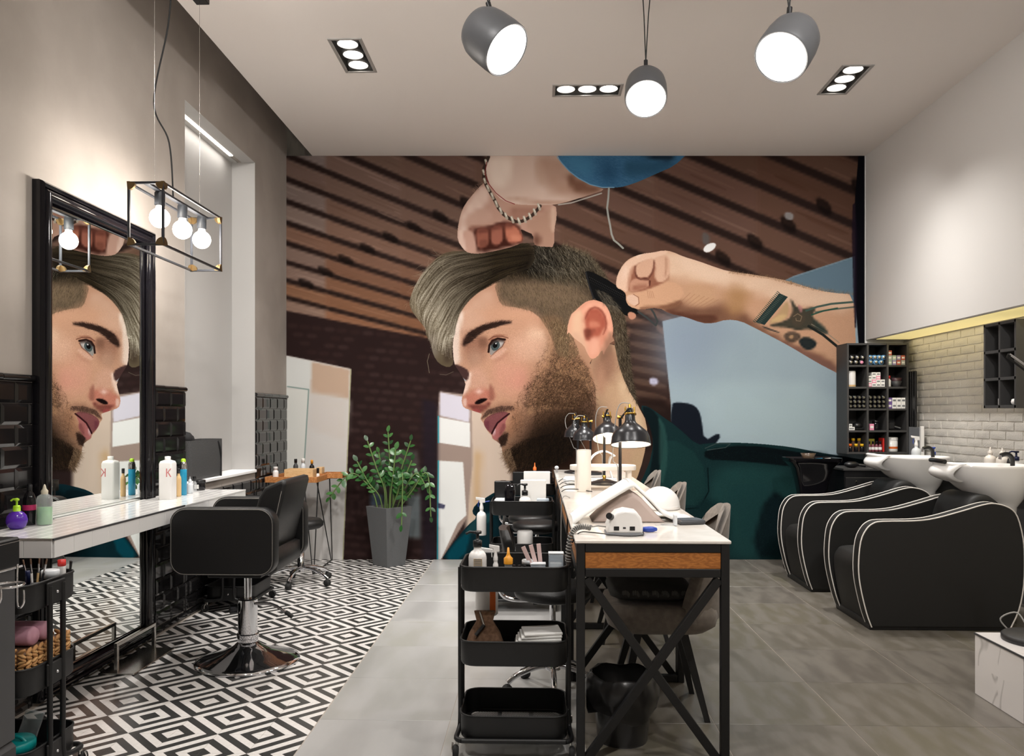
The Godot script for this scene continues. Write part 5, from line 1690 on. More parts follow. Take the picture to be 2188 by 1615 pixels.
# ---------------------------------------------------------------- near left corner, styling chairs
func corner_things() -> void:
	# grey cabinet with a black case on it
	var t := thing("grey_cabinet", "dark grey cabinet side at the left edge of the picture", "cabinet", Vector3(-1.98, 0, -2.55))
	part(t, "body", bx(Vector3(0.36, 0.6, 0.4), 0.004), M["charcoal"], Vector3(0, 0.585, 0))
	part(t, "plinth", bx(Vector3(0.375, 0.285, 0.42), 0.02), mat("dark_plinth", rgb(48, 48, 50), 0.5), Vector3(0, 0.1425, 0))
	t = thing("tool_case", "black box standing on the grey cabinet", "case", Vector3(-1.965, 0.8855, -2.55))
	part(t, "body", bx(Vector3(0.37, 0.1, 0.39), 0.006), M["black_plastic"], Vector3(0, 0.05, 0))
	part(t, "lid_edge", bx(Vector3(0.372, 0.004, 0.392), 0.002), M["steel"], Vector3(0, 0.086, 0))
	part(t, "latch", bx(Vector3(0.02, 0.008, 0.02), 0.002), M["black_plastic"], Vector3(0.15, 0.102, 0.1))
	# wire holder for hair tools clipped to the cabinet
	t = thing("tool_holder", "chrome wire holder for hair tools clipped to the grey cabinet", "holder", Vector3(-1.715, 0.86, -2.55))
	part(t, "rail", rod([Vector3(-0.13, 0.01, 0.09), Vector3(0.03, 0.05, -0.06)], 0.004, 6), M["chrome"])
	for k in 3:
		var x := -0.1 + k * 0.06
		var z := 0.06 - k * 0.055
		part(t, "hook", rod(curve([Vector3(x, 0.025 + 0.014 * k, z), Vector3(x + 0.012, 0.02 + 0.014 * k, z + 0.02), Vector3(x + 0.012, -0.06, z + 0.02), Vector3(x + 0.026, -0.078, z + 0.03), Vector3(x + 0.04, -0.06, z + 0.03), Vector3(x + 0.04, -0.02, z + 0.03)], 4), 0.0035, 6), M["chrome"])
	for y in [-0.015, -0.09]:
		part(t, "basket_loop", rod([Vector3(-0.12, y, 0.12), Vector3(-0.03, y + 0.02, 0.03), Vector3(0.02, y + 0.018, 0.05), Vector3(-0.05, y - 0.004, 0.14)], 0.0035, 6, true), M["chrome"])
	part(t, "basket_wire", rod([Vector3(-0.12, -0.015, 0.12), Vector3(-0.12, -0.09, 0.12)], 0.003, 6), M["chrome"])
	part(t, "basket_wire", rod([Vector3(-0.05, -0.02, 0.14), Vector3(-0.05, -0.094, 0.14)], 0.003, 6), M["chrome"])
	var loop := []
	for k in 20:
		var a := TAU * k / 20
		loop.append(Vector3(0.06 + cos(a) * 0.045, 0.012, 0.06 + sin(a) * 0.045))
	part(t, "dryer_ring", rod(loop, 0.004, 6, true), M["chrome"])
	part(t, "dryer_hook", rod(curve([Vector3(0.02, 0.012, 0.04), Vector3(0.015, -0.03, 0.06), Vector3(0.03, -0.05, 0.07), Vector3(0.045, -0.03, 0.07), Vector3(0.045, 0.01, 0.07)], 4), 0.0035, 6), M["chrome"])
	# trolley with its load
	var at := Vector3(-2.06, 0, -3.04)
	trolley("black three-tier trolley with brushes on top in the left corner", at, PI * 0.0 + 0.0)
	var y := at.y + 0.692
	var cup := thing("brush_cup", "dark cup of nail brushes on the left trolley", "cup", at + Vector3(0.145, 0.69, 0.0))
	part(cup, "body", turn_mesh([[0.002, 0.0], [0.028, 0.0], [0.03, 0.08], [0.027, 0.08], [0.025, 0.006], [0.002, 0.006]], 16), M["charcoal"])
	var tones := ["beige", "white_plastic", "beige", "dark_steel"]
	for k in 4:
		var s := Shape.new()
		var d := Vector3(-0.16 + 0.12 * k, 1, 0.1 - 0.06 * k).normalized()
		s.tube([Vector3.ZERO, d * 0.1], 0.0042, 6)
		var b := thing("brush", ["brush with a beige handle in the dark cup, leftmost", "brush with a white handle in the dark cup", "brush with a beige handle in the dark cup, leaning right", "brush with a grey handle in the dark cup, rightmost"][k], "brush", cup.position + Vector3(-0.012 + 0.008 * k, 0.012, 0.004 * (k % 2)), 0.0, "brushes in the cup")
		part(b, "handle", s.done(), M[tones[k]])
		s = Shape.new()
		s.tube([d * 0.1, d * 0.135], 0.0036, 6)
		part(b, "ferrule", s.done(), M["chrome"])
		s = Shape.new()
		s.tube([d * 0.135, d * 0.143, d * 0.155], 0.003, 6)
		part(b, "bristles", s.done(), M["brown"])
	bottle("polish_bottle", "small navy nail polish bottle on the left trolley", at + Vector3(0.165, 0.69, 0.075), 0.013, 0.085, M["navy"], 0.009, 0.05, M["navy"])
	bottle("powder_jar", "black jar with a clear lid on the left trolley", at + Vector3(0.175, 0.69, -0.05), 0.03, 0.085, M["black_plastic"], 0.033, 0.03, M["frosted"], "jar")
	var tube_t := thing("cream_tube", "white cream tube with a red cap on the left trolley", "tube", at + Vector3(0.19, 0.69, -0.1))
	var ts := Shape.new()
	ts.skin([ring(0.03, 0.004, 0.0018, 0.0), ring(0.03, 0.016, 0.007, 0.05), ring(0.028, 0.026, 0.01, 0.12)])
	part(tube_t, "body", ts.done(), M["white_plastic"])
	part(tube_t, "cap", turn_mesh([[0.012, 0.12], [0.015, 0.122], [0.015, 0.145], [0.001, 0.146]], 14), M["red"])
	bottle("pink_pot", "little pink pot on the left trolley beside the brush cup", at + Vector3(0.12, 0.69, 0.11), 0.02, 0.06, M["pink"], 0.021, 0.02, M["frosted"], "jar")
	for k in 3:
		single("eyeliner_pen", rod([Vector3.ZERO, Vector3(0.012 - 0.006 * k, 0.13, -0.01)], 0.0045, 8), M["black_plastic"], ["slim black pen on the left trolley, nearest of three", "slim black pen on the left trolley, middle of three", "slim black pen on the left trolley, farthest of three"][k], "pen", at + Vector3(0.196, 0.692, -0.125 - 0.008 * k), Vector3.ZERO, "pens on the left trolley")
	# woven basket with towels
	t = thing("woven_basket", "woven straw basket on the middle shelf of the left trolley", "basket", at + Vector3(0.02, 0.385, 0))
	for r in 6:
		for k in 2:
			for side in 4:
				var len := 0.36 if side % 2 == 0 else 0.28
				var s := Shape.new()
				var n := int(len / 0.032)
				for i in n:
					var u := -len / 2 + (i + 0.5) * len / n
					var tilt := 0.5 if (r + k) % 2 == 0 else -0.5
					s.xf = Transform3D(Basis(Vector3.UP, [0.0, PI / 2, PI, -PI / 2][side]), Vector3.ZERO) * Transform3D(Basis(Vector3.BACK, tilt), Vector3(u, 0.012 + r * 0.026 + k * 0.013, 0.14 if side % 2 == 0 else 0.18))
					s.ball(Vector3.ZERO, Vector3(0.021, 0.0085, 0.009), 6)
				if k == 0:
					part(t, "straw_row", s.done(), mat("straw", rgb(196, 150, 96), 0.7))
				else:
					part(t, "straw_row", s.done(), mat("straw_dark", rgb(172, 124, 74), 0.7))
	part(t, "lining", bx(Vector3(0.33, 0.145, 0.25), 0.01), M["brown"], Vector3(0, 0.075, 0))
	for k in 2:
		var s := Shape.new()
		s.xf = Transform3D(Basis(Vector3.BACK, PI / 2), Vector3.ZERO)
		s.lathe([[0.004, -0.15], [0.03, -0.15], [0.036, -0.14], [0.036, 0.14], [0.03, 0.15], [0.004, 0.15]], 16)
		var roll := single("wrapped_roll", s.done(), mat("pink_wrap", rgb(226, 170, 190), 0.35), ["pink wrapped roll lying at the front of the straw basket", "pink wrapped roll lying at the back of the straw basket"][k], "roll", at + Vector3(0.02, 0.572, 0.04 - 0.08 * k), Vector3.ZERO, "pink rolls in the straw basket")
	# lower shelf
	t = thing("round_tub", "turquoise round tub with a moulded lid handle on the trolley's bottom shelf", "tub", at + Vector3(0.1, 0.083, 0.06))
	part(t, "body", turn_mesh([[0.002, 0.0], [0.07, 0.0], [0.074, 0.006], [0.074, 0.07], [0.002, 0.07]], 28), M["teal"])
	part(t, "lid", turn_mesh([[0.074, 0.071], [0.0765, 0.074], [0.0765, 0.098], [0.07, 0.106], [0.002, 0.106]], 28), M["teal"])
	part(t, "lid_handle", rod(curve([Vector3(-0.055, 0.1, 0.01), Vector3(-0.03, 0.12, 0.01), Vector3(0.03, 0.12, 0.01), Vector3(0.055, 0.1, 0.01)], 5), 0.007, 8), M["teal"])
	single("clear_box", bx(Vector3(0.07, 0.15, 0.012), 0.004), M["clear"], "clear plastic case leaning on the trolley's bottom shelf", "case", at + Vector3(0.06, 0.165, -0.1), Vector3(0, 0.3, -0.3))
	bottle("blue_bottle", "blue bottle half hidden by the cabinet on the trolley's bottom shelf", at + Vector3(-0.03, 0.083, 0.08), 0.03, 0.16, M["sky_blue"], 0.02, 0.03, M["white_plastic"])

func styling_chairs() -> void:
	# hydraulic styling chair, its side to the viewer and its front to the mirror
	var t := thing("styling_chair", "black leather styling chair on a round chrome base facing the mirror", "chair", Vector3(-1.646, 0, -4.575))
	var lt := M["leather"] as Material
	part(t, "base", turn_mesh([[0.002, 0.0], [0.285, 0.0], [0.29, 0.006], [0.288, 0.014], [0.26, 0.024], [0.2, 0.04], [0.13, 0.064], [0.08, 0.092], [0.056, 0.115], [0.002, 0.118]], 48), M["chrome"])
	var s := Shape.new()
	s.turned([[0.002, 0.118], [0.056, 0.118], [0.056, 0.135], [0.062, 0.14], [0.062, 0.16], [0.054, 0.165], [0.054, 0.355], [0.045, 0.362], [0.002, 0.362]], 28)
	part(t, "pump_cylinder", s.done(), M["chrome"])
	part(t, "column", turn_mesh([[0.021, 0.36], [0.021, 0.58]], 18), M["chrome"])
	s = Shape.new()
	s.tube([Vector3(-0.052, 0.31, 0.03), Vector3(-0.085, 0.31, 0.05)], 0.026, 14)
	part(t, "valve", s.done(), M["dark_steel"])
	part(t, "pump_lever", rod(curve([Vector3(0.05, 0.335, 0.02), Vector3(0.14, 0.335, 0.03), Vector3(0.21, 0.31, 0.05), Vector3(0.255, 0.285, 0.06)], 5), 0.009, 8), M["chrome"])
	part(t, "lever_grip", rod([Vector3(0.235, 0.297, 0.056), Vector3(0.275, 0.272, 0.064)], 0.012, 10), M["rubber"])
	# side panels
	for z in [0.265, -0.3]:
		s = Shape.new()
		var o := round_rect(0.565, 0.352, 0.075, 6)
		var moved := PackedVector2Array()
		for q in o:
			moved.append(q + Vector2(-0.03 - 0.03 * (q.y / 0.35) * signf(-q.x) * 0.0, 0.725 + (0.012 * cos(q.x * 5.0) if q.y > 0 else 0.0)))
		s.slab(moved, z - 0.045, z + 0.045, 0.012)
		var arm := part(t, "arm_panel", s.done(), lt)
		for e in [-1, 1]:
			var seam := []
			for q in moved:
				var c := Vector2(-0.03, 0.725)
				var k := c + (q - c) * 0.965
				seam.append(Vector3(k.x, k.y, z + e * 0.0455))
			part(arm, "stitching", rod(seam, 0.0015, 4, true), M["stitch"])
	s = Shape.new()
	var seat := PackedVector2Array([Vector2(-0.31, 0.53), Vector2(0.2, 0.53), Vector2(0.235, 0.56), Vector2(0.23, 0.66), Vector2(0.1, 0.69), Vector2(-0.26, 0.695), Vector2(-0.32, 0.67), Vector2(-0.335, 0.6)])
	s.slab(seat, -0.255, 0.22, 0.02)
	part(t, "seat", s.done(), lt)
	# leaning back with bevelled sides
	s = Shape.new()
	var bk := PackedVector2Array([Vector2(0.06, 0.68), Vector2(0.155, 0.64), Vector2(0.2, 0.66), Vector2(0.285, 1.02), Vector2(0.28, 1.045), Vector2(0.255, 1.05), Vector2(0.165, 1.01), Vector2(0.135, 0.96)])
	s.slab(bk, -0.25, 0.215, 0.02)
	var back := part(t, "backrest", s.done(), lt)
	part(back, "stitching", rod([Vector3(0.198, 0.7, 0.2165), Vector3(0.262, 0.99, 0.2165), Vector3(0.262, 0.99, -0.251)], 0.0015, 4), M["stitch"])
	part(t, "seat_plate", bx(Vector3(0.3, 0.03, 0.3), 0.005), M["black_metal"], Vector3(-0.03, 0.515, -0.02))
	# work stool with a chrome star base behind it
	t = thing("work_stool", "chrome star base of a rolling stool behind the styling chair", "stool", Vector3(-1.97, 0, -6.72))
	star_base(t, 0.27, 0.4)
	part(t, "column", turn_mesh([[0.028, 0.1], [0.028, 0.3], [0.018, 0.3], [0.018, 0.46]], 16), M["chrome"])
	part(t, "seat", turn_mesh([[0.002, 0.46], [0.16, 0.46], [0.185, 0.48], [0.185, 0.51], [0.16, 0.535], [0.002, 0.54]], 28), lt)
	# a low trolley and a dark box under the counter
	trolley("black three-tier trolley tucked under the white counter behind the styling chair", Vector3(-2.2, 0, -5.95), PI / 2)
	single("storage_box", bx(Vector3(0.2, 0.36, 0.18), 0.008), M["charcoal"], "dark grey box on the floor beside the trolley under the window", "box", Vector3(-2.31, 0.1805, -6.33))

func star_base(t: Node3D, r: float, turn: float) -> void:
	for k in 5:
		var a := turn + TAU * k / 5
		var d := Vector3(cos(a), 0, sin(a))
		var arm := part(t, "star_leg", rod(curve([d * 0.02 + Vector3(0, 0.13, 0), d * r * 0.4 + Vector3(0, 0.125, 0), d * r * 0.8 + Vector3(0, 0.095, 0), d * r + Vector3(0, 0.062, 0)], 5), 0.015, 8), M["chrome"])
		var s := Shape.new()
		s.xf = Transform3D(Basis(d.cross(Vector3.UP), d, Vector3.UP).orthonormalized(), d * r + Vector3(0, 0.027, 0))
		s.xf = Transform3D(Basis(Vector3.UP, -a) * Basis(Vector3.RIGHT, PI / 2), d * r + Vector3(0, 0.027, 0))
		s.lathe([[0.004, -0.02], [0.024, -0.02], [0.027, -0.014], [0.027, 0.014], [0.024, 0.02], [0.004, 0.02]], 14)
		part(arm, "caster", s.done(), M["rubber"])

# ---------------------------------------------------------------- side table and plant by the mural
func back_left_things() -> void:
	var t := thing("side_table", "wooden tray table on thin black hairpin legs in the back left corner", "table", Vector3(-2.175, 0, -7.38))
	var w := M["wood"] as Material
	part(t, "tray_floor", bx(Vector3(0.44, 0.014, 0.52), 0.002), w, Vector3(0, 0.817, 0))
	for k in [-1, 1]:
		part(t, "tray_edge", bx(Vector3(0.012, 0.05, 0.52), 0.002), w, Vector3(k * 0.226, 0.829, 0))
		part(t, "tray_edge", bx(Vector3(0.464, 0.05, 0.012), 0.002), w, Vector3(0, 0.829, k * 0.266))
	for p in [Vector3(0.21, 0, 0.3), Vector3(0.2, 0, -0.38), Vector3(-0.2, 0, 0.26), Vector3(-0.19, 0, -0.3)]:
		var top := Vector3(signf(p.x) * 0.17, 0.81, signf(p.z) * 0.2)
		part(t, "hairpin_leg", rod([top + Vector3(0.05, 0, -0.02), p + Vector3(0.005, 0.006, 0), p + Vector3(-0.005, 0.006, 0), top + Vector3(-0.06, 0, 0.04)], 0.006, 7), M["black_metal"])
	part(t, "floor_bar", rod([Vector3(0.21, 0.008, 0.3), Vector3(0.2, 0.008, -0.38)], 0.006, 7), M["black_metal"])
	var o := t.position
	t = thing("wooden_tray", "small wooden tray jutting out beside the tray table", "tray", o + Vector3(0.27, 0.82, -0.2))
	part(t, "tray_floor", bx(Vector3(0.2, 0.01, 0.22), 0.002), w)
	for k in [-1, 1]:
		part(t, "tray_edge", bx(Vector3(0.01, 0.045, 0.22), 0.002), w, Vector3(k * 0.1, 0.018, 0))
		part(t, "tray_edge", bx(Vector3(0.21, 0.045, 0.01), 0.002), w, Vector3(0, 0.018, k * 0.11))
	part(t, "bracket", bx(Vector3(0.2, 0.01, 0.03), 0.002), M["black_metal"], Vector3(-0.07, -0.01, 0))
	bottle("tablet_bottle", "white ribbed bottle standing at the front of the wooden tray table", o + Vector3(-0.19, 0.825, 0.1), 0.026, 0.085, M["white_plastic"], 0.02, 0.025, M["white_plastic"])
	t = thing("wooden_box", "open pale wooden box on the tray table", "box", o + Vector3(0.02, 0.825, 0.02))
	for k in [-1, 1]:
		part(t, "side", bx(Vector3(0.26, 0.085, 0.012), 0.002), M["pale_wood"], Vector3(0, 0.043, k * 0.08))
		part(t, "end", bx(Vector3(0.012, 0.085, 0.15), 0.002), M["pale_wood"], Vector3(k * 0.124, 0.043, 0))
	part(t, "bottom", bx(Vector3(0.24, 0.01, 0.15), 0.001), M["pale_wood"], Vector3(0, 0.006, 0))
	single("wood_block", bx(Vector3(0.05, 0.09, 0.1), 0.003), M["pale_wood"], "small upright block of pale wood behind the open wooden box", "block", o + Vector3(0.15, 0.871, -0.16))
	var foil := Shape.new()
	for k in 9:
		foil.box(Vector3(-0.1 + 0.025 * k, 0.008 + 0.004 * (k % 3), 0.01 * (k % 2)), Vector3(0.03, 0.012, 0.06), 0.003)
	single("foil_strips", foil.done(), M["steel"], "crumpled silver foil lying in front of the wooden box", "foil", o + Vector3(0.0, 0.8255, 0.19))
	bottle("nail_bottle", "small dark bottle with black cap at the back of the tray table, leftmost of three", o + Vector3(-0.09, 0.825, -0.18), 0.022, 0.13, M["charcoal"], 0.014, 0.035, M["black_plastic"])
	bottle("nail_bottle", "small clear bottle with white cap at the back of the tray table, middle of three", o + Vector3(-0.02, 0.825, -0.18), 0.025, 0.13, M["frosted"], 0.016, 0.04, M["white_plastic"])
	bottle("nail_bottle", "small dark bottle with amber cap at the back of the tray table, rightmost of three", o + Vector3(0.06, 0.825, -0.19), 0.024, 0.12, M["black_gloss"], 0.012, 0.035, M["amber"])
	bottle("nail_bottle", "tiny black capped bottle on the right front of the tray table", o + Vector3(0.185, 0.825, 0.06), 0.014, 0.05, M["white_plastic"], 0.012, 0.045, M["black_plastic"])
	# potted plant
	t = thing("potted_plant", "green leafy plant in a tall tapered grey pot in front of the mural", "plant", Vector3(-1.383, 0, -7.56))
	var rings := []
	var tw := 0.16
	var square := func(half: float, y: float) -> PackedVector3Array:
		var r := PackedVector3Array()
		for k in 4:
			var a := PI / 2 * k + PI / 2 - 0.06
			r.append(Vector3(cos(a) * half, y, sin(a) * half))
		return r
	var s := Shape.new()
	s.skin([square.call(0.15, 0.0), square.call(0.215, 0.55)], true, false, -1)
	s.skin([square.call(0.215, 0.55), square.call(0.19, 0.55)], true, false, -1)
	s.skin([square.call(0.19, 0.55), square.call(0.18, 0.46)], true, false, -1)
	part(t, "pot", s.done(), M["pot"])
	s = Shape.new()
	s.skin([square.call(0.175, 0.46), square.call(0.183, 0.5)], true, true, -1)
	part(t, "soil", s.done(), noisy("soil", rgb(40, 30, 24), rgb(66, 52, 42), 0.95, 0.2, 4.0))
	var leaf_mats := [mat("leaf_a", rgb(42, 86, 40), 0.3), mat("leaf_b", rgb(62, 106, 54), 0.3), mat("leaf_c", rgb(32, 68, 34), 0.3)]
	for m in leaf_mats:
		m.backlight_enabled = true
		m.backlight = Color(0.1, 0.16, 0.06)
	var leaf := Shape.new()
	leaf.smooth(1)
	var outline := [[0.0, 0.0], [0.18, 0.2], [0.42, 0.3], [0.68, 0.27], [0.88, 0.15], [1.0, 0.0]]
	for k in 5:
		var a: Array = outline[k]
		var b: Array = outline[k + 1]
		for e in [-1.0, 1.0]:
			leaf.quad(Vector3(a[0], -0.12 * a[0] * a[0], 0), Vector3(b[0], -0.12 * b[0] * b[0], 0), Vector3(b[0], 0.12 * b[1] - 0.12 * b[0] * b[0], b[1] * e), Vector3(a[0], 0.12 * a[1] - 0.12 * a[0] * a[0], a[1] * e), Vector3(0.5, -3, 0))
	var lm := leaf.done()
	var r2 := RandomNumberGenerator.new()
	r2.seed = 3
	# [tip x, tip y, tip z, bulge, pairs of leaves]
	var stems := [[-0.01, 1.24, 0.0, 0.02, 9], [-0.2, 1.16, 0.02, -0.05, 7], [0.2, 1.16, -0.02, 0.05, 7], [-0.29, 0.97, 0.05, -0.12, 7], [0.22, 0.98, 0.04, 0.08, 7], [-0.54, 0.64, 0.08, -0.2, 9], [0.29, 0.86, -0.03, 0.16, 7], [0.36, 0.72, 0.05, 0.2, 7], [0.4, 0.46, 0.06, 0.34, 8], [0.15, 0.4, 0.2, 0.16, 7], [0.07, 1.08, 0.05, 0.03, 7], [0.12, 0.85, 0.1, 0.1, 6], [-0.1, 1.05, -0.02, -0.04, 7]]
	for st in stems:
		var base := Vector3(st[0] * 0.18, 0.49, st[2] * 0.3)
		var tip := Vector3(st[0], st[1], st[2])
		var high := maxf(0.86, st[1] + 0.1) if st[1] < 0.8 else lerpf(0.49, st[1], 0.6)
		var pts := curve([base, Vector3(lerpf(base.x, st[3], 0.55), lerpf(0.49, high, 0.55), st[2] * 0.5), Vector3(lerpf(st[3], st[0], 0.4), high, st[2] * 0.9), tip], 6)
		var stem := part(t, "stem", rod(pts, 0.0065, 6), mat("stem", rgb(92, 116, 62), 0.5))
		var n: int = st[4]
		for k in n:
			var f := 0.36 + 0.64 * (k + 1) / n
			var i := mini(int(f * (pts.size() - 1)), pts.size() - 2)
			var q: Vector3 = pts[i].lerp(pts[i + 1], f * (pts.size() - 1) - i)
			var d: Vector3 = (pts[i + 1] - pts[i]).normalized()
			var side := d.cross(Vector3(0.2, 0.3, 1).normalized()).normalized()
			for e in ([-1.0, 1.0] if k < n - 1 else [0.0]):
				var out: Vector3 = (side * e * r2.randf_range(0.8, 1.1) + d * (0.75 if e != 0.0 else 1.0) + Vector3(r2.randf_range(-0.2, 0.2), r2.randf_range(-0.15, 0.2), r2.randf_range(-0.3, 0.5))).normalized()
				var up := Vector3(r2.randf_range(-0.4, 0.4), 0.7, 0.7).normalized()
				var z := out.cross(up).normalized()
				var len := r2.randf_range(0.056, 0.08)
				var l := part(stem, "leaf", lm, leaf_mats[r2.randi() % 3], q)
				l.basis = Basis(out, z.cross(out).normalized(), z).scaled_local(Vector3(len, len, len))

# ---------------------------------------------------------------- manicure desks
const DX0 := 0.160
const DX1 := 0.773
const DTOP := 0.9

func desks() -> void:
	var bm := M["black_metal"] as Material
	var stone := noisy("desk_top", rgb(226, 219, 211), rgb(234, 228, 221), 0.12, 0.02, 1.5)
	var labels := ["manicure desk with a wooden end panel and crossed black legs, nearest of the row", "manicure desk second in the row, under the two lit lamps", "manicure desk third in the row, under the white oval riser", "manicure desk last in the row, touching the mural's foot"]
	for k in 4:
		var d0 := 3.28 + k * 1.045
		var d1 := d0 + 1.035
		var t := thing("manicure_desk", labels[k], "desk", Vector3((DX0 + DX1) / 2, 0, -(d0 + d1) / 2), 0.0, "manicure desks in a row")
		var hw := (DX1 - DX0) / 2
		var hl := (d1 - d0) / 2
		part(t, "tabletop", bx(Vector3(hw * 2 + 0.012, 0.014, hl * 2 + 0.008), 0.003), stone, Vector3(0, DTOP - 0.007, 0))
		for x in [-1, 1]:
			for z in [-1, 1]:
				part(t, "leg", bx(Vector3(0.034, 0.885, 0.034), 0.002), bm, Vector3(x * (hw - 0.017), 0.4425, z * (hl - 0.017)))
			for y in [0.868, 0.768]:
				part(t, "rail", bx(Vector3(0.034, 0.034, hl * 2 - 0.07), 0.002), bm, Vector3(x * (hw - 0.017), y, 0))
			part(t, "side_panel", bx(Vector3(0.016, 0.066, hl * 2 - 0.07), 0.001), M["wood"], Vector3(x * (hw - 0.012), 0.818, 0))
		for z in [-1, 1]:
			for y in [0.868, 0.768]:
				part(t, "rail", bx(Vector3(hw * 2 - 0.07, 0.034, 0.034), 0.002), bm, Vector3(0, y, z * (hl - 0.017)))
			part(t, "end_panel", bx(Vector3(hw * 2 - 0.07, 0.066, 0.018), 0.002), M["desk_wood"], Vector3(0, 0.818, z * (hl - 0.012)))
		part(t, "foot_rail", bx(Vector3(hw * 2 - 0.07, 0.034, 0.034), 0.002), bm, Vector3(0, 0.02, -(hl - 0.017)))
		# crossed braces on the near end
		var w := hw * 2 - 0.068
		var h := 0.75
		var ang := atan2(h, w)
		var len := Vector2(w, h).length() - 0.02
		for e in [-1, 1]:
			part(t, "brace", bx(Vector3(len, 0.034, 0.03 if e == 1 else 0.028), 0.002), bm, Vector3(0, 0.376, hl - 0.018), Vector3(0, 0, e * ang))
	# velvet chairs on the far side, facing the desks
	var chair := velvet_chair()
	var cl := ["taupe velvet chair with quilted back, nearest of the three behind the desks", "taupe velvet chair half hidden by the white dome lamp, middle of the three", "taupe velvet chair behind the oval riser, farthest of the three"]
	var spots := [Vector3(0.58, 0, -3.93), Vector3(0.6, 0, -5.17), Vector3(0.61, 0, -6.28)]
	for k in 3:
		if k == 0:
			chair.position = spots[0]
			chair.set_meta("label", cl[0])
		else:
			copy(chair, cl[k], spots[k])
	var s := Shape.new()
	var pil := []
	for k in 7:
		var f := k / 6.0
		pil.append(ring(0.4 - 0.22 * pow(absf(f - 0.5) * 2.0, 3.0), 0.38 - 0.22 * pow(absf(f - 0.5) * 2.0, 3.0), 0.07, 0.09 * f))
	s.skin(pil)
	var cushion := thing("seat_cushion", "flat black cushion with an embossed floral pattern on the nearest velvet chair", "cushion", spots[0] + Vector3(-0.04, 0.531, 0))
	part(cushion, "body", s.done(), mat("dark_cloth", rgb(36, 35, 33), 0.8))
	for k in 7:
		var p := Shape.new()
		for j in 4:
			var a := 0.5 + j * 0.5
			p.ball(Vector3(cos(a) * 0.018, sin(a) * 0.02 - 0.012, 0.0), Vector3(0.007, 0.012, 0.004), 6)
		part(cushion, "flower", p.done(), mat("pattern_cloth", rgb(62, 61, 58), 0.7), Vector3(-0.135 + k * 0.045, 0.05, 0.19))
	# waste bin
	var t := thing("waste_bin", "dark waste bin with a black bag folded over its rim under the nearest desk", "bin", Vector3(0.37, 0, -3.53))
	part(t, "bucket", turn_mesh([[0.002, 0.002], [0.105, 0.0], [0.108, 0.006], [0.135, 0.26], [0.139, 0.265], [0.134, 0.262], [0.102, 0.01], [0.002, 0.008]], 28), glass("smoke", rgb(52, 52, 54), 0.8, 0.2))
	s = Shape.new()
	var rr := []
	var r3 := RandomNumberGenerator.new()
	r3.seed = 8
	var lv := [[0.132, 0.05], [0.138, 0.13], [0.152, 0.165], [0.163, 0.2], [0.158, 0.25], [0.146, 0.285], [0.132, 0.29], [0.122, 0.25], [0.115, 0.16], [0.05, 0.12]]
	for l in lv.size():
		var ringp := PackedVector3Array()
		for k in 28:
			var a := TAU * k / 28
			var j := 1.0 + (r3.randf_range(-0.06, 0.07) if l > 0 and l < 9 else 0.0)
			if l <= 1: j += 0.05
			ringp.append(Vector3(cos(a) * lv[l][0] * j, lv[l][1] + (0.02 * sin(a * 3.0 + l) if l < 3 else 0.006 * sin(a * 5.0)), sin(a) * lv[l][0] * j))
		rr.append(ringp)
	s.skin(rr.slice(1), true, false)
	part(t, "bag", s.done(), mat("bag", rgb(26, 25, 25), 0.28))
	# stools on the near side
	var st := work_stool("black padded work stool with a backrest under the nearest desk", Vector3(0.08, 0, -4.14))
	copy(st, "black padded work stool with a backrest behind the middle trolley", Vector3(0.0, 0, -6.52))
	copy(st, "black padded work stool with a backrest by the farthest desk", Vector3(-0.05, 0, -7.02))

func velvet_chair() -> Node3D:
	var t := thing("velvet_chair", "taupe velvet chair", "chair", Vector3.ZERO, 0.0, "velvet chairs behind the desks")
	var v := M["velvet"] as Material
	var s := Shape.new()
	s.skin([ring(0.42, 0.4, 0.1, 0.4), ring(0.5, 0.48, 0.12, 0.43), ring(0.52, 0.5, 0.12, 0.48), ring(0.5, 0.48, 0.12, 0.525), ring(0.38, 0.36, 0.1, 0.53)])
	part(t, "seat", s.done(), v)
	# curved shell back wrapping the rear corners
	s = Shape.new()
	var rows := []
	for j in 9:
		var f := j / 8.0
		var y := 0.46 + f * 0.52
		var span := lerpf(1.25, 0.78, f * f)
		var outer := PackedVector3Array()
		var n := 14
		for k in n + 1:
			var a := lerpf(-span, span, k / float(n))
			var rad := 0.27 + 0.06 * f
			var th := 0.032 * (1.0 - 0.6 * f * f)
			outer.append(Vector3(cos(a) * (rad + th), y - 0.15 * f * pow(absf(a) / span, 2.5), sin(a) * (rad + th) * 0.92))
		for k in n + 1:
			var a := lerpf(span, -span, k / float(n))
			var rad := 0.27 + 0.06 * f
			var th := 0.032 * (1.0 - 0.6 * f * f)
			var quilt := 0.006 * absf(sin(a * 9.0))
			outer.append(Vector3(cos(a) * (rad - th - quilt), y - 0.15 * f * pow(absf(a) / span, 2.5), sin(a) * (rad - th - quilt) * 0.92))
		rows.append(outer)
	s.skin(rows)
	part(t, "backrest", s.done(), v)
	for x in [-1, 1]:
		for z in [-1, 1]:
			var a := Vector3(x * 0.1, 0.41, z * 0.09)
			var b := Vector3(x * 0.2, 0.0, z * 0.19)
			s = Shape.new()
			s.skin([box_ring(a, 0.02), box_ring(b, 0.012)], true, true, -1)
			part(t, "leg", s.done(), M["black_metal"])
	return t

func box_ring(c: Vector3, h: float) -> PackedVector3Array:
	return PackedVector3Array([c + Vector3(-h, 0, -h), c + Vector3(h, 0, -h), c + Vector3(h, 0, h), c + Vector3(-h, 0, h)])

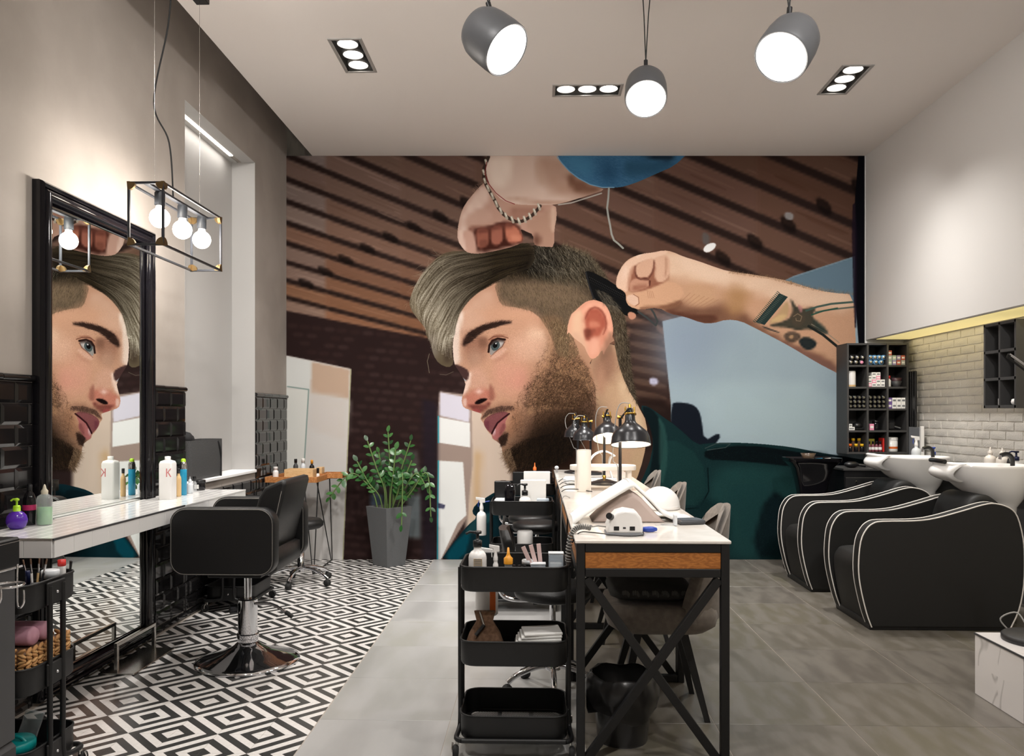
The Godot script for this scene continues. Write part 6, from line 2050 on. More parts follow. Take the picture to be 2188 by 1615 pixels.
func work_stool(label: String, at: Vector3) -> Node3D:
	var t := thing("padded_stool", label, "stool", at, 0.0, "padded work stools")
	star_base(t, 0.24, 0.3)
	part(t, "column", turn_mesh([[0.04, 0.11], [0.045, 0.12], [0.045, 0.135], [0.026, 0.14], [0.026, 0.32], [0.016, 0.32], [0.016, 0.46]], 18), M["chrome"])
	part(t, "seat_plate", bx(Vector3(0.2, 0.02, 0.14), 0.004), M["black_metal"], Vector3(0, 0.462, 0))
	part(t, "seat", turn_mesh([[0.002, 0.47], [0.15, 0.47], [0.192, 0.485], [0.2, 0.51], [0.192, 0.535], [0.15, 0.55], [0.002, 0.553]], 30), M["leather"])
	var s := Shape.new()
	var rows := []
	for j in 7:
		var f := j / 6.0
		var o := PackedVector3Array()
		var half := 0.15 * pow(sin(clampf(0.12 + 0.76 * f, 0.0, 1.0) * PI), 0.4)
		for k in 9:
			var z := lerpf(-half, half, k / 8.0)
			o.append(Vector3(-0.245 + 1.1 * z * z - 0.03 * f, 0.66 + 0.17 * f, z))
		for k in 9:
			var z := lerpf(half, -half, k / 8.0)
			o.append(Vector3(-0.205 + 1.1 * z * z - 0.03 * f, 0.66 + 0.17 * f, z))
		rows.append(o)
	s.skin(rows)
	part(t, "backrest", s.done(), M["leather"])
	part(t, "back_support", rod(curve([Vector3(-0.04, 0.465, 0), Vector3(-0.2, 0.462, 0), Vector3(-0.265, 0.5, 0), Vector3(-0.26, 0.6, 0), Vector3(-0.25, 0.72, 0)], 5), 0.011, 8), M["chrome"])
	return t

# ---------------------------------------------------------------- on the desks
func desk_lamp(label: String, at: Vector3, height: float, out: Vector3, lit: bool, scale := 1.0, tilt := 0.0) -> Node3D:
	var t := thing("desk_lamp", label, "lamp", at, 0.0, "black and brass desk lamps")
	var bm := mat("lamp_black", rgb(38, 38, 41), 0.28, 0.3)
	part(t, "base", turn_mesh([[0.002, 0.0], [0.118, 0.0], [0.12, 0.006], [0.115, 0.012], [0.05, 0.03], [0.018, 0.04], [0.002, 0.042]], 30), bm)
	part(t, "collar", turn_mesh([[0.012, 0.04], [0.013, 0.06], [0.009, 0.064]], 14), M["brass"])
	part(t, "pole", rod([Vector3(0, 0.04, 0), Vector3(0, height, 0)], 0.0095, 10), bm)
	part(t, "joint", rod([Vector3(-0.016, height - 0.01, 0), Vector3(0.016, height - 0.01, 0)], 0.011, 10), M["brass"])
	var hub := Vector3(out.x, height - 0.17, out.z)
	part(t, "arm", rod([Vector3(0, height - 0.02, 0), Vector3(out.x * 0.8, height + 0.04, out.z * 0.8), hub + Vector3(0, 0.21, 0)], 0.006, 8), bm)
	var k := scale
	var sh := part(t, "shade", turn_mesh([[0.112 * k, 0.002], [0.116 * k, 0.0], [0.114 * k, 0.012], [0.108 * k, 0.05 * k], [0.098 * k, 0.075 * k], [0.06 * k, 0.11 * k], [0.036 * k, 0.13 * k], [0.03 * k, 0.145 * k], [0.028 * k, 0.178 * k]], 36, false), bm, hub)
	part(sh, "inside", turn_mesh([[0.111 * k, 0.003], [0.105 * k, 0.05 * k], [0.093 * k, 0.075 * k], [0.05 * k, 0.11 * k], [0.002, 0.115 * k]], 36, false), M["white_plastic"])
	part(sh, "brass_ring", turn_mesh([[0.028 * k, 0.176 * k], [0.037 * k, 0.178 * k], [0.037 * k, 0.186 * k], [0.02 * k, 0.188 * k]], 20), M["brass"])
	part(sh, "socket", turn_mesh([[0.018 * k, 0.186 * k], [0.018 * k, 0.215 * k], [0.006 * k, 0.22 * k]], 16), M["black_plastic"])
	for x in [-1, 1]:
		part(sh, "brass_prong", rod([Vector3(x * 0.026 * k, 0.186 * k, 0), Vector3(x * 0.026 * k, 0.226 * k, 0)], 0.005 * k, 8), M["brass"])
	part(sh, "brass_knob", turn_mesh([[0.008 * k, 0.214 * k], [0.009 * k, 0.236 * k], [0.004 * k, 0.244 * k], [0.001, 0.245 * k]], 12), M["brass"])
	part(t, "cord", rod(curve([hub + Vector3(-0.005, 0.24 * k, 0), hub + Vector3(-0.06, 0.235 * k, -0.02), hub + Vector3(-0.085, 0.14 * k, -0.03), Vector3(-0.04, height - 0.25, -0.03), Vector3(-0.014, 0.2, -0.01), Vector3(-0.014, 0.05, -0.01)], 6), 0.003, 6), mat("cord_grey", rgb(150, 148, 145), 0.7))
	sh.rotation.x = -tilt
	if lit:
		var b := Shape.new()
		b.ball(Vector3.ZERO, Vector3(0.035, 0.04, 0.035), 14)
		var bulb := part(sh, "bulb", b.done(), glow("warm_bulb", Color(1.0, 0.9, 0.76), 9.0), Vector3(0, 0.05, 0))
		omni("bulb_light", bulb, Vector3.ZERO, 0.034, Color(1.0, 0.9, 0.76), 0.07)
	return t

func cable(label: String, pts: Array, m: Material, r := 0.003, group := "cables on the desks") -> void:
	single("cable", rod(curve(pts, 6), r, 6), m, label, "cable", Vector3.ZERO, Vector3.ZERO, group)

func desk_things() -> void:
	var y := DTOP + 0.0005
	desk_lamp("black desk lamp with brass fittings, lit, largest and nearest", Vector3(0.485, y, -4.75), 0.5, Vector3(0.055, 0, 0.06), true, 1.0, 0.22)
	desk_lamp("black desk lamp with brass fittings, lit, behind the oval riser", Vector3(0.49, y, -5.92), 0.5, Vector3(0.02, 0, 0.06), true, 0.95, 0.42)
	desk_lamp("black desk lamp with brass fittings, unlit, left of the farthest pair", Vector3(0.355, y, -7.05), 0.48, Vector3(-0.02, 0, -0.08), false, 0.85)
	desk_lamp("black desk lamp with brass fittings, unlit, right of the farthest pair", Vector3(0.455, y, -6.9), 0.46, Vector3(-0.055, 0, 0.03), false, 0.85)
	# white oval riser
	var t := thing("oval_riser", "white oval riser shelf standing on the third desk", "shelf", Vector3(0.45, y, -5.56))
	var s := Shape.new()
	var el := PackedVector2Array()
	for k in 36:
		var a := TAU * k / 36
		el.append(Vector2(signf(cos(a)) * pow(absf(cos(a)), 0.7) * 0.225, signf(sin(a)) * pow(absf(sin(a)), 0.8) * 0.13))
	s.xf = Transform3D(Basis(Vector3.RIGHT, -PI / 2), Vector3(0, 0.13, 0))
	s.slab(el, 0.0, 0.032, 0.004)
	part(t, "top", s.done(), M["cream_plastic"])
	for k in [-1, 1]:
		part(t, "leg", bx(Vector3(0.03, 0.13, 0.12), 0.004), M["cream_plastic"], Vector3(k * 0.175, 0.065, 0))
	single("paper_roll", turn_mesh([[0.004, 0.0], [0.046, 0.0], [0.047, 0.003], [0.047, 0.27], [0.044, 0.275], [0.01, 0.275], [0.01, 0.262], [0.002, 0.262]], 28), M["cream_plastic"], "tall white paper roll in front of the oval riser", "paper roll", Vector3(0.31, y, -5.36))
	# hand rest draped with white paper
	t = thing("hand_rest", "beige wedge cushion hand rest draped with a white paper sheet", "hand rest", Vector3(0.43, y, -3.93))
	s = Shape.new()
	var wedge := PackedVector2Array([Vector2(-0.17, 0.0), Vector2(0.17, 0.0), Vector2(0.13, 0.04), Vector2(0.06, 0.115), Vector2(0.02, 0.14), Vector2(-0.03, 0.12), Vector2(-0.12, 0.05)])
	s.slab(wedge, -0.14, 0.12, 0.02)
	part(t, "cushion", s.done(), mat("beige_skin", rgb(186, 168, 160), 0.6))
	for k in 2:
		var sheet := Shape.new()
		var rows := []
		var path := [Vector2(-0.265, 0.012), Vector2(-0.21, 0.055), Vector2(-0.1, 0.125), Vector2(0.0, 0.185), Vector2(0.015, 0.19)] if k == 0 else [Vector2(0.0, 0.192), Vector2(0.03, 0.18), Vector2(0.1, 0.115), Vector2(0.16, 0.05), Vector2(0.24, 0.014), Vector2(0.3, 0.012)]
		for q in path:
			var z0 := -0.13
			var z1 := 0.17 - (0.06 if k == 1 else 0.0)
			rows.append(PackedVector3Array([Vector3(q.x, q.y, z0), Vector3(q.x + 0.004, q.y + 0.004, (z0 + z1) / 2), Vector3(q.x, q.y, z1), Vector3(q.x + 0.003, q.y - 0.018, z1 + 0.004), Vector3(q.x + 0.003, q.y - 0.018, z0)]))
		sheet.skin(rows, true, true)
		part(t, "paper_sheet", sheet.done(), M["paper"])
	# nail drill
	t = thing("nail_drill", "white nail drill control box with a black knob at the desk's near end", "nail drill", Vector3(0.368, y, -3.46))
	s = Shape.new()
	var body := PackedVector2Array([Vector2(-0.074, 0.008), Vector2(0.074, 0.008), Vector2(0.076, 0.04), Vector2(0.068, 0.075), Vector2(0.048, 0.1), Vector2(0.0, 0.108), Vector2(-0.035, 0.098), Vector2(-0.06, 0.07), Vector2(-0.074, 0.04)])
	s.slab(body, -0.06, 0.06, 0.012)
	part(t, "body", s.done(), M["white_plastic"])
	part(t, "base_plate", bx(Vector3(0.156, 0.01, 0.13), 0.003), M["grey_plastic"], Vector3(0, 0.005, 0))
	part(t, "knob", rod([Vector3(-0.055, 0.074, 0.045), Vector3(-0.068, 0.084, 0.072)], 0.014, 14), M["black_plastic"])
	for x in [-0.036, 0.03]:
		part(t, "socket", bx(Vector3(0.022, 0.017, 0.004), 0.001), M["black_plastic"], Vector3(x, 0.03, 0.06))
	part(t, "switch", bx(Vector3(0.012, 0.007, 0.004), 0.001), M["black_plastic"], Vector3(-0.003, 0.032, 0.06))
	var coil := [Vector3(0.292, y + 0.03, -3.45), Vector3(0.26, y + 0.034, -3.45), Vector3(0.235, y + 0.03, -3.45)]
	var along := curve([Vector3(0.228, y + 0.026, -3.45), Vector3(0.185, y + 0.03, -3.45), Vector3(0.15, y + 0.005, -3.45), Vector3(0.135, y - 0.06, -3.445), Vector3(0.132, y - 0.12, -3.44)], 40)
	for k in along.size():
		var d: Vector3 = (along[mini(k + 1, along.size() - 1)] - along[maxi(k - 1, 0)]).normalized()
		var side := d.cross(Vector3(0, 0, 1)).normalized()
		var a := k / float(along.size()) * TAU * 21
		coil.append(along[k] + side * cos(a) * 0.011 + Vector3(0, 0, 1) * sin(a) * 0.011)
	single("coiled_cable", rod(coil, 0.0032, 5), mat("coil_grey", rgb(128, 126, 122), 0.5), "grey coiled cable hanging over the left edge of the nearest desk", "cable")
	single("drill_handpiece", turn_mesh([[0.002, 0.0], [0.01, 0.002], [0.013, 0.03], [0.012, 0.05], [0.007, 0.066], [0.004, 0.068]], 14), M["blue"], "blue drill handpiece lying beside the white control box", "handpiece", Vector3(0.448, y + 0.013, -3.5), Vector3(0, 0, -PI / 2))
	t = thing("acrylic_holder", "small clear acrylic rest behind the blue handpiece", "holder", Vector3(0.585, y, -3.72))
	part(t, "plate", bx(Vector3(0.09, 0.004, 0.05), 0.001), M["clear"], Vector3(0, 0.003, 0))
	part(t, "upright", bx(Vector3(0.012, 0.05, 0.05), 0.003), M["frosted"], Vector3(0.045, 0.026, 0))
	# curing lamp dome and tablet
	t = thing("dome_lamp", "white half dome nail curing lamp at the right edge of the second desk", "nail lamp", Vector3(0.66, y, -4.38))
	s = Shape.new()
	var rows := []
	for j in 9:
		var b := PI / 2 * j / 8.0
		var r := PackedVector3Array()
		for k in 24:
			var a := TAU * k / 24
			r.append(Vector3(cos(a) * 0.105 * cos(b) + 0.001, sin(b) * 0.1 + 0.02, sin(a) * 0.1 * cos(b)))
		rows.append(r)
	s.skin(rows, true, false)
	part(t, "dome", s.done(), M["white_plastic"])
	part(t, "base", turn_mesh([[0.002, 0.0], [0.1, 0.0], [0.108, 0.008], [0.106, 0.02]], 28), M["white_plastic"])
	t = thing("tablet", "dark grey tablet device lying at the right edge of the nearest desk", "tablet", Vector3(0.705, y, -3.79), 0.25)
	part(t, "body", bx(Vector3(0.125, 0.02, 0.1), 0.006), mat("slate", rgb(70, 72, 76), 0.3), Vector3(0, 0.011, 0))
	part(t, "screen", bx(Vector3(0.108, 0.002, 0.082), 0.001), mat("slate_screen", rgb(96, 99, 104), 0.12), Vector3(0, 0.0215, 0))
	single("paper_sheet", bx(Vector3(0.16, 0.004, 0.16), 0.001), M["paper"], "white paper lying under the dome lamp on the nearest desk", "paper", Vector3(0.655, y + 0.0025, -4.08), Vector3(0, 0.2, 0))
	# further back
	t = thing("shell_lamp", "white shell shaped nail lamp behind the oval riser", "nail lamp", Vector3(0.5, y, -6.4))
	s = Shape.new()
	var shell := curve2([Vector2(-0.11, 0.0), Vector2(-0.112, 0.09), Vector2(-0.06, 0.19), Vector2(0.03, 0.225), Vector2(0.115, 0.185), Vector2(0.085, 0.165), Vector2(0.075, 0.1), Vector2(0.1, 0.0)], 4)
	s.slab(shell, -0.05, 0.05, 0.012)
	part(t, "body", s.done(), M["white_plastic"])
	part(t, "foot", bx(Vector3(0.24, 0.01, 0.13), 0.004), M["white_plastic"], Vector3(0, 0.005, 0))
	single("dust_collector", bx(Vector3(0.14, 0.05, 0.12), 0.015), M["frosted"], "pale grey device with cables at the left edge of the third desk", "device", Vector3(0.27, y + 0.026, -5.95), Vector3(0, 0.2, 0))
	single("spoon_light", turn_mesh([[0.002, 0.0], [0.016, 0.005], [0.02, 0.016], [0.014, 0.028], [0.002, 0.032]], 16), M["frosted"], "small pale rounded lamp head at the left edge of the far desk", "lamp head", Vector3(0.175, y + 0.02, -7.2))
	single("lamp_stalk", rod(curve([Vector3(0.175, y, -7.1), Vector3(0.178, y + 0.03, -7.15), Vector3(0.178, y + 0.035, -7.19)], 5), 0.004, 6), M["grey_plastic"], "thin stalk under the pale lamp head on the far desk", "stalk")
	var bp := M["black_plastic"] as Material
	cable("black cable looping from the desk toward the white hand rest", [Vector3(0.36, y + 0.004, -4.25), Vector3(0.27, y + 0.03, -4.2), Vector3(0.2, y + 0.02, -4.15), Vector3(0.158, y - 0.02, -4.12), Vector3(0.15, y - 0.12, -4.1)], bp)
	cable("black cable from the nail drill across the desk's front left corner", [Vector3(0.45, y + 0.008, -3.52), Vector3(0.44, y + 0.005, -3.39), Vector3(0.36, y + 0.004, -3.36), Vector3(0.24, y + 0.012, -3.4), Vector3(0.18, y + 0.006, -3.44), Vector3(0.15, y - 0.04, -3.46)], bp, 0.0025)
	for k in 4:
		var d := 5.3 + k * 0.26
		cable(["thin black cable over the desk's left edge, nearest of four", "thin black cable over the desk's left edge, second of four", "thin black cable over the desk's left edge, third of four", "thin black cable over the desk's left edge, farthest of four"][k], [Vector3(0.36, y + 0.004, -d), Vector3(0.25, y + 0.016 + 0.006 * k, -d - 0.04), Vector3(0.17, y + 0.008, -d - 0.02), Vector3(0.146, y - 0.06, -d), Vector3(0.144, y - 0.25, -d + 0.02)], bp, 0.003, "thin cables near the oval riser")
	cable("pale cable hanging beside the black trolleys along the desks", [Vector3(0.2, y + 0.004, -4.9), Vector3(0.155, y, -4.9), Vector3(0.145, 0.7, -4.88), Vector3(0.148, 0.5, -4.9), Vector3(0.14, 0.4, -4.9)], M["cord_grey"], 0.0035)
	cable("black cable lying across the middle desk under the riser", [Vector3(0.3, y + 0.004, -5.75), Vector3(0.42, y + 0.008, -5.8), Vector3(0.55, y + 0.004, -5.78), Vector3(0.66, y + 0.004, -5.85)], bp, 0.003)

# ---------------------------------------------------------------- trolleys beside the desks
func trolleys() -> void:
	var a := Vector3(-0.095, 0, -3.475)
	trolley("black three-tier trolley with bottles, nearest in the middle", a, 0.0)
	var f := 0.69
	var t := bottle("pump_dispenser", "square white pump bottle with a beige label on the nearest trolley", a + Vector3(-0.155, f, 0.06), 0.038, 0.16, M["white_plastic"], 0.019, 0.065, M["black_plastic"], "pump")
	part(t, "label_patch", bx(Vector3(0.036, 0.05, 0.003), 0.001), mat("kraft", rgb(186, 166, 138), 0.8), Vector3(0.004, 0.09, 0.0365))
	for k in 5:
		part(t, "print_line", bx(Vector3(0.03, 0.002, 0.001), 0.0), M["grey_plastic"], Vector3(0.004, 0.084 + k * 0.007, 0.0383))
	bottle("trigger_sprayer", "white trigger sprayer hooked on the back rim of the nearest trolley", a + Vector3(-0.085, f + 0.0, -0.06), 0.012, 0.08, M["white_plastic"], 0.01, 0.07, M["white_plastic"], "spray")
	bottle("oil_bottle", "clear bottle with an amber spray cap on the nearest trolley", a + Vector3(-0.025, f, 0.07), 0.021, 0.09, M["clear"], 0.019, 0.068, M["amber"], "dropper")
	bottle("remover_bottle", "dark bottle with a white flip top on the nearest trolley", a + Vector3(0.055, f, 0.04), 0.026, 0.085, M["black_plastic"], 0.024, 0.018, M["frosted"], "jar")
	for k in 3:
		single("nail_file", bx(Vector3(0.018, 0.165, 0.003), 0.001), mat("file_pink", rgb(214, 186, 182), 0.7), ["pale pink nail file leaning left in the nearest trolley", "pale pink nail file leaning in the middle of the nearest trolley", "pale pink nail file standing almost upright in the nearest trolley"][k], "nail file", a + Vector3(0.07 + 0.02 * k, f + 0.085, 0.06 - 0.02 * k), Vector3(0, 0, 0.42 - 0.16 * k), "nail files")
	for k in 2:
		t = thing("clear_box", ["low clear plastic box in the nearest trolley", "tall clear plastic box with a hinged lid in the nearest trolley"][k], "box", a + Vector3(0.1 + 0.075 * k, f, 0.06))
		part(t, "body", bx(Vector3(0.062, 0.085 + 0.045 * k, 0.04), 0.003), glass("ice", rgb(206, 220, 232), 0.5, 0.1), Vector3(0, 0.043 + 0.022 * k, 0))
		part(t, "lid", bx(Vector3(0.064, 0.006, 0.042), 0.001), M["frosted"], Vector3(0, 0.09 + 0.045 * k, 0))
		part(t, "contents", bx(Vector3(0.05, 0.06 + 0.03 * k, 0.03), 0.003), M["paper"], Vector3(0, 0.034 + 0.015 * k, 0))
	for k in 3:
		bottle("polish_bottle", ["tiny dark nail polish bottle in the nearest trolley, leftmost of three", "tiny dark nail polish bottle in the nearest trolley, middle of three", "tiny dark nail polish bottle in the nearest trolley, rightmost of three"][k], a + Vector3(0.0 + 0.022 * k, f, 0.1), 0.009, 0.06, M["black_gloss"], 0.007, 0.03, M["black_plastic"], "cap", "dark polish bottles in the nearest trolley")
	# spray bottle hung behind the top tray
	t = bottle("cleaner_bottle", "white spray bottle with an orange label hanging behind the nearest trolley", a + Vector3(-0.135, 0.49, -0.24), 0.052, 0.21, M["white_plastic"], 0.018, 0.1, M["orange"], "spray")
	part(t, "label_patch", bx(Vector3(0.042, 0.13, 0.003), 0.001), M["orange"], Vector3(0.022, 0.085, 0.0475))
	part(t, "label_leaf", bx(Vector3(0.018, 0.03, 0.003), 0.001), M["teal"], Vector3(-0.03, 0.14, 0.0445))
	# middle tray: pouch and paper
	t = thing("leather_pouch", "brown suede pouch with a zip in the middle tray of the nearest trolley", "pouch", a + Vector3(-0.125, 0.386, 0.05))
	var s := Shape.new()
	s.skin([ring(0.17, 0.09, 0.04, 0.0), ring(0.18, 0.1, 0.045, 0.03), ring(0.13, 0.07, 0.03, 0.1), ring(0.07, 0.035, 0.015, 0.15), ring(0.09, 0.03, 0.012, 0.19)])
	part(t, "body", s.done(), noisy("suede", rgb(98, 72, 54), rgb(128, 98, 76), 0.95, 0.05, 4.0))
	part(t, "zip", rod([Vector3(-0.02, 0.19, 0.01), Vector3(0.0, 0.13, 0.035)], 0.006, 6), M["steel"])
	part(t, "zip_pull", rod([Vector3(0.0, 0.14, 0.035), Vector3(-0.035, 0.1, 0.05)], 0.008, 6), M["black_plastic"])
	for k in 4:
		single("paper_towel", bx(Vector3(0.19 - 0.01 * k, 0.012, 0.13), 0.003), M["paper"], ["white paper towel, bottom of the stack in the middle tray", "white paper towel, second in the stack in the middle tray", "white paper towel, third in the stack in the middle tray", "white paper towel, top of the stack in the middle tray"][k], "paper towel", a + Vector3(0.1 + 0.005 * k, 0.46 + 0.0125 * k, 0.06), Vector3(0, 0.04 * k, 0.02), "paper towels in the middle tray")
	single("folded_box", bx(Vector3(0.2, 0.065, 0.14), 0.004), M["black_plastic"], "low black box under the paper towels in the middle tray", "box", a + Vector3(0.1, 0.419, 0.06))
	# second trolley
	var b := Vector3(-0.107, 0, -5.98)
	trolley("black three-tier trolley in the middle, second from the viewer", b, 0.0)
	bottle("pump_dispenser", "white pump bottle on the second trolley", b + Vector3(0.02, f, 0.08), 0.042, 0.13, M["white_plastic"], 0.022, 0.085, M["black_plastic"], "pump")
	single("white_carton", bx(Vector3(0.19, 0.23, 0.05), 0.004), M["paper"], "white carton standing behind the pump bottle on the second trolley", "carton", b + Vector3(0.08, f + 0.116, -0.05))
	t = thing("black_brush", "black oval brush standing in the second trolley", "brush", b + Vector3(-0.09, f, 0.06))
	s = Shape.new()
	s.skin([ring(0.04, 0.03, 0.01, 0.0), ring(0.075, 0.04, 0.015, 0.06), ring(0.08, 0.045, 0.018, 0.16), ring(0.07, 0.04, 0.016, 0.2), ring(0.03, 0.02, 0.008, 0.215)])
	part(t, "head", s.done(), M["black_gloss"])
	single("tissue_pack", bx(Vector3(0.11, 0.1, 0.09), 0.012), M["frosted"], "pale packet of wipes at the left of the second trolley", "packet", b + Vector3(-0.15, f + 0.051, 0.02))
	single("black_organizer", bx(Vector3(0.12, 0.22, 0.05), 0.006), M["black_plastic"], "black upright case at the back left of the second trolley", "case", b + Vector3(-0.15, f + 0.111, -0.08))
	single("pencil_box", bx(Vector3(0.09, 0.105, 0.07), 0.004), M["ice"], "clear box of tools at the right of the second trolley", "box", b + Vector3(0.15, f + 0.053, 0.06))
	t = bottle("cleaner_bottle", "white spray bottle with a blue top hanging at the left of the second trolley", b + Vector3(-0.3, 0.52, 0.02), 0.036, 0.19, M["white_plastic"], 0.015, 0.09, M["blue"], "spray")
	part(t, "hook", rod([Vector3(0.0, 0.24, 0), Vector3(0.06, 0.25, 0)], 0.004, 6), M["blue"])
	single("white_canister", turn_mesh([[0.002, 0.0], [0.055, 0.0], [0.058, 0.006], [0.058, 0.16], [0.05, 0.17], [0.002, 0.172]], 20), M["white_plastic"], "white canister in the middle tray of the second trolley", "canister", b + Vector3(0.02, 0.386, 0.02))
	# third trolley
	var c := Vector3(-0.06, 0, -7.45)
	trolley("black three-tier trolley farthest back beside the desks", c, 0.0)
	single("white_carton", bx(Vector3(0.24, 0.2, 0.05), 0.004), M["paper"], "white carton standing in the farthest trolley", "carton", c + Vector3(0.06, f + 0.101, 0.08))
	bottle("oil_bottle", "small bottle with an orange cap in the farthest trolley", c + Vector3(0.04, f, -0.08), 0.02, 0.2, M["clear"], 0.016, 0.07, M["orange"], "dropper")
	single("black_organizer", bx(Vector3(0.36, 0.19, 0.05), 0.006), M["black_plastic"], "long black case behind the white carton in the farthest trolley", "case", c + Vector3(0.02, f + 0.096, 0.0))

# ---------------------------------------------------------------- wash basins and chairs
func wash_chair(label: String, at: Vector3) -> Node3D:
	var t := thing("wash_chair", label, "armchair", at, 0.0, "black wash chairs with white piping")
	var lt := mat("vinyl", rgb(14, 13, 12), 0.62)
	# outline of an arm panel, x from the front edge
	var raw := [Vector2(0.085, 0.02), Vector2(0.05, 0.12), Vector2(0.01, 0.297), Vector2(0.0, 0.429), Vector2(0.014, 0.58), Vector2(0.049, 0.659), Vector2(0.093, 0.699), Vector2(0.155, 0.713), Vector2(0.358, 0.717), Vector2(0.491, 0.734), Vector2(0.668, 0.783), Vector2(0.8, 0.823), Vector2(0.88, 0.8315), Vector2(0.968, 0.805), Vector2(1.021, 0.7475), Vector2(1.057, 0.606), Vector2(1.066, 0.4735), Vector2(1.061, 0.297), Vector2(1.03, 0.138), Vector2(0.977, 0.02)]
	var line := curve2(raw, 3)
	for z in [0.0, -0.54]:
		var s := Shape.new()
		s.slab(line, z - 0.09, z, 0.012)
		var arm := part(t, "arm_panel", s.done(), lt)
		for e in [0.0, -0.09]:
			var pipe := []
			for k in line.size():
				var c := Vector2(0.53, 0.4)
				var q: Vector2 = c + (line[k] - c) * 0.994
				pipe.append(Vector3(q.x, q.y, z + e + (0.0 if e == 0.0 else 0.0)))
			part(arm, "piping", rod(pipe, 0.0045, 5), M["white_piping"])
	var s := Shape.new()
	s.slab(curve2([Vector2(0.09, 0.03), Vector2(0.05, 0.2), Vector2(0.03, 0.36), Vector2(0.05, 0.44), Vector2(0.12, 0.475), Vector2(0.4, 0.47), Vector2(0.75, 0.44), Vector2(0.8, 0.2), Vector2(0.8, 0.03)], 4), -0.535, -0.095, 0.02)
	part(t, "seat", s.done(), lt)
	s = Shape.new()
	s.slab(curve2([Vector2(0.68, 0.43), Vector2(0.7, 0.62), Vector2(0.76, 0.82), Vector2(0.84, 0.875), Vector2(0.93, 0.85), Vector2(0.99, 0.74), Vector2(1.0, 0.3), Vector2(0.82, 0.3)], 4), -0.53, -0.1, 0.03)
	part(t, "backrest", s.done(), mat("vinyl_back", rgb(12, 12, 13), 0.6))
	part(t, "plinth", bx(Vector3(0.9, 0.05, 0.6), 0.006), M["black_plastic"], Vector3(0.53, 0.025, -0.315))
	return t

func basin(label: String, at: Vector3, band: bool) -> Node3D:
	var t := thing("wash_basin", label, "basin", at, 0.0, "white ceramic wash basins")
	var s := Shape.new()
	var oval := func(cx: float, rx: float, rz: float, y: float, lip: float) -> PackedVector3Array:
		var r := PackedVector3Array()
		for k in 32:
			var a := TAU * k / 32
			var x := cos(a)
			var up := lip * maxf(0.0, -x) * maxf(0.0, -x)
			r.append(Vector3(cx + x * rx, y + up, sin(a) * rz))
		return r
	s.skin([oval.call(0.12, 0.1, 0.1, -0.42, 0), oval.call(0.12, 0.11, 0.11, -0.3, 0), oval.call(0.1, 0.17, 0.16, -0.24, 0), oval.call(0.05, 0.26, 0.22, -0.15, 0), oval.call(0.01, 0.33, 0.25, -0.06, 0.01), oval.call(-0.01, 0.365, 0.262, 0.0, 0.025), oval.call(-0.012, 0.372, 0.265, 0.015, 0.03), oval.call(-0.01, 0.36, 0.255, 0.022, 0.03)], true, false)
	s.skin([oval.call(-0.01, 0.36, 0.255, 0.022, 0.03), oval.call(0.0, 0.335, 0.235, 0.01, 0.02), oval.call(0.02, 0.29, 0.2, -0.08, 0), oval.call(0.04, 0.2, 0.15, -0.15, 0), oval.call(0.05, 0.02, 0.02, -0.165, 0)], true, false, 2)
	part(t, "bowl", s.done(), M["white_ceramic"])
	# curved neck rest running out toward the chair
	s = Shape.new()
	var rows := []
	for j in 8:
		var f := j / 7.0
		var r := PackedVector3Array()
		var c := Vector3(-0.34 - 0.1 * sin(f * PI / 2) + 0.16 * f * f * f, 0.035 - 0.14 * f, 0)
		for k in 13:
			var z := lerpf(-0.2, 0.2, k / 12.0) * (1.0 - 0.35 * f)
			r.append(c + Vector3(0.09 * pow(absf(z) / 0.2, 2.0) - 0.012, 0.0, z))
		for k in 13:
			var z := lerpf(0.2, -0.2, k / 12.0) * (1.0 - 0.35 * f)
			r.append(c + Vector3(0.09 * pow(absf(z) / 0.2, 2.0) + 0.014, 0.006, z))
		rows.append(r)
	s.skin(rows)
	part(t, "neck_lip", s.done(), M["white_ceramic"])
	if band:
		s = Shape.new()
		s.tube(curve([Vector3(-0.36, 0.05, 0.12), Vector3(-0.375, 0.054, 0.02), Vector3(-0.36, 0.052, -0.1)], 5), 0.018, 8)
		part(t, "neck_pad", s.done(), M["black_plastic"])
	var tap := part(t, "tap", rod(curve([Vector3(0.24, 0.01, -0.05), Vector3(0.235, 0.07, -0.05), Vector3(0.2, 0.1, -0.05), Vector3(0.15, 0.09, -0.05)], 5), 0.017, 10), M["black_plastic"])
	part(tap, "spout", rod([Vector3(0.15, 0.092, -0.05), Vector3(0.142, 0.06, -0.05)], 0.012, 10), M["chrome"])
	part(t, "stand", bx(Vector3(0.16, 0.74, 0.16), 0.01), M["black_plastic"], Vector3(0.12, -0.785, 0))
	return t

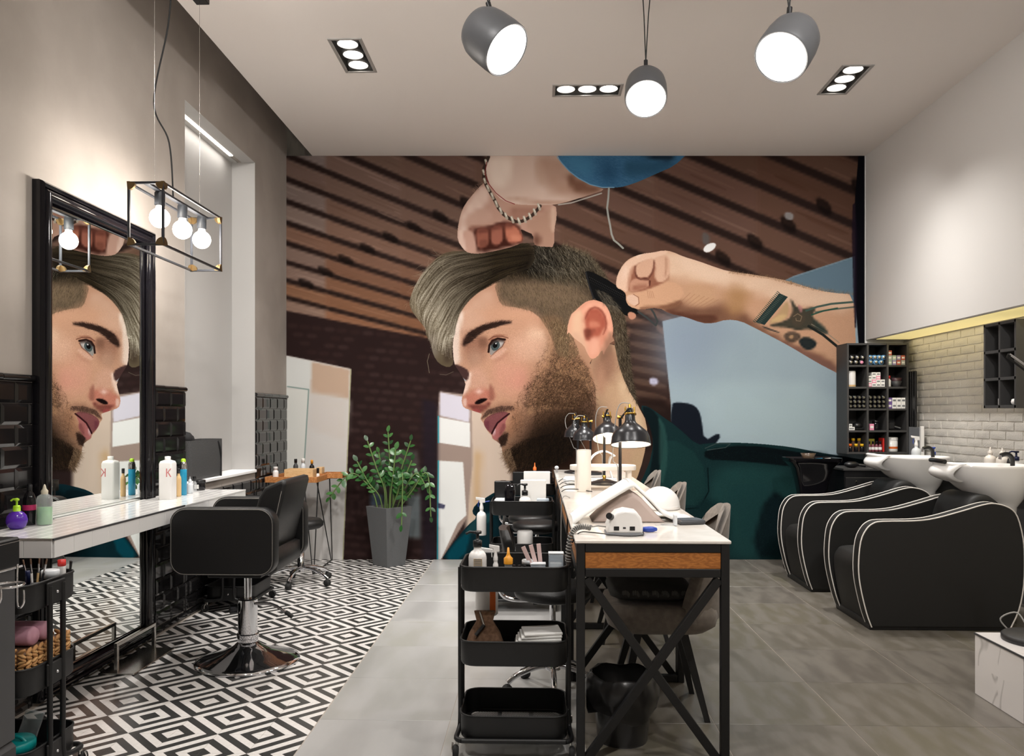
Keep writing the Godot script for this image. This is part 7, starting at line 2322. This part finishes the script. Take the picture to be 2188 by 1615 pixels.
func wash_area() -> void:
	wash_chair("black wash chair with white piping, nearest of the two", Vector3(2.09, 0, -5.35))
	wash_chair("black wash chair with white piping, farther of the two", Vector3(2.09, 0, -6.49))
	basin("white ceramic wash basin with a black neck pad behind the nearest wash chair", Vector3(3.1, 1.04, -5.72), true).scale = Vector3.ONE * 0.9
	basin("white ceramic wash basin behind the farther wash chair", Vector3(3.1, 1.04, -6.86), false).scale = Vector3.ONE * 0.9
	# ledge with bottles along the brick wall
	var t := thing("bottle_ledge", "narrow dark ledge along the brick wall behind the basins", "ledge", Vector3(3.5, 0.94, -6.5))
	part(t, "board", bx(Vector3(0.1, 0.02, 2.3), 0.003), M["shelf"], Vector3(0, 0, 0))
	part(t, "upstand", bx(Vector3(0.012, 0.9, 2.3), 0.003), M["shelf"], Vector3(0.04, -0.46, 0))
	var y := 0.9505
	var wp := M["white_plastic"] as Material
	for k in 2:
		var b := bottle("nozzle_bottle", ["tall white applicator bottle on the ledge, left of the pair", "tall white applicator bottle on the ledge, right of the pair"][k], Vector3(3.495, y, -6.37 + k * 0.16), 0.042, 0.155, M["cream_plastic"], 0.018, 0.05, M["cream_plastic"], "dropper", "white applicator bottles")
		for j in 5:
			part(b, "print_line", bx(Vector3(0.03, 0.002, 0.001), 0.0), M["grey_plastic"], Vector3(-0.032, 0.03 + 0.012 * j, 0.028), Vector3(0, -0.9, 0))
	bottle("soap_pump", "white pump bottle with a navy pump on the ledge", Vector3(3.495, y, -6.03), 0.045, 0.12, wp, 0.02, 0.07, M["navy"], "pump")
	t = bottle("green_pump", "green pump bottle on the ledge behind the nearest basin", Vector3(3.505, y, -5.86), 0.028, 0.16, M["green"], 0.018, 0.07, M["green"], "pump")
	single("soap_holder", bx(Vector3(0.07, 0.07, 0.1), 0.006), M["black_plastic"], "black holder between the pump bottles on the ledge", "holder", Vector3(3.495, y + 0.036, -5.945))
	bottle("clear_bottle", "clear round bottle on the ledge, left of the last pair", Vector3(3.495, y, -5.72), 0.04, 0.15, M["frosted"], 0.022, 0.04, M["clear"], "cap")
	bottle("clear_bottle", "clear round bottle on the ledge at the picture's right edge", Vector3(3.495, y, -5.6), 0.042, 0.14, M["frosted"], 0.024, 0.05, wp, "cap")
	single("slim_tube", turn_mesh([[0.01, 0.0], [0.011, 0.1], [0.005, 0.13], [0.001, 0.131]], 12), M["black_plastic"], "slim black tube standing on the ledge beside the applicator bottles", "tube", Vector3(3.495, y, -6.13))
	bottle("trigger_bottle", "white trigger spray bottle with a blue head in the far corner", Vector3(3.36, 0.93, -7.3), 0.04, 0.2, M["frosted"], 0.016, 0.09, M["blue"], "spray")
	bottle("dish_soap", "clear pump bottle of green soap with a blue pump", Vector3(3.49, y, -7.25), 0.04, 0.1, M["green_gel"], 0.016, 0.07, M["blue"], "pump")
	t = single("corner_counter", bx(Vector3(0.24, 0.03, 0.5), 0.003), M["shelf"], "dark counter corner under the trigger spray bottle", "counter", Vector3(3.31, 0.913, -7.25))

func right_things() -> void:
	# cubby shelf on the end wall
	var x0 := 2.905
	var x1 := 3.475
	var y0 := 1.036
	var y1 := 2.076
	var zf := -7.70
	var dep := 0.26
	var t := thing("cubby_shelf", "charcoal cubby shelf with fifteen compartments of salon products", "shelf", Vector3((x0 + x1) / 2, y0, zf - dep / 2))
	var sh := M["shelf"] as Material
	var o := t.position
	var w := x1 - x0
	var h := y1 - y0
	for k in 4:
		part(t, "upright", bx(Vector3(0.018, h, dep), 0.001), sh, Vector3(x0 + 0.009 + k * (w - 0.018) / 3, y0 + h / 2, zf - dep / 2) - o)
	for k in 6:
		for c in 3:
			part(t, "board", bx(Vector3((w - 0.018) / 3 - 0.018, 0.018, dep - 0.004), 0.001), sh, Vector3(x0 + 0.009 + (c + 0.5) * (w - 0.018) / 3, y0 + 0.009 + k * (h - 0.018) / 5, zf - dep / 2 - 0.002) - o)
	part(t, "back_panel", bx(Vector3(w, h, 0.01), 0.0), sh, Vector3((x0 + x1) / 2, y0 + h / 2, zf - dep - 0.002) - o)
	var cw := (w - 0.018) / 3
	var ch := (h - 0.018) / 5
	var cell := func(c: int, r: int) -> Vector3:   # front left floor of a compartment, rows from the top
		return Vector3(x0 + 0.018 + c * cw, y0 + 0.0185 + (4 - r) * ch, zf - 0.03)
	var lie := Vector3(PI / 2, 0, 0)
	var ord := ["leftmost", "second from left", "third from left", "rightmost"]
	var lev := ["bottom layer", "second layer", "third layer", "top layer"]
	var tube_mesh := turn_mesh([[0.002, 0.0], [0.022, 0.0], [0.024, 0.004], [0.024, 0.15], [0.002, 0.15]], 14)
	var cap_mesh := turn_mesh([[0.002, 0.0], [0.015, 0.0], [0.015, 0.004], [0.002, 0.004]], 12)
	for c in 2:
		for k in (6 if c == 0 else 7):
			var row := 0 if k < 3 else 1
			var i := k if k < 3 else k - 3
			var q: Vector3 = cell.call(c, 0) + Vector3(0.028 + i * (0.05 if c == 0 or row == 0 else 0.041) + row * 0.012 * (1 - c), 0.025 + row * 0.045, 0)
			var tb := thing("color_tube", ("black hair colour tube in the top left compartment, %s %s" if c == 0 else "blue hair colour tube in the top middle compartment, %s %s") % [lev[row], ord[i]], "tube", q, 0.0, "black colour tubes" if c == 0 else "blue colour tubes")
			part(tb, "body", tube_mesh, M["black_plastic"] if c == 0 else mat("tube_blue", rgb(86, 140, 184), 0.4), Vector3.ZERO, -lie)
			part(tb, "cap", cap_mesh, M["steel"] if not (c == 0 and k == 2) else M["pink"], Vector3(0, 0, 0.005), lie)
	var box_at := func(called: String, label: String, group: String, at: Vector3, size: Vector3, m: Material) -> void:
		var b := thing(called, label, "box", at, 0.0, group)
		part(b, "carton", bx(size, 0.001), m, Vector3(0, size.y / 2, -size.z / 2))
		part(b, "label_patch", bx(Vector3(size.x * 0.7, size.y * 0.35, 0.001), 0.0), M["paper"] if m != M["paper"] else M["grey_plastic"], Vector3(0, size.y * 0.5, 0.0006))
	var tones := [mat("box_mint", rgb(168, 190, 176), 0.6), mat("box_grey", rgb(176, 178, 176), 0.6), mat("box_rust", rgb(190, 98, 78), 0.6), mat("box_lilac", rgb(150, 140, 180), 0.6)]
	for k in 9:
		var i := k % 4
		var j := k / 4
		box_at.call("dye_box", "small dye box in the top right compartment, %s %s" % [lev[j], ord[i]], "dye boxes in the top right compartment", cell.call(2, 0) + Vector3(0.024 + i * 0.041, j * 0.0455, 0), Vector3(0.036, 0.045, 0.1), tones[(k * 3 + j) % 4])
	# second row
	var can := thing("canister", "white canister with a beige foot in the second row of the cubby shelf", "canister", cell.call(0, 1) + Vector3(0.05, 0, -0.05))
	part(can, "body", turn_mesh([[0.002, 0.0], [0.04, 0.0], [0.041, 0.012], [0.041, 0.135], [0.038, 0.15], [0.002, 0.152]], 22), M["white_plastic"])
	part(can, "foot_band", turn_mesh([[0.0415, 0.002], [0.0415, 0.02]], 22), M["beige"])
	for k in 14:
		var i := k % 4
		var j := k / 4
		if j == 3 and i > 1: continue
		if j == 2 and i == 3: continue
		box_at.call("ampoule_box", "small white box in the second row's middle compartment, %s %s" % [lev[j], ord[i]], "white ampoule boxes", cell.call(1, 1) + Vector3(0.021 + i * 0.0405 + (0.04 if j == 3 else 0.0), j * 0.034, 0), Vector3(0.038, 0.0335, 0.09), M["paper"] if (k * 7) % 5 else M["pink"])
	for k in 2:
		var bowl := single("mixing_bowl", turn_mesh([[0.002, 0.0], [0.03, 0.0], [0.034, 0.004], [0.05, 0.055], [0.047, 0.055], [0.03, 0.006], [0.002, 0.006]], 22), M["charcoal"] if k == 0 else mat("plum", rgb(70, 44, 50), 0.5), ["grey mixing bowl in the second row of the cubby shelf", "plum mixing bowl stacked in the grey bowl of the second row"][k], "bowl", cell.call(2, 1) + Vector3(0.11, 0.0 + 0.03 * k, -0.06), Vector3.ZERO, "mixing bowls")
	bottle("tint_bottle", "white and red bottle beside the mixing bowls", cell.call(2, 1) + Vector3(0.028, 0, -0.03), 0.017, 0.075, M["white_plastic"], 0.012, 0.03, M["red"])
	# third row: dark bottles lying in ranks, boxes
	for c in 2:
		for k in 12:
			var i := k % 4
			var j := k / 4
			var q: Vector3 = cell.call(c, 2) + Vector3(0.026 + i * 0.041, 0.021 + j * 0.041, 0)
			var tb := thing("dark_bottle", ["dark bottle lying in the third row's left compartment, %s %s", "dark bottle lying in the third row's middle compartment, %s %s"][c] % [lev[j], ord[i]], "bottle", q, 0.0, ["dark bottles lying at left", "dark bottles lying in the middle"][c])
			part(tb, "body", tube_mesh, M["black_gloss"], Vector3.ZERO, -lie)
			part(tb, "cap", turn_mesh([[0.009, 0.0], [0.013, 0.001], [0.013, 0.006], [0.01, 0.007]], 12), mat("olive", rgb(96, 92, 76), 0.5), Vector3(0, 0, 0.003), lie)
			tb.scale = Vector3(0.84, 0.84, 1.0)
	for k in 8:
		var i := k % 4
		var j := k / 4
		box_at.call("serum_box", ("white box in the third row's right compartment, %s %s" if i > 0 else "purple box in the third row's right compartment, %s %s") % [lev[j], ord[i]], "white serum boxes" if i > 0 else "purple serum boxes", cell.call(2, 2) + Vector3(0.024 + i * 0.042, j * 0.051, 0), Vector3(0.038, 0.05, 0.08), M["paper"] if i > 0 else mat("box_purple", rgb(110, 84, 150), 0.6))
	# fourth row
	box_at.call("flat_box", "lower of two small white boxes in the fourth row of the cubby shelf", "", cell.call(0, 3) + Vector3(0.04, 0, -0.01), Vector3(0.06, 0.03, 0.08), M["paper"])
	box_at.call("flat_box", "upper of two small white boxes in the fourth row of the cubby shelf", "", cell.call(0, 3) + Vector3(0.032, 0.0305, -0.01), Vector3(0.03, 0.028, 0.06), M["paper"])
	var hd := Shape.new()
	hd.ball(Vector3(0, 0.04, 0), Vector3(0.05, 0.035, 0.05), 12)
	hd.box(Vector3(0.02, 0.012, 0.01), Vector3(0.09, 0.02, 0.05), 0.006)
	single("clipper", hd.done(), M["black_plastic"], "black hair clipper lying in the left of the fourth row", "clipper", cell.call(0, 3) + Vector3(0.11, 0.002, -0.06))
	bottle("black_jar", "black jar in the middle compartment of the fourth row", cell.call(1, 3) + Vector3(0.1, 0, -0.06), 0.035, 0.07, M["black_gloss"], 0.03, 0.02, M["black_plastic"], "jar")
	box_at.call("lash_box", "small pink and white box in the fourth row of the cubby shelf", "", cell.call(1, 3) + Vector3(0.045, 0, -0.01), Vector3(0.04, 0.06, 0.03), M["pink"])
	var dr := Shape.new()
	dr.box(Vector3(0, 0.04, 0), Vector3(0.07, 0.075, 0.06), 0.01)
	dr.tube([Vector3(0.03, 0.03, 0.02), Vector3(0.075, 0.012, 0.045)], 0.014, 10)
	single("hair_dryer", dr.done(), M["black_plastic"], "small black hair dryer in the right compartment of the fourth row", "hair dryer", cell.call(2, 3) + Vector3(0.05, 0.003, -0.05))
	# bottom row
	for k in 6:
		var i := k % 3
		var j := k / 3
		var b := bottle("varnish_bottle", ("small %s bottle with a yellow cap in the bottom left compartment, %s" if i else "small %s bottle with an orange cap in the bottom left compartment, %s") % [["black", "taller brown"][j], ord[i]], cell.call(0, 4) + Vector3(0.03 + i * 0.055, 0.001, -0.02 - j * 0.07), 0.019, 0.05 + 0.05 * j, M["brown"] if j else M["black_gloss"], 0.016, 0.025, mat("yellow", rgb(228, 180, 30), 0.5) if i else M["orange"], "cap", "yellow capped bottles" if i else "orange capped bottles")
	for k in 4:
		var b := bottle("tonic_bottle", "wine red bottle in the bottom middle compartment, %s of four" % ord[k], cell.call(1, 4) + Vector3(0.024 + k * 0.034, 0.001, -0.02), 0.0155, 0.075, mat("wine", rgb(120, 60, 72), 0.4), 0.01, 0.025, M["black_plastic"], "cap", "pink labelled bottles")
		part(b, "label_band", turn_mesh([[0.0158, 0.02], [0.0158, 0.045]], 16), M["paper"])
	single("red_book", bx(Vector3(0.014, 0.13, 0.1), 0.002), M["red"], "thin red book standing in the bottom middle compartment", "book", cell.call(1, 4) + Vector3(0.155, 0.0655, -0.06))
	single("yellow_card", bx(Vector3(0.09, 0.12, 0.004), 0.001), mat("card", rgb(178, 170, 60), 0.7), "yellow green card standing behind the pink labelled bottles", "card", cell.call(1, 4) + Vector3(0.06, 0.061, -0.1))
	var tub := thing("white_tub", "large white lidded tub in the bottom right compartment", "tub", cell.call(2, 4) + Vector3(0.065, 0, -0.06))
	part(tub, "body", turn_mesh([[0.002, 0.0], [0.05, 0.0], [0.053, 0.01], [0.053, 0.11], [0.002, 0.11]], 24), M["white_plastic"])
	part(tub, "lid", turn_mesh([[0.055, 0.11], [0.056, 0.132], [0.052, 0.138], [0.002, 0.139]], 24), M["white_plastic"])
	part(tub, "label_band", turn_mesh([[0.0535, 0.03], [0.0535, 0.05]], 24), M["orange"])
	# wall cabinet
	x0 = 3.255
	var d0 := 5.62
	var d1 := 6.02
	y0 = 1.452
	y1 = 2.058
	t = thing("wall_cabinet", "charcoal open wall cabinet with six compartments on the brick wall", "cabinet", Vector3(3.4, y0, -(d0 + d1) / 2))
	o = t.position
	for k in 3:
		part(t, "upright", bx(Vector3(0.29, y1 - y0, 0.02), 0.001), sh, Vector3(3.4, (y0 + y1) / 2, -(d0 + 0.01 + k * (d1 - d0 - 0.02) / 2)) - o)
	for k in 4:
		part(t, "board", bx(Vector3(0.29, 0.02, d1 - d0 - 0.002), 0.001), sh, Vector3(3.4, y0 + 0.01 + k * (y1 - y0 - 0.02) / 3, -(d0 + d1) / 2) - o)
	part(t, "back_panel", bx(Vector3(0.012, y1 - y0, d1 - d0), 0.0), sh, Vector3(3.54, (y0 + y1) / 2, -(d0 + d1) / 2) - o)
	bottle("tonic_bottle", "small white and green bottle in the wall cabinet", Vector3(3.29, y0 + 0.0205, -5.86), 0.018, 0.06, M["white_plastic"], 0.013, 0.022, M["green"])
	single("cotton_jar", turn_mesh([[0.01, 0.0], [0.022, 0.006], [0.026, 0.022], [0.02, 0.04], [0.002, 0.044]], 18), M["white_plastic"], "small round white jar in the wall cabinet", "jar", Vector3(3.29, y0 + 0.0205, -5.69))
	# hanging capes and a grey panel by the shelf
	t = thing("hanging_straps", "long black straps hanging on the brick wall beside the cubby shelf", "straps", Vector3(3.50, 1.29, -7.72))
	for k in 3:
		part(t, "strap", bx(Vector3(0.02, 0.52, 0.045), 0.006), M["black_plastic"], Vector3(-0.004 * k, 0.26, 0.055 * k))
	t = thing("meter_panel", "flat grey service panel on the wall under the black straps", "panel", Vector3(3.495, 0.96, -7.62))
	part(t, "panel", bx(Vector3(0.03, 0.32, 0.24), 0.003), M["grey_plastic"], Vector3(0, 0.17, 0))
	part(t, "conduit", bx(Vector3(0.03, 0.33, 0.03), 0.003), M["white_plastic"], Vector3(0, 0.175, 0.14))
	part(t, "socket", bx(Vector3(0.01, 0.04, 0.07), 0.003), M["white_plastic"], Vector3(-0.018, 0.06, 0.03))
	# low black cabinet in the corner
	t = thing("low_cabinet", "black low cabinet in the corner under the cubby shelf", "cabinet", Vector3(3.0, 0, -7.62))
	part(t, "body", bx(Vector3(0.46, 0.9, 0.42), 0.004), M["black_plastic"], Vector3(0, 0.45, 0))
	part(t, "door", bx(Vector3(0.44, 0.78, 0.016), 0.003), mat("dark_front", rgb(30, 30, 31), 0.45), Vector3(0, 0.45, 0.215))
	part(t, "top_board", bx(Vector3(0.48, 0.02, 0.44), 0.002), M["shelf"], Vector3(0, 0.91, 0))
	part(t, "handle", bx(Vector3(0.008, 0.02, 0.012), 0.001), M["steel"], Vector3(-0.13, 0.8, 0.228))
	bottle("cream_pot", "white pot on the low black cabinet in the corner", Vector3(3.09, 0.9205, -7.55), 0.045, 0.065, M["cream_plastic"], 0.047, 0.02, M["frosted"], "jar")
	var cl := Shape.new()
	cl.ball(Vector3(0, 0.03, 0), Vector3(0.07, 0.03, 0.04), 12)
	cl.tube([Vector3(0.04, 0.03, 0), Vector3(0.12, 0.02, 0.02)], 0.014, 8)
	single("hair_clipper", cl.done(), M["black_plastic"], "black hair tool lying on the low cabinet beside the white pot", "hair tool", Vector3(2.87, 0.9205, -7.5))
	# colour trolley with a moulded tray
	t = thing("colour_trolley", "black moulded tray stand for hair colour in front of the mural", "tray stand", Vector3(2.47, 0, -7.38))
	var s := Shape.new()
	s.skin([ring(0.46, 0.3, 0.06, 0.985), ring(0.47, 0.31, 0.06, 1.0), ring(0.47, 0.31, 0.06, 1.02), ring(0.44, 0.28, 0.05, 1.018), ring(0.42, 0.26, 0.05, 1.0)], true, false)
	s.skin([ring(0.42, 0.26, 0.05, 1.0), ring(0.02, 0.02, 0.005, 0.998)], true, false, 2)
	s.skin([ring(0.44, 0.28, 0.05, 0.985), ring(0.34, 0.22, 0.05, 0.93), ring(0.28, 0.18, 0.04, 0.82), ring(0.24, 0.16, 0.04, 0.7), ring(0.23, 0.15, 0.04, 0.62)], true, false, 3)
	part(t, "tray", s.done(), M["black_gloss"])
	for k in [-1, 1]:
		part(t, "leg", rod(curve([Vector3(k * 0.09, 0.66, 0), Vector3(k * 0.1, 0.4, 0), Vector3(k * 0.16, 0.1, 0), Vector3(k * 0.2, 0.05, 0)], 5), 0.024, 10), M["black_gloss"])
		for z in [-1, 1]:
			var c := Shape.new()
			c.ball(Vector3(k * 0.2, 0.026, z * 0.12), Vector3(0.018, 0.026, 0.026), 10)
			part(t, "caster", c.done(), M["rubber"])
		part(t, "foot_bar", bx(Vector3(0.03, 0.03, 0.28), 0.008), M["black_gloss"], Vector3(k * 0.2, 0.055, 0))
	single("tint_bowl", turn_mesh([[0.002, 0.0], [0.04, 0.0], [0.045, 0.008], [0.066, 0.06], [0.062, 0.06], [0.04, 0.012], [0.002, 0.01]], 24), mat("smoke_brown", rgb(84, 68, 54), 0.3), "brown translucent tint bowl on the moulded tray stand", "bowl", Vector3(2.44, 1.0, -7.38))
	for k in 3:
		single("tint_brush", rod([Vector3(-0.07, 0, 0), Vector3(0.07, 0.004, 0)], 0.007, 6), [M["steel"], M["sky_blue"], M["white_piping"]][k], ["steel tint brush lying on the moulded tray stand", "blue tint brush lying on the moulded tray stand", "pale tint brush lying on the moulded tray stand"][k], "brush", Vector3(2.38 + 0.09 * k, 1.009, -7.27 - 0.01 * k), Vector3(0, 0.3 * k, 0))
	# white marble plinth with a standing lamp
	t = thing("marble_plinth", "low white marble plinth with dark edges at the right edge of the picture", "plinth", Vector3(2.7, 0, -3.75))
	var marble := mat("marble", Color.WHITE, 0.2)
	marble.albedo_texture = ImageTexture.create_from_image(marble_image())
	marble.uv1_triplanar = true
	marble.uv1_scale = Vector3.ONE * 0.9
	part(t, "top_slab", bx(Vector3(0.985, 0.008, 0.825), 0.001), marble, Vector3(0, 0.3045, 0))
	for k in 2:
		part(t, "side_panel", bx(Vector3(0.012, 0.298, 0.408), 0.001), marble, Vector3(-0.487, 0.15, -0.207 + 0.412 * k))
	part(t, "back_face", bx(Vector3(0.97, 0.298, 0.012), 0.001), marble, Vector3(0.005, 0.15, -0.409))
	part(t, "core", bx(Vector3(0.96, 0.298, 0.8), 0.0), M["white_wall"], Vector3(0.006, 0.15, 0.002))
	for k in [0, 1]:
		part(t, "edge_strip", bx(Vector3(0.006, 0.01, 0.83) if k == 0 else Vector3(0.99, 0.01, 0.006), 0.001), M["charcoal"], Vector3(-0.4945, 0.3035, 0) if k == 0 else Vector3(0, 0.3035, 0.416))
	t = thing("floor_lamp", "black jointed lamp with a round base on the marble plinth", "lamp", Vector3(2.415, 0.309, -4.0))
	part(t, "base", turn_mesh([[0.002, 0.0], [0.148, 0.0], [0.15, 0.006], [0.15, 0.026], [0.142, 0.032], [0.002, 0.034]], 36), mat("lamp_rubber", rgb(30, 29, 30), 0.5))
	part(t, "pole", rod([Vector3(0.01, 0.03, 0), Vector3(0.01, 1.28, 0)], 0.012, 10), M["black_metal"])
	part(t, "clamp", rod([Vector3(0.01, 0.42, 0), Vector3(0.01, 0.46, 0)], 0.026, 12), M["rubber"])
	part(t, "joint", rod([Vector3(0.0, 1.28, 0.02), Vector3(0.0, 1.28, -0.02)], 0.03, 14), M["brass"])
	for k in 2:
		part(t, "arm", rod([Vector3(0.0, 1.27 + 0.02 * k, 0.012 * k), Vector3(-0.135, 1.372 + 0.016 * k, 0.012 * k)], 0.006, 8), M["chrome"] if k else M["black_metal"])
	part(t, "arm_end", rod([Vector3(-0.135, 1.372, 0.0), Vector3(-0.135, 1.388, 0.012)], 0.009, 8), M["black_metal"])
	part(t, "cord", rod(curve([Vector3(0.02, 0.03, -0.1), Vector3(0.0, 0.1, -0.16), Vector3(-0.06, 0.06, -0.2), Vector3(-0.02, 0.0, -0.19)], 6), 0.004, 6), M["cord_grey"])

func marble_image() -> Image:
	var n := FastNoiseLite.new()
	n.seed = 12
	n.frequency = 0.008
	n.fractal_octaves = 3
	var im := Image.create(256, 256, false, Image.FORMAT_RGB8)
	for y in 256:
		for x in 256:
			var v := absf(n.get_noise_2d(x, y * 0.6))
			var f := clampf(1.0 - v * 34.0, 0.0, 1.0)
			im.set_pixel(x, y, rgb(226, 222, 220).lerp(rgb(176, 172, 170), f * 0.8))
	im.generate_mipmaps()
	return im
